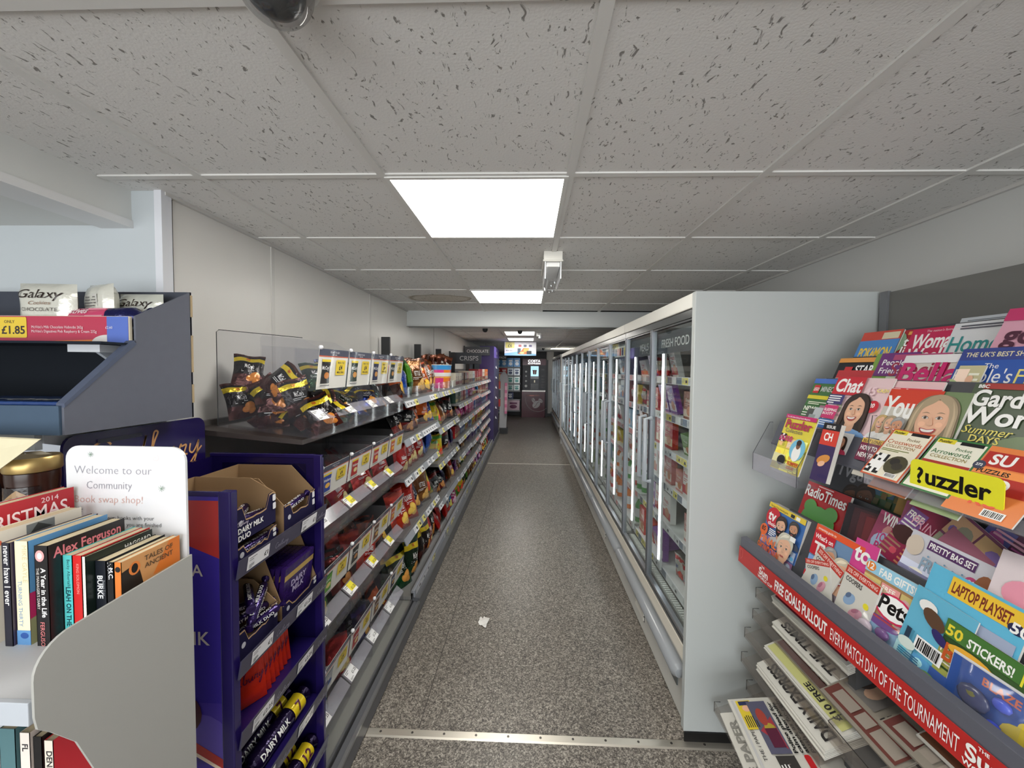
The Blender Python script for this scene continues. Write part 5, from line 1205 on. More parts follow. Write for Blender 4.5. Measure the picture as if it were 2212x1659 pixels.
def tray(name, x0, y0, y1, z0, hf, hb, depth, label, txt='', torn=0):
    """open cardboard display tray: front at x0 facing +x"""
    tt = thing(name, label, 'carton', (x0 - depth / 2, (y0 + y1) / 2, z0)); w = 0.0025
    r = random.Random(int(z0 * 100 + y0 * 100)); m = 12
    prof = []
    for k in range(m + 1):
        u = k / m; zz = z0 + hf * (1 if (u < 0.22 or u > 0.80) else 0.62) + r.uniform(-.003, .003)
        prof.append((y0 + (y1 - y0) * u, zz))
    b = MB(); b.prism([(y0, z0)] + prof + [(y1, z0)], 'x', x0 - w, x0, NV, 'card')
    b.add([(x0 + .0006, y, z) for y, z in prof] + [(x0 + .0006, y, z - 0.004) for y, z in prof], [(k, m + 1 + k, m + 2 + k, k + 1) for k in range(m)], C(190, 156, 116), 'card')
    c = Card(); w2 = y1 - y0
    c.ell(w2 * .14, hf * .55, min(.008, hf * .2), min(.008, hf * .2), C(205, 205, 215), 12)
    if txt:
        cadbury(c, w2 * .06, hf * .50, hf * 0.045, hf * 0.014, C(200, 190, 210)) if hf > .05 else None
        for i, s_ in enumerate(txt.split('|')): c.text(s_, w2 * .06, hf * (.28 - .21 * i), hf * .15, WH, 0.03, maxw=w2 * .6)
    for q in range(2): c.rrect(w2 * .90, hf * (.74 - .26 * q), w2 * .085, hf * .2, .003, C(228, 228, 232))
    b.card(c, (x0, y0, z0), (0, 1, 0), (0, 0, 1), (1, 0, 0), 'card'); b.build('front_wall', tt)
    b = MB()
    side = [(x0 - depth, z0), (x0 - w, z0), (x0 - w, z0 + hf), (x0 - depth * .3, z0 + hb), (x0 - depth, z0 + hb)]
    b.prism(side, 'y', y0, y0 + w, CB, 'card'); b.prism(side, 'y', y1 - w, y1, CB, 'card'); b.box(x0 - depth, x0 - depth + w, y0, y1, z0, z0 + hb, CB, 'card'); b.box(x0 - depth, x0, y0, y1, z0, z0 + w, CBD, 'card')
    for q in range(2):
        yy = y1; b.add([(x0 - .010 - .0, yy + .0004, z0 + hf * (.35 + .3 * q)), (x0 - .032, yy + .0004, z0 + hf * (.35 + .3 * q)), (x0 - .032, yy + .0004, z0 + hf * (.55 + .3 * q)), (x0 - .01, yy + .0004, z0 + hf * (.55 + .3 * q))], [(0, 1, 2, 3)], WH, 'card')
    b.build('tray_body', tt)
    return tt
z = RZ[0] - 0.040
tray('chocolate_tray', -0.765, 0.962, 1.125, z + 0.001, 0.055, 0.062, 0.24, 'torn navy carton of chocolate bars, lower of two stacked on the top purple shelf')
tray('chocolate_tray', -0.765, 0.960, 1.122, z + 0.066, 0.095, 0.135, 0.25, 'torn navy carton with brown inside, stacked upper on the top purple shelf', 'DAIRY MILK|DUO')
tray('chocolate_tray', -0.765, 1.165, 1.335, z + 0.001, 0.10, 0.185, 0.28, 'half torn brown and navy carton at the far end of the top purple shelf', '')
duo_bar('chocolate_bar', (-0.785, 1.06, z + 0.030), (0, 0, PI / 2), 'purple wrapped chocolate bar in the lower torn carton')
duo_bar('chocolate_bar', (-0.80, 1.06, z + 0.105), (0, 0.1, PI / 2), 'purple wrapped chocolate bar in the upper torn carton')
duo_bar('chocolate_bar', (-0.83, 1.05, z + 0.11), (0, -0.1, PI / 2 + .3), 'second purple wrapped chocolate bar behind in the upper torn carton')
duo_bar('chocolate_bar', (-0.80, 1.25, z + 0.07), (0, -0.2, PI / 2 - .1), 'purple and orange chocolate bar in the half torn brown carton')
z = RZ[1] - 0.040
tray('chocolate_tray', -0.765, 0.962, 1.125, z + 0.001, 0.085, 0.150, 0.25, 'open navy carton with loose chocolate bars on the second purple shelf', '')
for q in range(5): duo_bar('chocolate_bar', (-0.79 - 0.03 * (q % 3), 1.06 + 0.005 * q, z + 0.055 + 0.018 * q), (0, 0.35 * ((q % 3) - 1), PI / 2 + (q - 2) * .35), f'purple wrapped bar, open carton on the second purple shelf, {ORD[q]} from its bottom' if q else 'purple wrapped chocolate bar lying at the bottom of the open second shelf carton')
tt = tray('chocolate_tray', -0.765, 1.150, 1.340, z + 0.001, 0.05, 0.205, 0.20, 'carton holding upright multipack chocolate on the second purple shelf', '')
def slab_mk(w, h, d, col, txt, tc, band=None):
    def mk():
        b = MB(); b.box(-d, 0, -w / 2, w / 2, 0, h, col, 'film'); c = Card()
        if band: c.rect(0, h * .72, w, h * .12, band)
        for i, s_ in enumerate(txt.split('|')): c.text(s_, w / 2, h * (.5 - .16 * i), h * .13, tc, .03, align='c', maxw=w * .85)
        b.card(c, (0, -w / 2, 0), (0, 1, 0), (0, 0, 1), (1, 0, 0), 'film'); return b.build('x', bevel=0.003)
    return mk
for q in range(6):
    place(('multi',), slab_mk(0.16, 0.155, 0.014, C(52, 30, 96), 'DAIRY|MILK', C(200, 190, 220), C(190, 160, 90)), 'chocolate_multipack', (-0.782 - 0.019 * q, 1.245, z + 0.006), (0, 0.12, 0.0), (1, 1, 1), f'purple multipack standing in the far second shelf carton, {ORD[q] + " from front" if q else "front one"}', 'chocolate pack', 'upright purple multipacks')
z = RZ[2] - 0.040
def pouch_mk(col, txt):
    def mk():
        b = MB(); w, h, d = 0.115, 0.125, 0.022
        vs = []; NU, NV = 8, 8
        for side in (1, -1):
            for j in range(NV + 1):
                for i in range(NU + 1):
                    u, v = -1 + 2 * i / NU, j / NV; e = (math.sin(PI * v) ** .5 if 0 < v < 1 else 0) * (1 - u ** 4)
                    vs.append((side * d / 2 * e, u * w / 2, v * h))
        n = (NU + 1) * (NV + 1); fs = []
        for s_ in range(2):
            for j in range(NV):
                for i in range(NU):
                    a = s_ * n + j * (NU + 1) + i; f = (a, a + 1, a + NU + 2, a + NU + 1); fs.append(f if s_ == 0 else f[::-1])
        b.add(vs, fs, col, 'film')
        c = Card(); cadbury(c, -0.045, 0.06, 0.011, 0.0022, C(90, 20, 60)); b.card(c, (0, 0, 0), (1, 0, 0), (0, 1, 0), fn=lambda x, y, h_: Vector((d / 2 * (math.sin(PI * min(max(y / h, 0.01), .99)) ** .5) * (1 - (x / (w / 2)) ** 4) + 0.0015 + h_, x, y)), mat='film')
        return b.build('x', smooth=True)
    return mk
for q in range(7):
    place(('pouch',), pouch_mk(C(206, 48, 30), ''), 'chocolate_pouch', (-0.815 - 0.003 * q, 1.04 + 0.024 * q, z + 0.002), (0, -0.22, -0.55), (1.2, 1.15, 1.12), f'orange-red chocolate pouch on the third purple shelf, {ORD[q]} of seven from the near post', 'chocolate pouch', 'orange-red pouches in the purple stand')
z = RZ[3] - 0.040
def longpack_mk(tag_, txt):
    def mk():
        b = MB(); b.tube([(0, -0.14, 0), (0, -0.125, 0), (0, -0.11, 0), (0, 0.11, 0), (0, 0.125, 0), (0, 0.14, 0)], [0.028, 0.014, 0.030, 0.030, 0.014, 0.026], C(38, 24, 66), 'foil', 12)
        vs = []
        m = 9
        for y in (0.045, 0.105):
            for i in range(m): a = -0.6 + 2.6 * i / (m - 1); vs.append((0.0312 * math.cos(a), y, 0.0312 * math.sin(a)))
        b.add(vs, [(i, i + 1, m + i + 1, m + i) for i in range(m - 1)], YEL, 'film')
        c = Card(); c.text(tag_, 0, 0, 0.03, C(90, 30, 60), .03, align='c', maxw=.05); b.card(c, (0, 0, 0), (1, 0, 0), (0, 1, 0), fn=lambda x, y, h_: Vector(((0.0318 + h_) * math.cos(0.5 + (y - .012) / .031), 0.075 + x, (0.0318 + h_) * math.sin(0.5 + (y - .012) / .031))), mat='film', sub=.008)
        c = Card(); c.text(txt, 0, 0, 0.018, WH, .03, align='c', maxw=.13); b.card(c, (0, 0, 0), (1, 0, 0), (0, 1, 0), fn=lambda x, y, h_: Vector(((0.0308 + h_) * math.cos(0.5 + (y - .008) / .031), -0.045 + x, (0.0308 + h_) * math.sin(0.5 + (y - .008) / .031))), mat='film', sub=.008)
        return b.build('x', smooth=True, angle=60)
    return mk
for q in range(3): place(('lp', '7'), longpack_mk('7', 'DAIRY MILK'), 'chocolate_multipack', (-0.80 - 0.058 * q, 1.17 - .01 * q, z + 0.031), (0, 0, 0.0), (1, 1, 1), f'long purple multipack with yellow 7 label, fourth purple shelf, {["front", "middle", "back"][q]} of three', 'chocolate pack', 'long multipacks in the purple stand')
place(('slabx',), slab_mk(0.20, 0.15, 0.012, C(60, 40, 110), 'MILK', C(190, 180, 210)), 'chocolate_multipack', (-0.85, 1.14, z + 0.063), (0, -0.5, 0.0), (1, 1, 1), 'flat purple sharing bar leaning on the long packs, fourth purple shelf', 'chocolate pack')
z = RZ[4] - 0.040
for q in range(2): place(('lp', '12'), longpack_mk('12', 'Fingers'), 'chocolate_multipack', (-0.79 - 0.065 * q, 1.20, z + 0.031), (0, 0, 0.0), (1, 1, 1), f'long dark multipack with yellow 12 label, lowest purple shelf, {["front", "back"][q]} one', 'chocolate pack')

# ---- dark blue cardboard display box on the end shelf
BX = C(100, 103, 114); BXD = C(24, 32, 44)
t = thing('cardboard_display_box', 'dark blue-grey cardboard display box with slanted open front', 'display box', (-1.5, 1.05, 1.452))
side = [(1.222, 1.452), (0.872, 1.452), (0.872, 1.518), (1.044, 1.680), (1.044, 1.758), (1.222, 1.860)]
b = MB(); b.prism(side, 'x', -1.112, -1.106, BX, 'card')
b.prism([(0.872, 1.518), (0.872, 1.528), (1.036, 1.690), (1.044, 1.680)], 'x', -1.125, -1.104, C(84, 92, 112), 'card')
for a, c_ in ((1.50, 1.56), (1.60, 1.72), (1.78, 1.85)): b.box(-1.1065, -1.1035, 1.219, 1.225, a, c_, C(176, 156, 124), 'card')
b.build('side_wall', t)
b = MB(); b.prism(side, 'x', -1.95, -1.944, BX, 'card'); b.build('side_wall', t)
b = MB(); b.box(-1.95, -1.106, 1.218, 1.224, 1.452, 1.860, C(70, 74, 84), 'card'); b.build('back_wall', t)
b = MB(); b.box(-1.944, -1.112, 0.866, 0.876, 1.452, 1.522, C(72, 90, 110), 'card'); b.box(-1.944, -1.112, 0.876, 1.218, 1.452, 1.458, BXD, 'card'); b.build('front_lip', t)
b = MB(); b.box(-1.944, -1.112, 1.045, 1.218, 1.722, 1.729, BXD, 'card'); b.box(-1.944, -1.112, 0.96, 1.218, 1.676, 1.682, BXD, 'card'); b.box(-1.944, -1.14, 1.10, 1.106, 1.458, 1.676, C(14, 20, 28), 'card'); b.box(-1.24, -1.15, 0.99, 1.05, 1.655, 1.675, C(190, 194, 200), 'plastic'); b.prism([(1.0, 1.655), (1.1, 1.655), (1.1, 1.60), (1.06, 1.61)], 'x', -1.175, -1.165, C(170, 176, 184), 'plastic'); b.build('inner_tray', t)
b = MB(); b.box(-1.944, -1.116, 1.036, 1.044, 1.680, 1.757, C(214, 206, 186), 'card')
c = Card(); W_ = 0.826
c.rect(0, 0, W_, 0.076, C(180, 52, 80)); c.poly([(0.40, 0), (W_ - .08, 0), (W_ - .08, 0.012)], C(220, 130, 60)); c.rect(W_ - 0.062, 0, 0.062, 0.076, C(84, 110, 190))
c.poly([(W_ - 0.062 - 0.046 * math.cos(a) if True else 0, 0.025 * math.sin(a)) for a in [PI / 2 * i / 8 for i in range(9)]] + [(W_ - .062, 0)], C(214, 210, 206))
c.rrect(W_ - 0.40, 0.015, 0.105, 0.058, 0.004, C(228, 196, 60)); c.text('ONLY', W_ - .345, .056, .008, C(60, 50, 40), .01, align='c'); c.text('£1.85', W_ - .300, .026, .022, C(50, 40, 40), .02, align='r')
c.text("McVitie's Milk Chocolate Hobnobs 262g", W_ - 0.280, 0.042, 0.0075, C(235, 215, 220), 0.0, maxw=.15); c.text("McVitie's Digestives Pink Raspberry & Cream 232g", W_ - 0.280, 0.030, 0.0075, C(235, 215, 220), 0.0, maxw=.19)
c.text('£2.60', W_ - .064, .042, .007, C(225, 225, 240), 0, maxw=.02)
b.card(c, (-1.944, 1.036, 1.680), (1, 0, 0), (0, 0, 1), (0, -1, 0)); b.build('price_banner', t)
def pillow_pack(name, loc, w, h, d, rot, base, art, label, cat='biscuits'):
    b = MB(); NU, NV = 10, 10; vs = []
    def S(u, v, side, o=0):
        e = (1 - abs(u) ** 5) * (1 - abs(v) ** 5)
        return (u * w / 2, -side * (d / 2 * e + .002 * math.sin(9 * u + 4 * v) * e + o), (v + 1) * h / 2)
    for side in (1, -1): vs += [S(-1 + 2 * i / NU, -1 + 2 * j / NV, side) for j in range(NV + 1) for i in range(NU + 1)]
    n = (NU + 1) * (NV + 1); fs = []
    for s_ in range(2):
        for j in range(NV):
            for i in range(NU):
                a = s_ * n + j * (NU + 1) + i; f = (a, a + 1, a + NU + 2, a + NU + 1); fs.append(f if s_ == 0 else f[::-1])
    b.add(vs, fs, base, 'film')
    c = Card(); art(c)
    b.card(c, (0, 0, 0), (1, 0, 0), (0, 1, 0), fn=lambda x, y, hh: Vector(S(max(-1, min(1, x)), max(-1, min(1, y)), 1, 0.0016 + hh)), mat='film')
    o = b.build(name, smooth=True, angle=180); o.location = loc; o.rotation_euler = rot; return tag(o, label, cat)
def gal(c):
    c.text('Galaxy', -0.05, 0.28, 0.40, C(40, 26, 20), 0.0, align='c', shear=0.3, maxw=1.5); c.text('Cookies', 0, -0.02, 0.16, C(150, 120, 100), 0, align='c', shear=.3, maxw=.8); c.text('CHOCOLATE', 0, -0.32, 0.16, C(90, 84, 80), 0, align='c', maxw=1.2); c.ell(-.6, -.85, .3, .14, C(110, 60, 40), 10)
pillow_pack('biscuit_pack', (-1.40, 1.078, 1.730), 0.16, 0.125, 0.05, (0, 0, 0.06), C(206, 206, 196), gal, 'cream biscuit bag with brown script at the left end of the dark box')
pillow_pack('biscuit_pack', (-1.300, 1.13, 1.730), 0.12, 0.135, 0.05, (0, 0, -0.3), C(206, 206, 196), lambda c: (c.rect(-.5, -.8, 1.0, 1.3, C(214, 214, 208)), c.lines(-.45, .35, .9, 9, .13, .05, C(120, 118, 116), 4)), 'cream biscuit bag turned to its printed side, behind the script bag')
pillow_pack('biscuit_pack', (-1.225, 1.178, 1.730), 0.14, 0.115, 0.05, (0, 0, 0.0), C(190, 192, 182), gal, 'smaller cream biscuit bag behind the pink biscuit roll')
b = MB(); R = 0.029
b.tube([(-0.13, 0, 0), (-0.122, 0, 0), (-0.115, 0, 0), (0.035, 0, 0)], [0.006, 0.02, R, R], C(206, 70, 110), 'film', 16)
b.tube([(0.035, 0, 0), (0.10, 0, 0), (0.112, 0, 0), (0.125, 0, .004), (0.15, 0, .006)], [R * 1.005, R * 1.005, 0.020, 0.012, 0.022], C(24, 28, 84), 'foil', 12)
c = Card(); c.text('Digestives', -0.105, 0.0, 0.018, C(240, 220, 225), 0.01, shear=.2, maxw=.09); c.rect(-.02, -.01, .05, .03, C(236, 150, 170))
b.card(c, (0, 0, 0), (1, 0, 0), (0, 1, 0), fn=lambda x, y, h_: Vector((x, -(R + .0012 + h_) * math.cos(.35 + y / R), (R + .0012 + h_) * math.sin(.35 + y / R))), mat='film')
o = b.build('biscuit_roll', smooth=True, angle=60); o.location = (-1.268, 1.100, 1.760); o.rotation_euler = (0, -0.03, 0.05); tag(o, 'pink and navy roll of digestive biscuits lying in the dark box', 'biscuits')
b = MB(); b.box(-1.50, -1.125, 0.885, 1.05, 1.459, 1.530, C(40, 70, 130), 'film'); c = Card()
for q in range(7): c.ell(0.04 + 0.05 * q, 0.05, .022, .012, C(210, 222, 236), 8, .5)
c.text('Oreo', .20, 0.015, .04, WH, .03); b.card(c, (-1.5, 0.885, 1.5305), (1, 0, 0), (0, 1, 0), (0, 0, 1), 'film'); tag(b.build('biscuit_tray', at=(-1.3, .95, 1.459), bevel=.004), 'blue biscuit pack lying in the lower part of the dark box', 'biscuits')
# end-of-aisle shelf that carries the box, and the jars below
SG = C(196, 200, 206)
t = thing('end_shelving', 'pale grey metal shelving unit facing the camera under the dark box', 'shelving', (-1.6, 1.2, 0))
b = MB(); b.box(-2.1, -1.195, 0.90, 1.24, 1.425, 1.450, SG); b.box(-2.1, -1.20, 0.885, 0.90, 1.41, 1.452, C(180, 186, 192), 'plastic'); b.prism([(0.90, 1.425), (1.24, 1.425), (1.24, 1.32), (1.18, 1.33)], 'x', -1.202, -1.198, SG); b.build('shelf', t)
b = MB(); b.box(-2.1, -1.20, 1.24, 1.26, 0.0, 1.44, SG); b.build('back_panel', t)
b = MB(); b.box(-2.1, -1.09, 0.80, 0.92, 1.211, 1.238, SG); b.box(-2.1, -1.20, .92, 1.24, 1.211, 1.238, SG); b.build('shelf', t)
b = MB(); b.box(-2.1, -1.22, 0.82, 1.24, 0.0, 0.14, C(150, 152, 156)); b.build('base', t)
def jar(x, y, label):
    t = thing('coffee_jar', label, 'jar', (x, y, 1.263), group='coffee jars')
    b = MB(); b.lathe([(0, 0), (.036, 0), (.043, .006), (.044, .05), (.040, .085), (.043, .118), (.043, .134), (.036, .138), (0, .138)], x, y, 1.263, C(46, 24, 16), 'gloss', 28)
    b.build('glass_body', t, smooth=True, angle=50)
    b = MB(); b.lathe([(0, .136), (.0445, .136), (.046, .139), (.046, .165), (.043, .169), (0, .169)], x, y, 1.263, C(196, 168, 110), 'steel', 28)
    b.build('lid', t, smooth=True, angle=40)
    b = MB(); c = Card(); c.rect(-.035, .03, .07, .075, C(30, 20, 18)); c.poly([(-.03, .075), (0, .10), (.03, .075), (.03, .065), (0, .088), (-.03, .065)], C(150, 120, 84)); c.text('NESCAFE', 0, .062, .011, C(225, 205, 170), .03, align='c', maxw=.056); c.text('GOLD', 0, .042, .013, C(120, 96, 70), 0, align='c')
    b.card(c, (0, 0, 0), (1, 0, 0), (0, 1, 0), fn=lambda u, v, h_: Vector((x + (.0448 + h_) * math.sin(u / .044 + .35), y - (.0448 + h_) * math.cos(u / .044 + .35), 1.263 + v)), mat='gloss', sub=.012); b.build('jar_label', t)
jar(-1.105, 0.845, 'coffee jar with brass lid beside the white handwritten sign')
jar(-1.203, 0.845, 'coffee jar with brass lid at the left edge, half behind the cream card')
b = MB(); P0 = [Vector(v) for v in ((-1.30, .80, 1.475), (-.975, .765, 1.473), (-1.045, .74, 1.405), (-1.30, .77, 1.395))]
b.add([tuple(p) for p in P0] + [tuple(p + Vector((0, .004, .002))) for p in P0], [(3, 2, 1, 0), (4, 5, 6, 7), (0, 1, 5, 4), (1, 2, 6, 5), (2, 3, 7, 6), (3, 0, 4, 7)], C(226, 218, 186), 'card')
c = Card(); c.poly([(0.24, .03), (.30, .036), (.33, .03), (.30, .028)], C(120, 112, 96)); c.rect(0.12, .012, .1, .002, C(120, 112, 96)); b.card(c, (-1.30, .79, 1.41), (1, -.05, 0), (0, .3, 1), (0, -1, .2), 'card')
tag(b.build('shelf_card', at=(-1.1, .77, 1.40)), 'cream cardboard shelf card hanging over the coffee jars', 'card')

# ---- grey book-swap shelf
t = thing('book_shelf', 'grey metal shelf with solid side panel holding swap books', 'bookshelf', (-0.9, 0.65, 0))
SZ = 1.148
b = MB(); pr = [(0.772, 1.238), (0.60, 1.230)] + [(0.511 + 0.05 * (1 - math.cos(a)) * 1.0, 1.178 + 0.05 * math.sin(a)) for a in [PI / 2 - PI / 2 * i / 8 for i in range(9)]] + [(0.511, 1.125), (0.514, 1.105), (0.530, 1.085), (0.56, 1.04), (0.59, 0.95), (0.60, 0.60), (0.772, 0.60)]
b.prism(pr, 'x', -0.682, -0.678, C(164, 164, 160)); b.build('side_panel', t)
b = MB(); b.box(-1.35, -0.72, 0.788, 0.80, 0.60, 1.14, C(186, 188, 190)); b.build('back_panel', t)
b = MB(); b.box(-1.35, -0.684, 0.514, 0.771, SZ - 0.006, SZ, C(188, 191, 195)); b.box(-1.35, -0.684, 0.508, 0.516, SZ - 0.034, SZ + .001, C(176, 182, 190)); b.build('shelf', t, bevel=0.001)
b = MB(); b.box(-1.35, -0.684, 0.56, 0.771, 0.80, 0.812, C(190, 192, 194)); b.build('shelf', t)
def book(x1, th, yf, dep, ztop, spine, cover, label, spart=None, cart=None, z0=SZ, pages=C(226, 210, 176), lean=0.0, text=None):
    """paperback: cover plane at x1 (facing +x), spine facing the camera at yf"""
    t = thing('paperback_book', label, 'book', (x1 - th / 2, yf + dep / 2, z0), group='swap books' if z0 == SZ else 'swap books on the lower shelf')
    h = ztop - z0
    b = MB(); x0 = x1 - th
    b.box(x0 + .0006, x1 - .0006, yf + 0.001, yf + dep - 0.002, z0 + .001, ztop - .0015, pages, 'pages'); b.build('pages', t)
    b = MB(); b.box(x0, x1, yf, yf + .0008, z0, ztop, spine, 'cover'); b.box(x1 - .0008, x1, yf, yf + dep, z0, ztop, cover, 'cover'); b.box(x0, x0 + .0008, yf, yf + dep, z0, ztop, cover, 'cover')
    if spart: c = Card(); spart(c, th, h); b.card(c, (x0, yf, z0), (1, 0, 0), (0, 0, 1), (0, -1, 0), 'cover', lift=.00012, base=.0002)
    if cart: c = Card(); cart(c, dep, h); b.card(c, (x1, yf, z0), (0, 1, 0), (0, 0, 1), (1, 0, 0), 'cover', lift=.00012, base=.0002)
    b.build('cover', t)
def vt(s, col, hh, bold=0.0, off=0.5, top=0.97, maxw=None):
    """spine lettering reading downwards"""
    return lambda c, th, h: c.text(s, th * off, h * top, hh, col, bold, rot=-PI / 2, maxw=maxw or h * .9)
def multi(*fs): return lambda c, a, h: [f(c, a, h) for f in fs]
book(-0.925, .022, .60, .17, 1.378, C(170, 24, 34), C(176, 26, 38), 'tall red book reading CHRISTMAS 2014 at the back left of the row', None, lambda c, d, h: (c.text('CHRISTMAS', d * .03, h - .046, .026, C(245, 225, 225), .01, maxw=d * .90), c.text('2014', d * .68, h - .016, .010, C(245, 225, 225), .0)))
book(-0.948, .010, .60, .12, 1.376, C(200, 202, 208), C(206, 206, 212), 'thin grey booklet behind the red CHRISTMAS book')
book(-0.885, .026, .61, .14, 1.343, C(226, 218, 200), C(224, 216, 200), 'cream book with a grey photograph on it, just in front of the red book', None, lambda c, d, h: (c.rect(d * .38, h - .020, d * .3, .017, C(120, 124, 124)), c.poly([(d * .42, h - .02), (d * .5, h - .004), (d * .66, h - .018)], C(60, 62, 60)), c.ell(d * .1, h - .02, .006, .006, C(220, 110, 80))))
book(-0.850, .014, .615, .135, 1.330, C(26, 26, 40), C(60, 50, 70), 'dark blue paperback spined never have I ever', vt('never have I ever', WH, .0105, .01, .22))
book(-0.824, .0245, .62, .125, 1.331, C(232, 226, 190), C(96, 150, 196), 'cream paperback TURNING THIRTY with blue and pink cover', multi(vt('MIKE GAYLE', C(206, 190, 150), .0085, 0, .56, .96, .09), vt('TURNING THIRTY', C(120, 150, 190), .007, 0, .18, .62, .085), lambda c, th, h: (c.rect(0, 0, th, h * .14, C(90, 140, 190)), c.ell(th * .55, h * .09, th * .3, h * .03, C(40, 80, 150)))), lambda c, d, h: (c.rect(0, 0, d, h * .50, C(190, 50, 100)), c.poly([(0, 0), (d * .6, 0), (d * .3, h * .3), (0, h * .25)], C(150, 150, 110))))
book(-0.786, .024, .618, .125, 1.325, C(20, 18, 20), C(24, 20, 22), 'black Alex Ferguson hardback with pink lettering', multi(vt('A Year in the Life', WH, .0085, .02, .45, .78, .10), vt("THE MANAGER'S DIARY", C(220, 215, 210), .0048, 0, .12, .78, .085), vt('FERGUSON', C(206, 120, 120), .0075, .01, .3, .24, .05), lambda c, th, h: (c.ell(th * .42, h * .90, th * .34, th * .42, C(226, 160, 160), 14), c.ell(th * .42, h * .90, th * .18, th * .24, WH, 10))), lambda c, d, h: c.text('Alex Ferguson', d * .06, h - .025, .0175, C(214, 120, 130), .02, maxw=d * .88))
book(-0.768, .0175, .638, .125, 1.299, C(84, 186, 186), C(84, 186, 186), 'turquoise paperback with handwritten style spine', multi(vt('Becky Albertalli', C(30, 60, 70), .0055, 0, .45, .95, .05), vt('LEAH ON THE OFFBEAT', C(24, 60, 70), .0085, .02, .28, .62, .12)))
book(-0.7505, .017, .638, .122, 1.299, C(196, 34, 34), C(196, 34, 34), 'bright red paperback next to the turquoise one', vt('KING SOLOMON', C(240, 160, 150), .005, 0, .4, .9, .1))
book(-0.7435, .0065, .638, .12, 1.297, C(234, 230, 214), C(22, 34, 30), 'dark green HAGGARD paperback with cream spine edge', None, lambda c, d, h: (c.text('HAGGARD', d * .55, h - .017, .0085, C(225, 228, 225), .02, maxw=d * .42), c.text('KING SOLOMON', d * .12, h - .018, .006, C(50, 60, 56), 0, maxw=d * .4)))
book(-0.7225, .0205, .652, .112, 1.283, C(22, 26, 34), C(22, 26, 34), 'dark BURKE paperback beside the side panel', multi(vt('BURKE', C(226, 228, 230), .010, .02, .20, .80, .045), vt('James Lee', C(160, 164, 170), .005, 0, .66, .74, .03)))
book(-0.7085, .0130, .652, .110, 1.281, C(18, 20, 24), C(20, 22, 26), 'black paperback with white stars between the BURKE book and the orange one', multi(vt('M.C.', C(220, 220, 224), .008, .02, .3, .92), lambda c, th, h: [c.ell(th * (.2 + .6 * ((q * 37) % 10) / 10), h * (.99 - .016 * q), .0008, .0008, WH, 5) for q in range(9)]))
book(-0.694, .0130, .652, .115, 1.281, C(214, 120, 50), C(206, 150, 96), 'brown and orange TALES OF ANCIENT paperback against the side panel', lambda c, th, h: c.ell(th * .5, h * .9, th * .4, th * .4, C(30, 30, 30), 10), lambda c, d, h: (c.poly([(d * .5, h * .6), (d, h * .6), (d, h), (d * .8, h)], C(216, 120, 50)), c.poly([(0, h * .5), (d * .35, h * .5), (d * .25, h * .9), (0, h * .85)], C(40, 34, 30)), c.ell(d * .20, h - .022, .0105, .0125, C(226, 130, 60), 16), c.ell(d * .20, h - .022, .006, .009, C(30, 26, 24), 12), c.text('TALES OF', d * .36, h - .018, .0095, C(90, 70, 50), .01, maxw=d * .5), c.text('ANCIENT', d * .36, h - .032, .0095, C(90, 70, 50), .01, maxw=d * .5)))
for i, (x1, th, sp, cv, lb, tx) in enumerate(((-.832, .028, C(84, 120, 126), C(84, 120, 126), 'teal grey book', ''), (-.806, .018, C(232, 222, 214), C(225, 210, 200), 'pale pink book spined FL', 'FL'), (-.785, .015, C(24, 24, 26), C(30, 30, 30), 'black book with torn white edge', ''), (-.765, .016, C(228, 220, 206), C(226, 60, 70), 'white and pinkish red book', 'DENNIS'))):
    book(x1, th, .60, .13, 1.015 - .006 * i, sp, cv, lb + ' on the lower shelf under the swap books', vt(tx, C(40, 40, 46), .010, .02, .25, .9) if tx else None, z0=0.8125)
# handwritten sign
t = thing('handwritten_sign', 'white rounded board with handwritten Community Book swap shop message', 'sign', (-0.825, 0.782, 1.149))
b = MB(); x0, x1, zt = -0.958, -0.695, 1.464; pr = []
for cx, a0 in ((x1 - .03, 0), (x0 + .03, 90)):
    for i in range(7): a = math.radians(a0 + 15 * i); pr.append((cx + .03 * math.cos(a), zt - .03 + .03 * math.sin(a)))
pr = [(x1, 1.149)] + pr + [(x0, 1.149)]
b.prism(pr, 'y', 0.779, 0.784, C(218, 219, 223), 'gloss')
c = Card(); PEN = C(150, 150, 160); GRN = C(120, 150, 130); DKP = C(70, 72, 76); PNK = C(206, 170, 164)
c.text('Welcome to our', .018, -.060, .0175, PEN, -.012, maxw=.197, shear=.05); c.text('Community', .045, -.092, .0165, PEN, -.012, maxw=.10, shear=.05); c.text('Book swap shop!', .018, -.122, .0155, PNK, -.010, maxw=.17, shear=.05)
c.text('Help yourself. Swap books with your', .012, -.158, .0085, DKP, -.01, maxw=.215); c.text('own & bring back when you are finished', .012, -.172, .0085, DKP, -.01, maxw=.225); c.text('Remember to bring books back', .03, -.186, .0075, C(190, 130, 120), -.01, maxw=.195); c.text('so the community can also', .03, -.198, .0075, C(190, 130, 120), -.01, maxw=.19); c.text('enjoy them', .06, -.212, .0075, C(190, 130, 120), -.01)
def star(cx, cy, r, col):
    for k in range(4): a = PI * k / 4 + .2; stroke(c, [(cx - r * math.cos(a), cy - r * math.sin(a)), (cx + r * math.cos(a), cy + r * math.sin(a))], .0008, col)
star(.058, -.018, .006, GRN); star(.213, -.088, .007, GRN); star(.033, -.137, .007, DKP)
stroke(c, curve(*[(.203 + .0011 * q * math.cos(q * .9), -.023 + .0011 * q * math.sin(q * .9)) for q in range(9)]), .0006, C(214, 200, 200))
b.card(c, (x0, 0.779, zt), (1, 0, 0), (0, 0, 1), (0, -1, 0), 'gloss'); b.build('board', t)

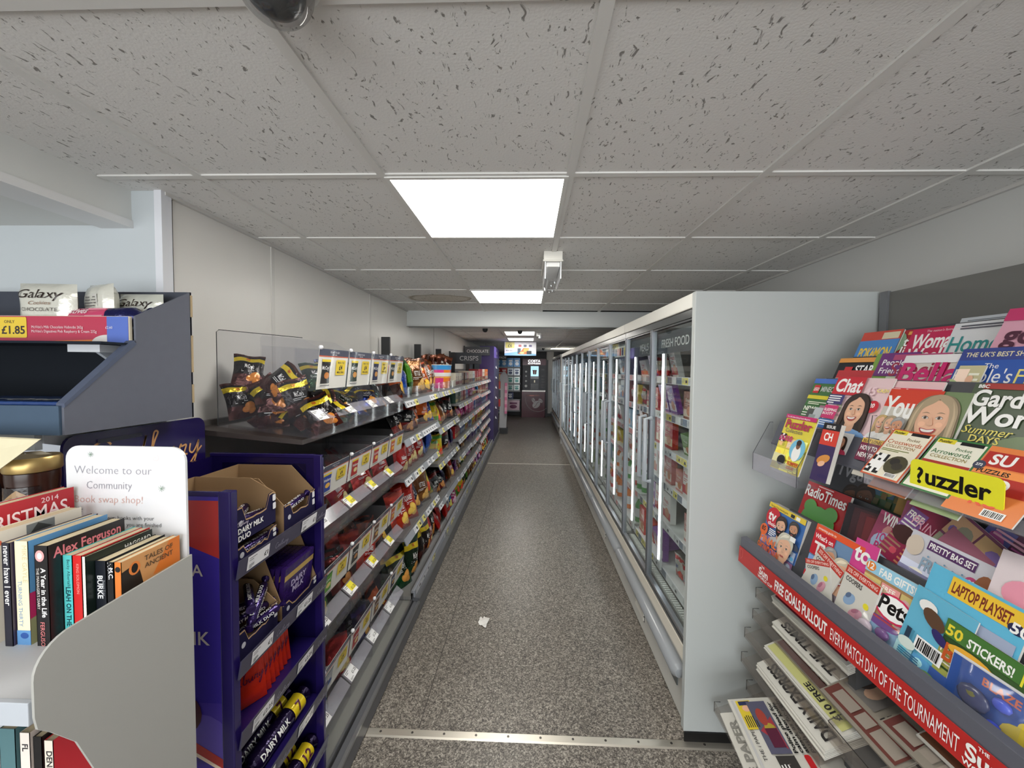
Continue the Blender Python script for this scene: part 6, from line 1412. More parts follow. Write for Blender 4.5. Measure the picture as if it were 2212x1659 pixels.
# settle the book shelf with what stands on it, and the jars, where they belong
for o in list(COLL.objects):
    if o.parent is None and o.name.split('.')[0] in ('book_shelf', 'paperback_book', 'handwritten_sign'): o.location += Vector((-0.030, 0, -0.016))
    if o.parent is None and o.name.split('.')[0] == 'paperback_book': o.location += Vector((-0.006, 0, 0.0))
    if o.parent is None and o.name.split('.')[0] == 'coffee_jar': o.location += Vector((-0.046, 0, -0.024))
    if o.name == 'shelf_card': o.location += Vector((-0.052, 0, -0.012))
# ================================================================== RIGHT: magazine and newspaper rack
RG = C(92, 94, 104); RGD = C(70, 71, 76)
YE = 1.60   # the rack ends at the fridge end panel
YS = -0.30
t = thing('magazine_rack', 'tall dark grey magazine and newspaper rack along the right wall', 'magazine rack', (1.2, 0.6, 0))
b = MB(); b.box(1.440, 1.47, YS, YE + .02, 0, 1.945, C(104, 104, 101)); b.box(1.432, 1.445, YE - 0.012, YE + .022, 0.0, 1.95, C(110, 112, 116), 'plastic'); b.build('back_panel', t)
def tier_part(x0, z0, x1, z1, name='display_tier'):
    """sloping display tier from its front foot (x0, z0) to its top (x1, z1), with a lip in front"""
    b = MB(); b.prism([(x0, z0), (x1, z1), (x1 + .008, z1), (x0 + .008, z0 - .004)], 'y', YS, YE - .13, RGD); return b.build(name, t)
b = MB(); b.prism([(0.985, 1.333), (1.018, 1.422), (1.026, 1.422), (0.993, 1.333)], 'y', YS, YE - .03, RG, 'plastic'); b.box(0.985, 1.43, YS, YE - .03, 1.330, 1.338, RG); b.build('front_lip', t)
tier_part(1.012, 1.340, 1.118, 1.60); tier_part(1.085, 1.40, 1.212, 1.68); tier_part(1.180, 1.50, 1.300, 1.775)
b = MB(); b.box(1.30, 1.44, YS, YE, 1.50, 1.507, RGD); b.build('display_tier', t)
# lower display
b = MB(); b.prism([(0.880, 0.845), (0.884, 0.940), (0.905, 0.944), (0.912, 0.935), (0.893, 0.930), (0.890, 0.845)], 'y', YS, YE - .02, RG, 'plastic')
b.box(0.885, 1.43, YS, YE - .02, 0.835, 0.848, RG); b.build('front_lip', t, bevel=0.001)
tier_part(0.915, 0.850, 1.00, 1.10); tier_part(1.02, 0.90, 1.125, 1.19); tier_part(1.13, 1.00, 1.225, 1.28)
b = MB()
st = [(0.876, 0.842), (0.8795, 0.905), (0.8775, 0.905), (0.874, 0.842)]
b.prism(st, 'y', YS, YE - .022, C(184, 42, 40), 'cover')
up = Vector((0.0035, 0, 0.063)).normalized(); n = Vector((-0.063, 0, 0.0035)).normalized()
c = Card()
def yof(px, py): return (YE - .022) - at_plane(px, py, 0, 0.878).y
S0 = yof(1642, 1205)
c.text('Sun', S0, 0.022, 0.026, WH, .05); c.text('THE', S0 + .012, 0.050, 0.007, WH, .03); c.text('WORLD CUP', S0 - .004, 0.008, 0.010, WH, .03)
a0, a1 = yof(1677, 1225), yof(1790, 1325); c.text('FREE GOALS PULLOUT', a0, 0.014, 0.034, WH, .04, w=(a1 - a0))
a0, a1 = yof(1798, 1330), yof(2078, 1560); c.text('EVERY MATCH DAY OF THE TOURNAMENT', a0, 0.014, 0.034, WH, 0.0, w=(a1 - a0))
a0 = yof(2092, 1570); c.text('Sun', a0, 0.022, 0.030, WH, .05); c.text('THE', a0 + .02, 0.054, 0.007, WH, .03); c.text('WORLD CUP FOR IT', a0 - .004, 0.006, 0.011, WH, .03)
stroke(c, [(0.012, .056), (0.03, .056), (0.03, .03), (.021, .018), (.012, .03), (.012, .056)], .0012, C(226, 130, 120))
b.card(c, (0.8738, YE - .022, 0.842), (0, -1, 0), up, n, 'cover'); b.build('red_strip', t)
# base cabinet below: plinth, upright and shelf backs
b = MB(); b.box(1.20, 1.43, YS, YE, 0.02, 0.83, RGD); b.build('lower_back', t)
b = MB(); b.box(0.975, 1.20, 1.125, 1.150, 0.0, 0.83, C(74, 76, 78)); b.build('divider', t)
b = MB(); b.box(0.955, 1.20, YS, YE, 0.0, 0.07, C(30, 31, 33)); b.build('plinth', t)
NS = [(0.955, 0.700), (0.945, 0.610), (0.915, 0.530), (0.905, 0.425), (0.93, 0.305), (0.80, 0.205)]
for x, z in NS:
    b = MB(); b.prism([(x - .004, z - .006), (1.20, z + (1.20 - x) * .42 - .006), (1.20, z + (1.20 - x) * .42 - .002), (x - .004, z - .002)], 'y', 1.152, YE - .02, (1, 1, 1), 'tray')
    b.box(x - .006, x - .003, 1.152, YE - .02, z - .012, z + .03, (1, 1, 1), 'tray'); b.tube([(x - .005, YE - .022, z - .012), (x - .005, YE - .022, z + .03), (x + .02, YE - .022, z + .03)], .0011, C(40, 42, 44), 'gloss', 5); b.build('paper_tray', t)

def gpos(px, py, X): v = at_plane(px, py, 0, X); return v.y, v.z
def mag(px, py, X, w, h, lean, art, label, th=0.004, cover=C(200, 200, 200), yaw=0.0, roll=0.0, cat='magazine', name='magazine', mat='cover', group=None, bend=0.0, back=0.0, bz=()):
    """magazine whose top far corner is where the photograph shows px, py on the plane x = X"""
    if X < 0.96 and py > 1070:      # front row: the foot stands inside the lip
        foot = {0.955: .926, 0.945: .924, 0.93: .921, 0.905: .916, 0.882: .9135}.get(X, .92)
        for _ in range(6):
            y, z = gpos(px, py, X); h = (z - 0.862) / math.cos(lean); X = foot + h * math.sin(lean)
        back = 0
    y, z = gpos(px, py, X); X += back
    b = MB()
    ux = Vector((0, -1, 0)); s_, c_ = math.sin(lean), math.cos(lean); uy = Vector((s_, 0, c_)); n = Vector((-c_, 0, s_))
    R = Matrix.Rotation(yaw, 3, 'Z') @ Matrix.Rotation(roll, 3, n)
    ux, uy, n = R @ ux, R @ uy, R @ n
    o = Vector((X, y, z)) - uy * h
    NY = 6 if bend else 1
    def P(x, yy, hh):
        f = bend * (1 - (yy / h)) ** 2
        return o + ux * x + uy * yy + n * (hh + f)
    def slab(h0, h1, col, ins, mt):
        vs = []
        for k in range(NY + 1):
            yy = ins + (h - 2 * ins) * k / NY
            vs += [tuple(P(ins, yy, h0)), tuple(P(w - ins, yy, h0)), tuple(P(w - ins, yy, h1)), tuple(P(ins, yy, h1))]
        fs = [(0, 1, 2, 3)[::-1], tuple(NY * 4 + q for q in (0, 1, 2, 3))]
        for k in range(NY):
            for q in range(4): fs.append((k * 4 + q, (k + 1) * 4 + q, (k + 1) * 4 + (q + 1) % 4, k * 4 + (q + 1) % 4))
        b.add(vs, fs, col, mt)
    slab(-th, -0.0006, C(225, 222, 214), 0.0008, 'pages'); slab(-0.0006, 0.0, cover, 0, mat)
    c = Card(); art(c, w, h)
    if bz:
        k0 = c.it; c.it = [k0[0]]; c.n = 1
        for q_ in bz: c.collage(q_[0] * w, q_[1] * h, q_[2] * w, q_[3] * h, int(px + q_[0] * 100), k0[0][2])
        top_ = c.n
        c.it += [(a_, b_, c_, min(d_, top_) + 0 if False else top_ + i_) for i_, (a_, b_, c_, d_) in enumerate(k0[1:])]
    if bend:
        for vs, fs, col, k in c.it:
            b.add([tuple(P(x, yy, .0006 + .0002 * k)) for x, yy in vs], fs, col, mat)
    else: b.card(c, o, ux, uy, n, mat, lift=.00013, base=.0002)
    ob = b.build(name, at=tuple(o)); tag(ob, label, cat, group)
    return ob, o, ux, uy, n
R_ = lambda *p: (lambda c, w, h: [f(c, w, h) for f in p])
def T(s, x, y, hh, col, bold=.02, maxw=1.0, shear=0.0, align='l', rot=0): return lambda c, w, h: c.text(s, x * w, y * h, hh * h, col, bold, maxw=maxw * w, shear=shear, align=align, rot=rot)
def B(x, y, ww, hh, col): return lambda c, w, h: c.rect(x * w, y * h, ww * w, hh * h, col)
def EL(x, y, rx, ry, col, rot=0): return lambda c, w, h: c.ell(x * w, y * h, rx * w, ry * w, col, 16, rot)
def PT(x, y, r, skin, hair, top, **k): return lambda c, w, h: c.portrait(x * w, y * h, r * w, skin, hair, top, **k)
def LN(x, y, ww, n, col, dy=.028): return lambda c, w, h: c.lines(x * w, y * h, ww * w, n, dy * h, dy * .5 * h, col, int(x * 100 + y * 50))
SK = C(226, 178, 148); SK2 = C(206, 150, 118); SK3 = C(120, 78, 56); HB = C(52, 34, 26); HG = C(168, 150, 122); HBL = C(196, 166, 110); HGR = C(150, 150, 150)
RED = C(196, 32, 48); PKK = C(196, 40, 110)
W1, H1 = 0.205, 0.27
# ---- row A (top)
la = math.radians(22)
mag(2075, 688, 1.335, 0.20, 0.25, la, R_(B(0, 0, 1, 1, C(196, 202, 210)), LN(.1, .95, .8, 3, C(120, 126, 136))), 'pale grey magazine peeping out above the home style magazine', back=0.004)
mag(1931, 716, 1.277, 0.19, 0.25, la, R_(B(0, 0, 1, 1, C(168, 44, 50)), EL(.15, .82, .16, .2, C(130, 160, 130)), T("that's", .28, .76, .13, WH, .02, .5), T('life!', .28, .62, .13, WH, .02, .5), B(.3, .92, .6, .05, C(220, 160, 80))), "red magazine reading that's life beside the women's weekly", back=.004, bz=((0,0,1,.6),))
mag(1869, 720, 1.277, 0.155, 0.25, la, R_(B(0, 0, 1, 1, C(170, 160, 150)), B(0, .86, 1, .14, C(196, 70, 56)), B(0, .48, 1, .38, C(70, 130, 196)), B(.55, .87, .4, .1, C(210, 200, 170)), T('POKéMON', .1, .58, .16, C(236, 200, 60), .05, .8), B(0, .3, 1, .18, C(60, 56, 60)), LN(.08, .44, .8, 3, C(230, 225, 215), .05)), 'blue and red children magazine with yellow lettering, far end of the top row', bz=((0,0,1,.45),))
mag(1975, 713, 1.277, 0.19, 0.25, la, R_(B(0, 0, 1, 1, C(212, 208, 204)), B(0, .44, 1, .56, C(190, 40, 84)), T("Woman's", .07, .73, .19, WH, .03, .86), T('Weekly', .07, .53, .19, WH, .03, .80), B(0, .44, 1, .06, C(225, 205, 150)), T('TOP PRODUCTS FOR', .05, .45, .035, C(30, 30, 30), .01, .9), EL(.5, .2, .4, .3, C(190, 180, 176)), T('The nation\'s favourite read', .25, .945, .03, C(245, 220, 225), 0, .6)), "magazine Woman's Weekly in white on crimson, top row", bz=((0,0,1,.42),))
mag(2065, 700, 1.277, 0.215, 0.27, la, R_(B(0, 0, 1, 1, C(218, 220, 224)), T('Home', .04, .66, .18, C(50, 140, 140), .01, .58), T('Style', .58, .66, .22, C(196, 60, 130), .0, .45, .3), B(0, .30, 1, .28, C(120, 110, 140)), T('823', .05, .38, .14, WH, .0, .35), LN(.42, .52, .4, 4, C(235, 235, 240), .045), LN(.1, .95, .85, 2, C(90, 90, 100), .03), T('SUMMER', .03, .2, .08, C(190, 60, 110), .02, .5)), 'home magazine with teal and pink title and the number 823, top row', bz=((0.02,0.02,.96,.6),))
mag(2193, 668, 1.25, 0.18, 0.28, la, R_(B(0, 0, 1, 1, C(216, 160, 180)), B(0, .88, 1, .12, C(196, 60, 110)), T('good', .1, .66, .17, C(80, 40, 60), .04, .8), LN(.1, .5, .7, 5, C(90, 60, 80), .05)), 'pink magazine at the right edge of the top row', roll=-.06, back=-.01, bz=((0,0,1,.6),))
# ---- row B
mag(1818, 775, 1.193, 0.165, 0.25, la, R_(B(0, 0, 1, 1, C(24, 24, 30)), B(0, .93, 1, .07, C(220, 150, 70)), B(.24, .64, .2, .22, C(196, 40, 44)), T('LEGO', .255, .70, .09, WH, .06, .17), T('STAR', .52, .76, .12, C(235, 235, 235), .06, .45), T('WARS', .48, .62, .12, C(235, 235, 235), .06, .48)), 'black children magazine with a red square and white title, far end of the second row', bz=((0,0,1,.6),))
mag(1812, 800, 1.17, 0.15, 0.22, la, R_(B(0, 0, 1, 1, C(190, 50, 56)), B(0, .0, 1, .86, C(214, 210, 206)), T('TV', .1, .7, .12, RED, .04)), 'red and white magazine edge below the black children magazine', back=.0)
mag(1895, 765, 1.193, 0.15, 0.24, la, R_(B(0, 0, 1, 1, C(120, 156, 70)), B(.15, .66, .85, .34, C(108, 46, 116)), T("People's", .25, .82, .085, WH, .01, .7), T('Friend', .25, .70, .085, WH, .01, .6), EL(.5, .3, .35, .3, C(150, 180, 90)), LN(.2, .5, .6, 3, C(220, 230, 190), .04)), "green magazine with purple People's Friend corner, second row", back=.002, bz=((0,0,1,.6),))
mag(1937, 767, 1.193, 0.17, 0.27, la, R_(B(0, 0, 1, 1, C(190, 200, 170)), T('Special', .03, .73, .17, C(150, 40, 70), .01, 1.0), B(0, .93, 1, .07, C(170, 70, 110)), PT(.5, .42, .24, SK, HG, C(60, 60, 60))), 'pale green magazine titled in dark pink, left of the Bella magazine', back=-.002, bz=((0,0,1,.7),))
mag(1964, 769, 1.193, 0.225, 0.285, la, R_(B(0, 0, 1, 1, C(206, 198, 190)), B(0, .91, 1, .09, C(228, 226, 228)), T('Bella', .02, .69, .22, C(196, 30, 104), .05, .86), PT(.80, .46, .26, SK, HB, C(225, 228, 226), long=True), PT(.14, .47, .17, SK2, HG, C(50, 44, 48)), T('SUSAN', .30, .61, .045, C(60, 90, 60), .03, .4), T("BOYLE'S", .30, .555, .045, C(60, 90, 60), .03, .4), T('SHOCK', .32, .50, .045, C(40, 40, 40), .03, .4), T('GLOW-UP!', .22, .445, .045, C(40, 40, 40), .03, .45), EL(.42, .33, .12, .12, C(60, 140, 140)), B(.5, .18, .5, .19, C(214, 84, 44)), T('INSPIRING REAL LIFE', .52, .32, .035, WH, .02, .45, .2), EL(.12, .3, .1, .06, C(224, 120, 50)), LN(.55, .28, .3, 3, C(244, 210, 160), .03)), 'Bella magazine with magenta title and a smiling woman, second row', back=-.006, bz=((0.02,0.0,.7,.66),))
mag(2078, 790, 1.160, 0.06, 0.20, la, R_(B(0, 0, 1, 1, C(196, 190, 150)), EL(.6, .5, .3, .5, C(200, 190, 60)), EL(.6, .8, .14, .2, SK)), 'magazine edge with a yellow dressed figure, right of the Bella magazine', back=-.004, bz=((0,0,1,1),))
mag(2088, 755, 1.193, 0.23, 0.285, la, R_(B(0, 0, 1, 1, C(190, 204, 214)), B(0, .88, 1, .12, C(56, 70, 140)), T("THE UK'S BEST SHORT STORIES", .05, .915, .045, C(235, 225, 180), .01, .95), B(0, .62, 1, .26, C(44, 86, 170)), T('The', .28, .80, .05, WH, 0), T("People's", .02, .665, .13, WH, .0, .55), T('Friend', .60, .665, .13, C(236, 220, 120), .0, .45), T('HEART OF GLASS', .30, .50, .08, C(50, 60, 90), 0, .8, .2), LN(.32, .45, .6, 2, C(70, 74, 90)), EL(.5, .15, .5, .3, C(150, 176, 190))), "blue People's Friend magazine at the right edge of the second row", back=-.004, bz=((0,0,1,.4),))
# ---- row C
mag(1764, 818, 1.103, 0.155, 0.24, la, R_(B(0, 0, 1, 1, C(64, 110, 60)), B(0, .92, 1, .08, C(70, 110, 190)), B(.08, .76, .18, .13, C(196, 44, 50)), T('LEGO', .09, .80, .05, WH, .05, .16), T('MINECRAFT', .32, .79, .08, C(190, 196, 190), .05, .65), B(0, .66, 1, .06, C(214, 200, 50)), B(.2, .15, .6, .35, C(80, 84, 80)), B(.4, .35, .25, .18, C(190, 196, 200)), B(.3, .25, .2, .16, C(150, 160, 160)), LN(.1, .6, .6, 2, C(220, 226, 200))), 'green children magazine with grey block shapes, far end of the third row', bz=((0,0,1,.6),))
mag(1914, 822, 1.103, 0.17, 0.28, la, R_(B(0, 0, 1, 1, C(226, 186, 190)), B(.15, .62, .85, .30, C(210, 50, 70)), T('Take a', .2, .77, .14, WH, .04, .6), T('Break', .2, .64, .14, WH, .04, .6), B(.1, .2, .4, .4, C(214, 150, 160)), LN(.15, .55, .6, 8, C(180, 40, 60), .045)), 'pink and red Take a Break magazine partly behind the Yours magazine', back=.002, bz=((0.0,0,1,.6),))
mag(1818, 815, 1.103, W1, H1, la, R_(B(0, 0, 1, 1, C(226, 196, 200)), B(0, .76, .56, .24, RED), T('Chat', .04, .80, .17, WH, .05, .50), T('45', .62, .78, .10, C(236, 206, 212), .03), T('CASH', .82, .82, .04, C(236, 220, 120), .03, .2), EL(.86, .64, .10, .10, RED), T('20', .80, .63, .05, WH, .03), PT(.60, .56, .24, SK, HB, C(110, 150, 196)), B(0, .62, .32, .13, C(60, 50, 110)), LN(.02, .72, .26, 4, WH, .03), B(.02, .42, .28, .18, C(200, 50, 110)), T('SLEEPING', .03, .52, .035, WH, .02, .26), T('BOOTY', .03, .47, .035, WH, .02, .26), B(.0, .28, .34, .13, C(50, 100, 170)), LN(.03, .38, .28, 3, C(225, 235, 245), .028), B(.36, .02, .46, .26, C(230, 230, 228)), PT(.50, .17, .09, SK, HB, C(40, 44, 60), long=False), PT(.68, .15, .085, SK2, HB, C(190, 60, 90))), 'Chat magazine with a laughing dark-haired woman, third row', back=-.003, bz=((0,0,.4,.75),(.4,0,.6,.3)))
mag(1932, 840, 1.098, 0.215, 0.28, la, R_(B(0, 0, 1, 1, C(110, 130, 90)), B(0, .80, .70, .20, C(206, 60, 36)), B(0, .0, .42, .80, C(200, 196, 186)), T('Yours', .02, .70, .22, WH, .05, .60), PT(.70, .70, .27, SK, HG, C(50, 46, 50)), PT(.10, .60, .10, SK, HBL, C(226, 226, 224)), PT(.24, .60, .10, SK, HG, C(214, 214, 210)), PT(.36, .59, .10, SK2, HGR, C(230, 226, 220), long=False), B(0, .36, .42, .05, C(228, 190, 90)), T('BEAT LONELINESS', .02, .365, .035, C(60, 40, 30), .02, .4), B(0, .16, .45, .20, C(120, 36, 70)), T('HOW TO MAKE', .02, .28, .05, WH, .03, .42), T('NEW FRIENDS', .02, .20, .05, WH, .03, .42)), 'Yours magazine with a smiling woman with a brown bob, third row', back=-.008, th=.007, bz=((0,0,.42,.6),))
mag(2098, 825, 1.120, 0.012, 0.24, la, R_(B(0, 0, 1, 1, C(150, 150, 140))), 'stack of magazine edges left of the gardening magazine', th=.02, cover=C(200, 196, 190))
mag(2112, 828, 1.112, 0.225, 0.285, la, R_(B(0, 0, 1, 1, C(70, 84, 62)), EL(.7, .35, .4, .3, C(96, 116, 74)), EL(.6, .12, .4, .12, C(170, 166, 160)), B(.1, .95, .9, .05, C(160, 50, 44)), T("Gardeners'", .05, .80, .14, WH, .05, .95), T('World', .03, .64, .15, WH, .05, .75), T('Summer', .08, .55, .07, C(220, 206, 90), .0, .5, .3), T('DAYS', .18, .48, .06, C(220, 206, 90), .01, .4), LN(.08, .42, .42, 9, C(200, 206, 190), .03), T('BBC', .06, .955, .03, WH, .04)), "Gardeners' World magazine at the right edge of the third row", back=-.004, th=.006, bz=((.4,.05,.6,.5),))
# ---- clear pockets with puzzle books
def pocket(y0, y1, xf, z0, hf, label, sign=False):
    t = thing('leaflet_pocket', label, 'display pocket', (xf, (y0 + y1) / 2, z0), group='clear pockets for puzzle magazines')
    b = MB(); w = .0025; xb = 0.974
    b.box(xf, xf + w, y0, y1, z0, z0 + hf, (1, 1, 1), 'acrylic_hazy'); b.box(xf, xb, y0, y1, z0 - w, z0, (1, 1, 1), 'acrylic')
    sd = [(xf, z0), (xf, z0 + hf), (xb - .012, z0 + .19), (xb, z0 + .19), (xb, z0)]
    b.prism(sd, 'y', y0, y0 + w, (1, 1, 1), 'acrylic'); b.prism(sd, 'y', y1 - w, y1, (1, 1, 1), 'acrylic'); b.build('pocket_body', t)
    for y in (y0, y1): b = MB(); b.tube([(p[0], y, p[1]) for p in sd[:4]], .0010, C(60, 62, 66), 'gloss', 5); b.build('pocket_edge', t)
    return t
t1 = pocket(1.295, 1.545, 0.900, 1.232, 0.066, 'clear plastic pocket with two puzzle magazines, next to the fridge panel')
mag(1703, 894, 0.962, 0.148, 0.205, math.radians(17), R_(B(0, 0, 1, 1, C(222, 206, 70)), B(0, .93, 1, .07, PKK), T('The UK\'s Best-Selling Puzzle Magazine', .04, .945, .025, WH, .01, .9), T('Puzzler', .08, .76, .15, C(176, 40, 80), .05, .85), T('Collection', .14, .68, .07, C(50, 60, 90), 0, .6), *[B(.04 + .07 * (q % 3), .60 - .05 * (q // 3), .06, .045, BLK if (q * 7) % 2 == 0 else WH) for q in range(9)], T('£6000', .03, .52, .10, PKK, .03, .45), EL(.74, .42, .24, .26, C(120, 190, 220)), EL(.74, .36, .13, .2, WH), EL(.74, .50, .07, .10, SK3), EL(.74, .54, .08, .07, HB), B(.04, .12, .4, .16, C(226, 220, 170)), T('BUMPER', .58, .14, .06, C(200, 70, 40), .03, .36), T('ISSUE', .60, .07, .05, C(200, 70, 40), .03, .3), EL(.35, .18, .14, .12, BLK)), 'yellow puzzle magazine in the clear pocket next to the fridge panel', th=.004, bz=((0,0,1,.6),))
mag(1782, 912, 0.965, 0.060, 0.19, math.radians(14), R_(B(0, 0, 1, 1, C(60, 48, 90)), B(0, .62, 1, .38, C(206, 64, 52)), B(0, .88, 1, .12, C(30, 30, 34)), T('ISSUE', .2, .91, .05, WH, .02, .6), T('CH', .2, .70, .13, WH, .05, .5), EL(.5, .38, .40, .22, C(206, 140, 70), .5), EL(.45, .30, .22, .14, SK, .5), EL(.7, .1, .3, .1, C(50, 40, 90))), 'thick curled puzzle magazine with a red title beside the yellow one', th=.016, yaw=.10, cover=C(90, 80, 110))
t2 = pocket(0.60, 1.095, 0.945, 1.312, 0.03, 'long clear plastic pocket carrying the yellow puzzle sign')
lp = math.radians(36)
def xw(c, x, y, s, n, m, seed):
    r = random.Random(seed)
    for i in range(n):
        for j in range(m): c.it.append(([(x + i * s, y + j * s), (x + (i + 1) * s, y + j * s), (x + (i + 1) * s, y + (j + 1) * s), (x + i * s, y + (j + 1) * s)], [(0, 1, 2, 3)], BLK if r.random() < .4 else WH, c.n))
    c.n += 1
mag(1933, 926, 1.020, 0.108, 0.152, lp, R_(B(0, 0, 1, 1, C(200, 90, 56)), B(.04, .03, .92, .93, C(232, 226, 206)), B(.05, .90, .35, .08, C(222, 206, 50)), T('Puzzler', .08, .915, .045, BLK, .04, .3), B(.50, .91, .42, .06, BLK), T('Pocket', .5, .80, .055, C(120, 90, 40), 0, .4), T('Crosswords', .08, .70, .085, C(190, 90, 40), 0, .85), T('COLLECTION', .12, .62, .06, C(150, 110, 50), 0, .7), LN(.08, .57, .75, 2, C(120, 130, 60), .03), lambda c, w, h: xw(c, .05 * w, .06 * h, .072 * w, 5, 8, 3), EL(.68, .30, .26, .26, C(70, 66, 40)), EL(.62, .36, .12, .10, C(36, 30, 26)), EL(.74, .28, .13, .10, C(50, 44, 34)), lambda c, w, h: c.barcode(.6 * w, .05 * h, .28 * w, .08 * h)), 'orange-edged pocket crosswords book at the left end of the long clear pocket')
mag(2028, 943, 1.020, 0.110, 0.150, lp, R_(B(0, 0, 1, 1, C(60, 120, 66)), B(.04, .03, .92, .93, C(232, 230, 214)), B(.05, .90, .35, .08, C(222, 206, 50)), T('Puzzler', .08, .915, .045, BLK, .04, .3), B(.50, .91, .42, .06, BLK), T('Pocket', .5, .80, .055, C(50, 110, 60), 0, .4), T('Arrowords', .08, .70, .085, C(50, 110, 60), 0, .85), T('COLLECTION', .12, .62, .06, C(150, 130, 50), 0, .7), B(.04, .50, .92, .06, C(176, 50, 40)), EL(.5, .30, .4, .22, C(110, 140, 70))), 'green-edged pocket arrowords book in the long clear pocket, behind the yellow sign')
mag(2140, 962, 1.020, 0.125, 0.170, lp, R_(B(0, 0, 1, 1, C(226, 130, 70)), B(.05, .70, .92, .22, C(176, 44, 36)), T('SU', .15, .74, .15, WH, .04, .7), B(.02, .58, .9, .10, C(240, 150, 80)), T('PUZZLES', .08, .60, .06, BLK, .04, .75), EL(.06, .70, .09, .09, C(60, 66, 90)), T('272', .01, .685, .035, WH, .03, .12), B(.05, .36, .92, .22, C(176, 44, 36)), T('DO', .2, .40, .15, WH, .04, .7), T('KU', .3, .16, .15, C(226, 90, 60), .04, .7), lambda c, w, h: c.barcode(.55 * w, .04 * h, .3 * w, .1 * h), LN(.1, .30, .4, 4, C(120, 50, 40))), 'orange and red sudoku puzzle book at the right end of the long clear pocket')
for q, (px, py) in enumerate(((1945, 958), (2045, 985))):
    mag(px, py, 1.035, 0.106, 0.15, lp, R_(B(0, 0, 1, 1, [C(190, 110, 60), C(150, 170, 120)][q])), ['second copy edge behind the crosswords book', 'second copy edge behind the arrowords book'][q], back=.004)
b = MB(); pa, pb = at_plane(1975, 1022, 0, 0.938), at_plane(2155, 1072, 0, 0.938)
sw = pa.y - pb.y; c = Card(); c.rrect(-0.01, -.036, sw + .02, .072, .014, C(226, 222, 50)); c.text('?', 0.006, -.018, .036, BLK, .06); c.text('uzzler', 0.026, -.016, .036, BLK, .05, w=sw - .036)
zc = (pa.z + pb.z) / 2; pr = []
for cy, cz, a0 in ((sw - .004, .022, 0), (.004, .022, 90), (.004, -.022, 180), (sw - .004, -.022, 270)):
    for i in range(5): a = math.radians(a0 + 22.5 * i); pr.append((pa.y - (cy + .014 * math.cos(a)), zc + cz + .014 * math.sin(a)))
b.prism(pr, 'x', .9385, .9405, C(226, 222, 50), 'cover'); b.card(c, (.9385, pa.y, zc), (0, -1, 0), (0, 0, 1), (-1, 0, 0), 'cover'); tag(b.build('pocket_sign', at=(.94, pa.y, zc)), 'yellow rounded Puzzler sign on the front of the long clear pocket', 'sign')
# ---- lower display, back rows (in the shade of the pockets)
lg = math.radians(17); l15 = math.radians(14)
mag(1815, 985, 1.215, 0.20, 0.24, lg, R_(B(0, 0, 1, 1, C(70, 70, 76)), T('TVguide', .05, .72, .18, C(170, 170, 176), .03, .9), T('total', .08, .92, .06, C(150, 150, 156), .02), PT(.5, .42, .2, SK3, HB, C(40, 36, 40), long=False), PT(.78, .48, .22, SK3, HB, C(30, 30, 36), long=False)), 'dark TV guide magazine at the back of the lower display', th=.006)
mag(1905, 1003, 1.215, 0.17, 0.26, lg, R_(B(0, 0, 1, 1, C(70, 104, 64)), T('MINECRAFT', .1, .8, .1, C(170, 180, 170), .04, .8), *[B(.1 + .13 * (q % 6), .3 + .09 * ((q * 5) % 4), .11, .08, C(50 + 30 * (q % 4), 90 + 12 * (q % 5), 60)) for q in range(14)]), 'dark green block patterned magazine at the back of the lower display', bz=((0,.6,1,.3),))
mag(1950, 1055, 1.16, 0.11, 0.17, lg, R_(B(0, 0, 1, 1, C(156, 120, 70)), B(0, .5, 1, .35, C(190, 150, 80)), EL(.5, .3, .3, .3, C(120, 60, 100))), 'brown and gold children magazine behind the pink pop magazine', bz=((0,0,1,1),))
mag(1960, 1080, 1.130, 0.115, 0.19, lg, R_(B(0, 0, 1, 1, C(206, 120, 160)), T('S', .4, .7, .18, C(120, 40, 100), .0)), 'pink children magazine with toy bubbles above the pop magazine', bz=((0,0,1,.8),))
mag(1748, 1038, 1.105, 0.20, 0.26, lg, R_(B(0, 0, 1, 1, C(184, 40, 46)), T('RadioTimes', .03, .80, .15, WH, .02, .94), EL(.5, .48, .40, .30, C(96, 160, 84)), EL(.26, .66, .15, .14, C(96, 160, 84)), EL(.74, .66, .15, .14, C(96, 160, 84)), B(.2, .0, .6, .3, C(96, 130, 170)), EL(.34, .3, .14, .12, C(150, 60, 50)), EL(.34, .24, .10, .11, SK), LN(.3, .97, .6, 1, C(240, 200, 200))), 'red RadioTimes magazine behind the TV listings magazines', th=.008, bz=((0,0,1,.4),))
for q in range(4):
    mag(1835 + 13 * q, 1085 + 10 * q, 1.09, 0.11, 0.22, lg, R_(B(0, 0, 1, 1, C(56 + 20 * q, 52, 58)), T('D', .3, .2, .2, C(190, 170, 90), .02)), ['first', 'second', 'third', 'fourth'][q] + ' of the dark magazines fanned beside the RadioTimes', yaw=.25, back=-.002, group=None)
mag(1905, 1100, 1.10, 0.15, 0.24, lg, R_(B(0, 0, 1, 1, C(196, 90, 130)), T('WIN! £200', .1, .86, .13, WH, .04, .85), EL(.38, .60, .32, .26, C(170, 190, 220)), T('TOP OF', .12, .63, .11, C(196, 60, 120), .05, .5), T('POPS', .16, .50, .11, C(196, 60, 120), .05, .45), PT(.72, .36, .24, SK, C(130, 90, 60), C(60, 50, 80)), T('SUPER', .3, .12, .08, C(220, 190, 220), .03, .5)), 'pink Top of the Pops magazine with a pale blue speech circle', roll=-.08, bz=((0,0,1,1),))
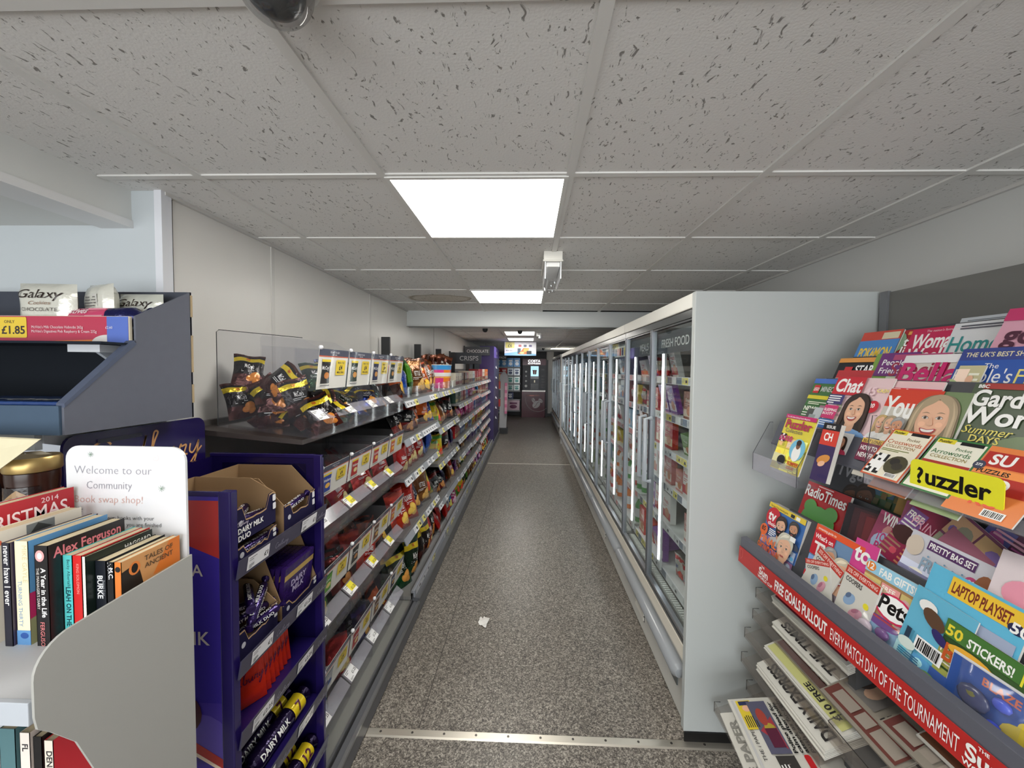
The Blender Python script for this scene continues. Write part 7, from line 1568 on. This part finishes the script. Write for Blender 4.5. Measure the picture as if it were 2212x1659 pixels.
mag(1880, 1190, 1.030, 0.20, 0.20, lg, R_(B(0, 0, 1, 1, C(40, 34, 40)), T('K-POP MAG', .05, .76, .15, C(220, 110, 170), .04, .9), T('INSIDE', .5, .55, .14, C(225, 222, 226), .03, .45), EL(.25, .5, .2, .2, C(110, 80, 100))), 'black magazine strip reading K-POP MAG INSIDE', roll=-.10, bz=((0,0,1,.7),))
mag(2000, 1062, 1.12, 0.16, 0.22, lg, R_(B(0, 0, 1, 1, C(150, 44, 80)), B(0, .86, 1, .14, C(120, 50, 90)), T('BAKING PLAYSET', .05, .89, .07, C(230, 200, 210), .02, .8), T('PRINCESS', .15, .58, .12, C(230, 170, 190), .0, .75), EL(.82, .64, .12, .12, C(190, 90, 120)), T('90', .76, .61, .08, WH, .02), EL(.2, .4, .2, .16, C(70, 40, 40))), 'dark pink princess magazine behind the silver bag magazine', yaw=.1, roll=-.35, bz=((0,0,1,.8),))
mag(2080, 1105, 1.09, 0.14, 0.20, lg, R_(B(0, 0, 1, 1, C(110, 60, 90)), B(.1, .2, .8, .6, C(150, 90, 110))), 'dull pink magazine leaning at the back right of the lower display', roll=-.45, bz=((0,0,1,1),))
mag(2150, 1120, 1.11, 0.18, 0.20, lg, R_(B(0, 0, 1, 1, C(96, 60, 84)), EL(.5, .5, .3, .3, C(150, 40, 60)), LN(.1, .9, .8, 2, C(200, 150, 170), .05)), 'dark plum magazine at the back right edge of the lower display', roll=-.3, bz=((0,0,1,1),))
def film(px, py, X, w, h, lean, label, col=(1, 1, 1)): pass
def toybag(ob, o, ux, uy, n, x0, y0, w, h, d, bits, key='blister_cover'):
    """clear moulded cover fixed on a magazine, with little toys under it"""
    b = MB(); NU, NV = 8, 6; vs = []
    for j in range(NV + 1):
        for i in range(NU + 1):
            u, v = i / NU, j / NV; e = max(0, math.sin(PI * u) * math.sin(PI * v)) ** .4
            vs.append(tuple(o + ux * (x0 + w * u) + uy * (y0 + h * v) + n * (0.003 + d * e)))
    b.add(vs, [(j * (NU + 1) + i, j * (NU + 1) + i + 1, (j + 1) * (NU + 1) + i + 1, (j + 1) * (NU + 1) + i) for j in range(NV) for i in range(NU)], (1, 1, 1), 'cling')
    b.build(key, ob, at=tuple(o), smooth=True, angle=180)
    r = random.Random(int(w * 1e4)); b = MB()
    for (u, v, rr_, col) in bits:
        cc = o + ux * (x0 + w * u) + uy * (y0 + h * v) + n * (0.002 + d * .40)
        m = len(b.v); b.lathe([(0.001, -.8)] + [(math.cos(a), math.sin(a)) for a in (-.9, -.4, 0, .4, .9)] + [(0.001, .8)], 0, 0, 0, col, 'gloss', 10)
        b.v[m:] = [tuple(cc + ux * x * rr_ * w * .9 + uy * y * rr_ * w * r.uniform(.65, .75) + n * z * d * .38) for x, y, z in b.v[m:]]
    b.build('toy', ob, at=tuple(o), smooth=True, angle=180)
X = mag(1975, 1142, 1.060, 0.20, 0.21, lg, R_(B(0, 0, 1, 1, C(206, 206, 216)), B(.24, .84, .55, .12, C(86, 50, 100)), T('PRETTY BAG SET', .26, .865, .07, WH, .04, .52), T('FROZEN', .24, .58, .15, C(150, 176, 200), .03, .52), EL(.80, .72, .07, .07, C(196, 80, 130)), T('90', .765, .70, .05, WH, .02), B(.0, .25, 1, .28, C(150, 150, 190)), EL(.1, .82, .11, .14, C(210, 196, 180)), EL(.92, .68, .10, .2, C(150, 96, 66)), *[EL(.3 + .1 * q, .76 - .02 * (q % 2), .012, .012, C(120, 160, 190)) for q in range(5)]), 'silver blue FROZEN magazine with clear gift bag', roll=-.06, bz=((0,0.05,1,.6),))
toybag(*X, .01, .01, .18, .10, .012, [(.3, .5, .16, C(190, 60, 130)), (.6, .5, .2, C(150, 130, 190)), (.85, .4, .1, C(220, 120, 170))])
mag(2168, 1185, 1.045, 0.11, 0.21, lg, R_(B(0, 0, 1, 1, C(218, 206, 210)), EL(.55, .62, .36, .28, C(226, 150, 170)), B(0, 0, 1, .42, C(226, 160, 60)), T('MAG', .1, .28, .10, C(190, 60, 40), .03, .6), T('40', .2, .12, .12, C(190, 60, 40), .03, .5)), 'pink and orange MAG 40 children magazine at the right edge', bz=((0,0,1,.4),))
# ---- front row
mag(1667, 1083, 0.955, 0.200, 0.28, l15, R_(B(0, 0, 1, 1, C(66, 110, 176)), B(0, .92, 1, .08, C(226, 196, 60)), T('The best TV & streaming guide', .04, .94, .03, C(60, 50, 20), .01, .5), B(.62, .93, .1, .05, C(30, 30, 36)), B(.76, .93, .1, .05, WH), EL(.20, .78, .20, .20, RED), T('tv', .06, .73, .15, WH, .05), T('choice', .10, .65, .06, WH, .02, .3), PT(.46, .70, .17, SK, HB, C(190, 190, 190), long=False, smile=False, beard=True), PT(.80, .76, .14, SK2, C(60, 56, 56), C(60, 70, 90), long=False, smile=False, beard=True), PT(.72, .44, .24, SK, C(200, 196, 180), C(50, 46, 46), long=False, smile=False), EL(.10, .55, .11, .11, C(226, 100, 40)), T('85', .03, .53, .07, BLK, .04), T('FINAL', .06, .36, .11, C(232, 110, 40), .05, .5), T('SHOWDOWN', .04, .22, .12, C(232, 110, 40), .05, .62), LN(.25, .60, .2, 4, WH), B(.82, .62, .13, .07, WH), B(0, 0, 1, .16, C(50, 46, 40)), B(.02, .02, .3, .12, C(120, 150, 90))), 'tv choice magazine reading FINAL SHOWDOWN at the far end of the front row', th=.030, bz=((0,0,1,.5),))
mag(1768, 1130, 0.955, 0.185, 0.27, l15, R_(B(0, 0, 1, 1, C(110, 140, 176)), B(0, .92, 1, .08, C(226, 90, 50)), T('streaming guide to', .05, .94, .03, WH, .01, .4), B(0, .60, .46, .32, RED), T("What's on", .03, .82, .06, WH, .02, .4), T('TV', .06, .62, .16, WH, .05), PT(.44, .66, .16, SK2, HGR, C(50, 54, 60), long=False, beard=True), PT(.74, .55, .23, SK, C(206, 196, 176), C(120, 110, 120), long=False), B(0, .0, 1, .2, C(60, 56, 60)), B(.05, .30, .4, .08, C(206, 50, 60))), "What's on TV magazine beside the tv choice magazine", th=.012, bz=((0,0,.6,.6),))
def coopers(c, w, h):
    c.rect(0, 0, w, h, C(206, 204, 196)); c.rect(0, h * .88, w, h * .12, C(190, 60, 50)); c.text('35% OFF EVERYTHING', w * .05, h * .91, h * .06, C(240, 225, 215), .01, maxw=w * .9); c.text('COOPERS', w * .08, h * .78, h * .07, C(40, 40, 44), .02, maxw=w * .5)
    c.ell(w * .35, h * .55, w * .20, w * .13, C(140, 168, 200), 14, .9); c.ell(w * .30, h * .60, w * .1, w * .06, C(90, 110, 140), 12, .9); c.ell(w * .62, h * .42, w * .22, w * .12, C(206, 150, 165), 14, .7); c.ell(w * .6, h * .46, w * .12, w * .05, C(170, 110, 130), 12, .7)
    c.ell(w * .82, h * .62, w * .08, w * .08, C(226, 214, 60), 12); c.lines(w * .1, h * .25, w * .6, 5, h * .04, h * .015, C(120, 120, 120), 7)
mag(1740, 1205, 0.905, 0.10, 0.17, math.radians(11), coopers, 'Coopers leaflet with slippers, lying at the lip before the tv choice magazine', roll=.35, th=.003)
mag(1772, 1180, 0.905, 0.11, 0.17, math.radians(12), coopers, 'Coopers leaflet stack with pink and blue slippers, upright by the red edged one', roll=-.30, th=.005)
mag(1832, 1218, 0.905, 0.11, 0.175, math.radians(12), coopers, 'Coopers leaflet stack with blue slippers left of the pets magazine', roll=-.08, th=.006)
mag(1852, 1160, 0.945, 0.075, 0.21, l15, R_(B(0, 0, 1, 1, C(206, 70, 140)), T('to', .1, .78, .17, WH, .05, .7), T('2', .2, .40, .26, C(120, 30, 90), .06), EL(.7, .6, .2, .3, C(230, 150, 190))), 'narrow bright pink magazine with a big 2, left of the pets magazine', bz=((0,0,1,.6),))
X = mag(1878, 1205, 0.93, 0.165, 0.25, l15, R_(B(0, 0, 1, 1, C(170, 130, 90)), B(0, .86, 1, .14, C(150, 200, 224)), T('FAB GIFTS!', .25, .885, .08, WH, .04, .6), EL(.09, .93, .09, .08, C(226, 130, 50)), T('12', .03, .90, .07, WH, .03), EL(.30, .68, .22, .15, C(190, 170, 140)), EL(.62, .62, .32, .21, C(206, 50, 90)), EL(.62, .62, .28, .18, (.9, .9, .9)), T('Pets', .38, .56, .16, BLK, .06, .5, .1), B(0, .0, 1, .46, C(226, 206, 90)), B(.03, .0, .94, .42, C(130, 170, 200)), EL(.5, .42, .3, .08, C(110, 60, 140)), B(0, .44, 1, .02, C(180, 50, 60))), 'animal magazine titled Pets with a moulded toy cover', th=.004, bz=((0,.4,1,.45),))
toybag(*X, .008, .0, .15, .11, .022, [(.3, .62, .16, C(206, 190, 200)), (.62, .7, .14, C(110, 70, 130)), (.25, .3, .13, C(120, 90, 60)), (.6, .35, .16, C(130, 50, 110)), (.78, .1, .16, C(226, 50, 130))])
X = mag(2018, 1215, 0.93, 0.19, 0.20, l15, R_(B(0, 0, 1, 1, C(96, 180, 214)), B(.25, .84, .75, .14, C(230, 190, 60)), T('LAPTOP PLAYSET', .28, .865, .08, C(120, 50, 40), .03, .58), EL(.92, .86, .08, .06, C(40, 44, 80)), T('50', .87, .83, .07, WH, .03), EL(.48, .56, .24, .15, C(50, 60, 150)), EL(.60, .50, .2, .12, C(50, 60, 150)), T('Peppa', .28, .56, .13, C(226, 140, 180), .03, .42), T('Pig', .56, .44, .13, C(226, 140, 180), .03, .3), EL(.12, .62, .16, .22, C(232, 150, 172)), EL(.88, .34, .15, .18, C(232, 150, 172)), EL(.62, .28, .1, .05, C(206, 100, 90)), B(0, 0, 1, .12, C(80, 120, 190))), 'sky blue Peppa Pig laptop playset magazine', roll=-.05, th=.006, bz=((0,0.0,1,.8),))
X = mag(1985, 1262, 0.905, 0.13, 0.24, math.radians(13), R_(B(0, 0, 1, 1, C(100, 176, 206)), EL(.30, .86, .16, .11, C(230, 230, 228)), EL(.45, .78, .22, .13, C(90, 66, 50), -.5), EL(.62, .66, .16, .08, C(50, 44, 100), -.5), lambda c, w, h: c.barcode(.30 * w, .42 * h, .48 * w, .14 * h), B(.12, .42, .09, .16, C(40, 60, 80)), EL(.2, .42, .16, .10, C(206, 220, 214)), EL(.68, .20, .22, .22, C(110, 150, 90), .2), B(0, 0, .3, .2, C(196, 110, 150)), LN(.1, .34, .4, 4, C(60, 110, 150), .022), EL(.85, .06, .14, .1, C(206, 90, 120))), 'pale blue packet back with a barcode, leaning at the lip', roll=-.08, th=.004, bz=((0,0,1,.4),))
X = mag(2052, 1335, 0.905, 0.21, 0.22, math.radians(13), R_(B(0, 0, 1, 1, C(60, 90, 50)), B(0, .82, 1, .18, C(70, 116, 56)), T('50', .02, .84, .11, C(226, 206, 60), .04, .16), T('STICKERS!', .22, .84, .09, WH, .04, .38), T('FUN', .66, .82, .12, C(226, 216, 60), .05, .22), EL(.93, .84, .06, .05, C(196, 60, 60)), T('BLAZE', .06, .58, .18, C(190, 86, 40), .06, .55), EL(.28, .74, .2, .06, C(226, 170, 60)), EL(.75, .48, .22, .12, C(180, 44, 40), -.3), EL(.8, .44, .1, .06, C(214, 190, 150), -.3), B(0, 0, 1, .42, C(60, 90, 160))), 'green topped BLAZE sticker magazine right of the pale blue packet', roll=-.05, bz=((0,0,1,.75),))
X = mag(2062, 1402, 0.882, 0.20, 0.19, math.radians(12), R_(B(0, 0, 1, 1, C(214, 214, 214)), B(.015, .02, .97, .95, C(50, 84, 156)), T('BLAZE', .30, .80, .10, C(206, 110, 80), .05, .4), EL(.70, .62, .08, .07, C(214, 190, 60)), EL(.66, .40, .16, .08, C(110, 70, 80), -.5), EL(.62, .2, .1, .07, C(150, 160, 190))), 'blue toy backing card with clear moulded cover at the right edge', th=.004, back=-.012, bz=((.4,.03,.58,.9),))
toybag(*X, .02, .03, .11, .12, .022, [(.35, .55, .22, C(110, 110, 60)), (.35, .52, .30, C(60, 66, 100)), (.7, .3, .14, C(50, 70, 190)), (.75, .7, .16, C(70, 90, 200))])
X = mag(2150, 1500, 0.882, 0.20, 0.14, math.radians(12), R_(B(0, 0, 1, 1, C(46, 74, 150)), EL(.3, .6, .2, .12, C(190, 170, 60)), LN(.5, .8, .4, 4, C(190, 200, 220), .08)), 'dark blue toy magazine lowest at the right edge of the lip', back=-.004, bz=((0,0,1,1),))

# ---- newspapers on the low trays
NP = C(206, 204, 196)
def paper(px, py, X, L_, D, tilt, n, art, label, dz=0.0, yaw=0.0, th=.007, name='newspaper', cat='newspaper', tint=NP, xoff=0.0):
    """folded newspaper lying on a tray: front edge along the aisle, art upside down as seen from the aisle"""
    y, z = gpos(px, py, X); z += dz
    o = Vector((X + xoff, y, z)); uy = Vector((math.cos(tilt), 0, math.sin(tilt))); ux = Vector((0, -1, 0)); Rz = Matrix.Rotation(yaw, 3, 'Z'); ux = Rz @ ux; uy = Rz @ uy; nn = uy.cross(ux) * -1
    if nn.z < 0: nn = -nn
    r = random.Random(int(px * py)); b = MB(); NX, NY = 6, 5
    prof = lambda v: .010 * (v * (1 - v)) * 2
    def P(u, v, hh): return o + ux * (L_ * u) + uy * (D * v) + nn * (hh + prof(v) + .002 * math.sin(5 * u + px))
    for (h0, h1, ins) in ((0, th * .45, .0), (th * .5, th, .003)):
        vs = []
        for hh in (h0, h1):
            for j in range(NY + 1):
                for i in range(NX + 1): vs.append(tuple(P(ins + (1 - 2 * ins) * i / NX, j / NY, hh)))
        m = (NX + 1) * (NY + 1); fs = []
        for j in range(NY):
            for i in range(NX):
                a = j * (NX + 1) + i; fs.append((a, a + NX + 1, a + NX + 2, a + 1)); fs.append((m + a, m + a + 1, m + a + NX + 2, m + a + NX + 1))
        for i in range(NX): fs.append((i, i + 1, m + i + 1, m + i)); k = NY * (NX + 1) + i; fs.append((k, m + k, m + k + 1, k + 1))
        for j in range(NY): k = j * (NX + 1); fs.append((k, m + k, m + k + NX + 1, k + NX + 1)); k += NX; fs.append((k, k + NX + 1, m + k + NX + 1, m + k))
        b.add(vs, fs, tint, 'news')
    c = Card()
    if art:
        art(c)      # unit square: x from the near end back to the far end, y from the front edge inwards; top of the page at the front edge
        for vs, fs, col, k in c.it:
            b.add([tuple(P(x, 1 - yy, th + .0022 + .0002 * k)) for x, yy in vs], fs, col, 'news')
    tag(b.build(name, at=tuple(o), smooth=False), label, cat)
GY = C(140, 138, 132); DK_ = C(50, 48, 48)
def page(mast, mcol, bg=None, mh=.17, head=None, pic=None, strip=None, hh=.08, upside=True):
    """front page, drawn so that it reads from the rack side; upside-down from the aisle"""
    def f(c):
        n0 = len(c.it)
        y = .96
        if strip: c.rect(.03, .84, .94, .13, strip); c.text('£10 FREE', .1, .87, .07, DK_, .03, maxw=.4); c.ell(.75, .9, .1, .05, C(206, 190, 70)); y = .82
        if bg: c.rect(.03, y - mh - .02, .94, mh + .02, bg)
        if mast: c.text(mast, .06, y - mh, mh * .85, mcol, .03, w=.84)
        else:
            for x_, w_ in ((.06, .30), (.40, .16), (.60, .28)): c.rect(x_, y - mh, w_, mh * .8, mcol)
        y -= mh + .05
        if head:
            for i, s_ in enumerate(head): c.text(s_, .05, y - hh * (i + 1) * 1.2, hh, DK_, .03, maxw=.55)
        else: c.lines(.05, y - .06, .40, 3, .075, .05, DK_, len(mast))
        c.rect(.52, y - .36, .42, .34, pic or C(120, 116, 112)); c.ell(.7, y - .2, .09, .12, C(196, 160, 136)); c.ell(.82, y - .22, .07, .1, C(80, 70, 66))
        for x in (.05, .29, .53, .76): c.lines(x, y - .46, .20, 7, .032, .012, GY, int(x * 9))
        if upside:  # turn the page so its top lies along the front edge and it reads from far left to near right upside down
            for q in range(n0, len(c.it)):
                vs, fs, col, k = c.it[q]; c.it[q] = ([(1 - x, yy) for x, yy in vs], fs, col, k)
    return f
# pages: P maps y=1 to the front edge; x=0 far. A mirrored x and mirrored y keep the glyphs the right way round
tl = math.radians(22)
for i in range(4): paper(1668, 1290, 0.955, .355, .24, tl, 1, page('SUN', WH, C(130, 44, 56), .30) if i == 3 else None, ['lowest', 'second lowest', 'second from top', 'red-headed topmost'][i] + ' newspaper in the stack highest on the low trays', dz=-.024 + .008 * i, xoff=.003 * (i % 2) - .006 * (i == 3), th=.006)
for i in range(3): paper(1668, 1347, 0.945, .29, .24, tl, 1, page('THE TIMES', DK_, None, .14) if i == 2 else None, ['lowest', 'middle', 'topmost THE TIMES'][i] + ' newspaper in the second stack of the low trays', dz=-.014 + .008 * i, xoff=.003 * (i % 2), th=.006)
for i in range(4): paper(1650 if i < 3 else 1668, 1395 if i < 3 else 1378, .915, .37, .26, tl, 1, (None, None, page('Mirror', WH, C(150, 40, 46), .22, strip=C(196, 196, 130)), page('Daily Mail', DK_, None, .15))[i], ['lowest newspaper under the red-headed Mirror', 'newspaper just under the red-headed Mirror', 'red-headed Mirror newspaper on the third tray', 'Daily Mail newspaper lying over the back of the Mirror'][i], dz=(-.018, -.010, -.002, .004)[i], xoff=(.004, 0, .002, .125)[i], th=.006)
for i in range(4): paper(1634, 1436, .890, .34, .27, tl, 1, page('DAILY EXPRESS', DK_, None, .17) if i == 3 else None, ['lowest', 'second', 'third', 'topmost Daily Express'][i] + ' newspaper in the fourth stack of the low trays', dz=-.022 + .008 * i, xoff=.003 * (i % 2), th=.006)
for i in range(3): paper(1662, 1512, .925, .36, .25, tl, 1, page('', DK_, C(130, 124, 60), .22) if i == 2 else None, ['lowest', 'middle', 'topmost yellow-headed'][i] + ' newspaper in the fifth stack, just above the i newspaper', dz=-.016 + .009 * i, xoff=.004 * (i % 2), th=.006)
paper(1745, 1540, .99, .17, .20, math.radians(30), 1, page('The Telegraph', DK_, None, .15), 'Telegraph newspaper at the near end of the fifth stack', dz=-.012, th=.006)
def ipage(c):
    c.rect(.03, .91, .94, .045, C(190, 190, 190)); c.text('THE i PAPER', .30, .80, .06, DK_, .0, maxw=.35)
    c.rect(.62, .62, .34, .26, C(214, 190, 60)); c.ell(.86, .74, .04, .07, SK); c.rect(.90, .64, .05, .2, C(50, 56, 90)); c.lines(.64, .83, .14, 6, .035, .016, DK_, 1)
    c.rect(.36, .36, .58, .34, C(90, 90, 110)); c.poly([(.4, .38), (.6, .68), (.75, .4)], C(160, 60, 70)); c.ell(.6, .5, .08, .1, C(170, 150, 60)); c.ell(.75, .55, .1, .08, C(160, 70, 60)); c.rect(.42, .40, .2, .2, C(90, 40, 60))
    c.rect(.06, .36, .28, .30, C(60, 58, 56)); c.ell(.2, .5, .06, .09, C(150, 130, 120)); c.lines(.09, .62, .18, 4, .05, .02, WH, 3)
    for i, s_ in enumerate(('Police plead for', 'calm after knife', 'attack as far-right', 'push for protest')): c.text(s_, .36, .27 - .085 * i, .062, C(16, 16, 18), .045, maxw=.60)
    c.ell(.06, .18, .04, .05, C(190, 40, 44)); c.rrect(.12, .12, .22, .10, .03, C(190, 40, 44)); c.lines(.06, .07, .26, 2, .03, .012, GY, 4)
    for q in range(len(c.it)): vs, fs, col, k = c.it[q]; c.it[q] = ([(1 - x, 1 - (1 - yy) * .62) for x, yy in vs], fs, col, k)
paper(1556, 1538, .745, .33, .30, math.radians(10), 1, page('THE PAPER', GY, None, .1), 'newspaper under the i newspaper, lowest and sticking out furthest', dz=-.010, yaw=-.12, th=.008)
paper(1572, 1522, .765, .33, .30, math.radians(10), 1, ipage, 'i newspaper with bold headline Police plead for calm, lowest at the front', dz=0.008, yaw=-.12, th=.010)
# near section: papers in a clear tray
t = thing('paper_tray', 'clear smoky plastic newspaper tray below the red strip', 'newspaper tray', (0.95, 0.85, 0.35))
b = MB(); z0 = 0.50
for (x, z, d) in ((0.90, .545, .30),):
    b.prism([(x, z), (x + d, z + d * .42), (x + d, z + d * .42 + .003), (x, z + .003)], 'y', 0.3, 1.12, (1, 1, 1), 'tray'); b.box(x - .003, x, .3, 1.12, z - .01, z + .045, (1, 1, 1), 'tray'); b.prism([(x, z - .01), (x, z + .05), (x + d, z + d * .42 + .09), (x + d, z + d * .42)], 'y', 1.12, 1.123, (1, 1, 1), 'tray')
    b.tube([(x - .002, .3, z + .045), (x - .002, 1.122, z + .045), (x + d, 1.122, z + d * .42 + .09)], .0012, C(36, 36, 38), 'gloss', 5)
b.build('tray_body', t)
b = MB(); b.box(0.98, 1.20, .3, .33, 0, .83, RGD); b.build('divider', t)
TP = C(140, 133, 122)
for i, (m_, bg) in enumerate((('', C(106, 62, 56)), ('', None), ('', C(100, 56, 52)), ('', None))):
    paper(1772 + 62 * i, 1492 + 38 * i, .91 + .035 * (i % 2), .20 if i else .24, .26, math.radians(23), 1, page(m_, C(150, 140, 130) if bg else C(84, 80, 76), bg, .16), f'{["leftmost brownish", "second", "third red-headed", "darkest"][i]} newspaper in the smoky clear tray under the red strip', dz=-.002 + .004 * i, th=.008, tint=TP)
paper(1980, 1600, .93, .25, .22, math.radians(25), 1, lambda c: (c.rect(.02, .02, .96, .96, C(110, 70, 50)), c.ell(.4, .5, .2, .25, C(206, 120, 60)), c.ell(.7, .4, .12, .2, C(40, 36, 40)), c.rect(0, .0, 1, .06, C(196, 60, 110))), 'glossy brown and orange supplement at the near end of the smoky tray', dz=.01, th=.006)
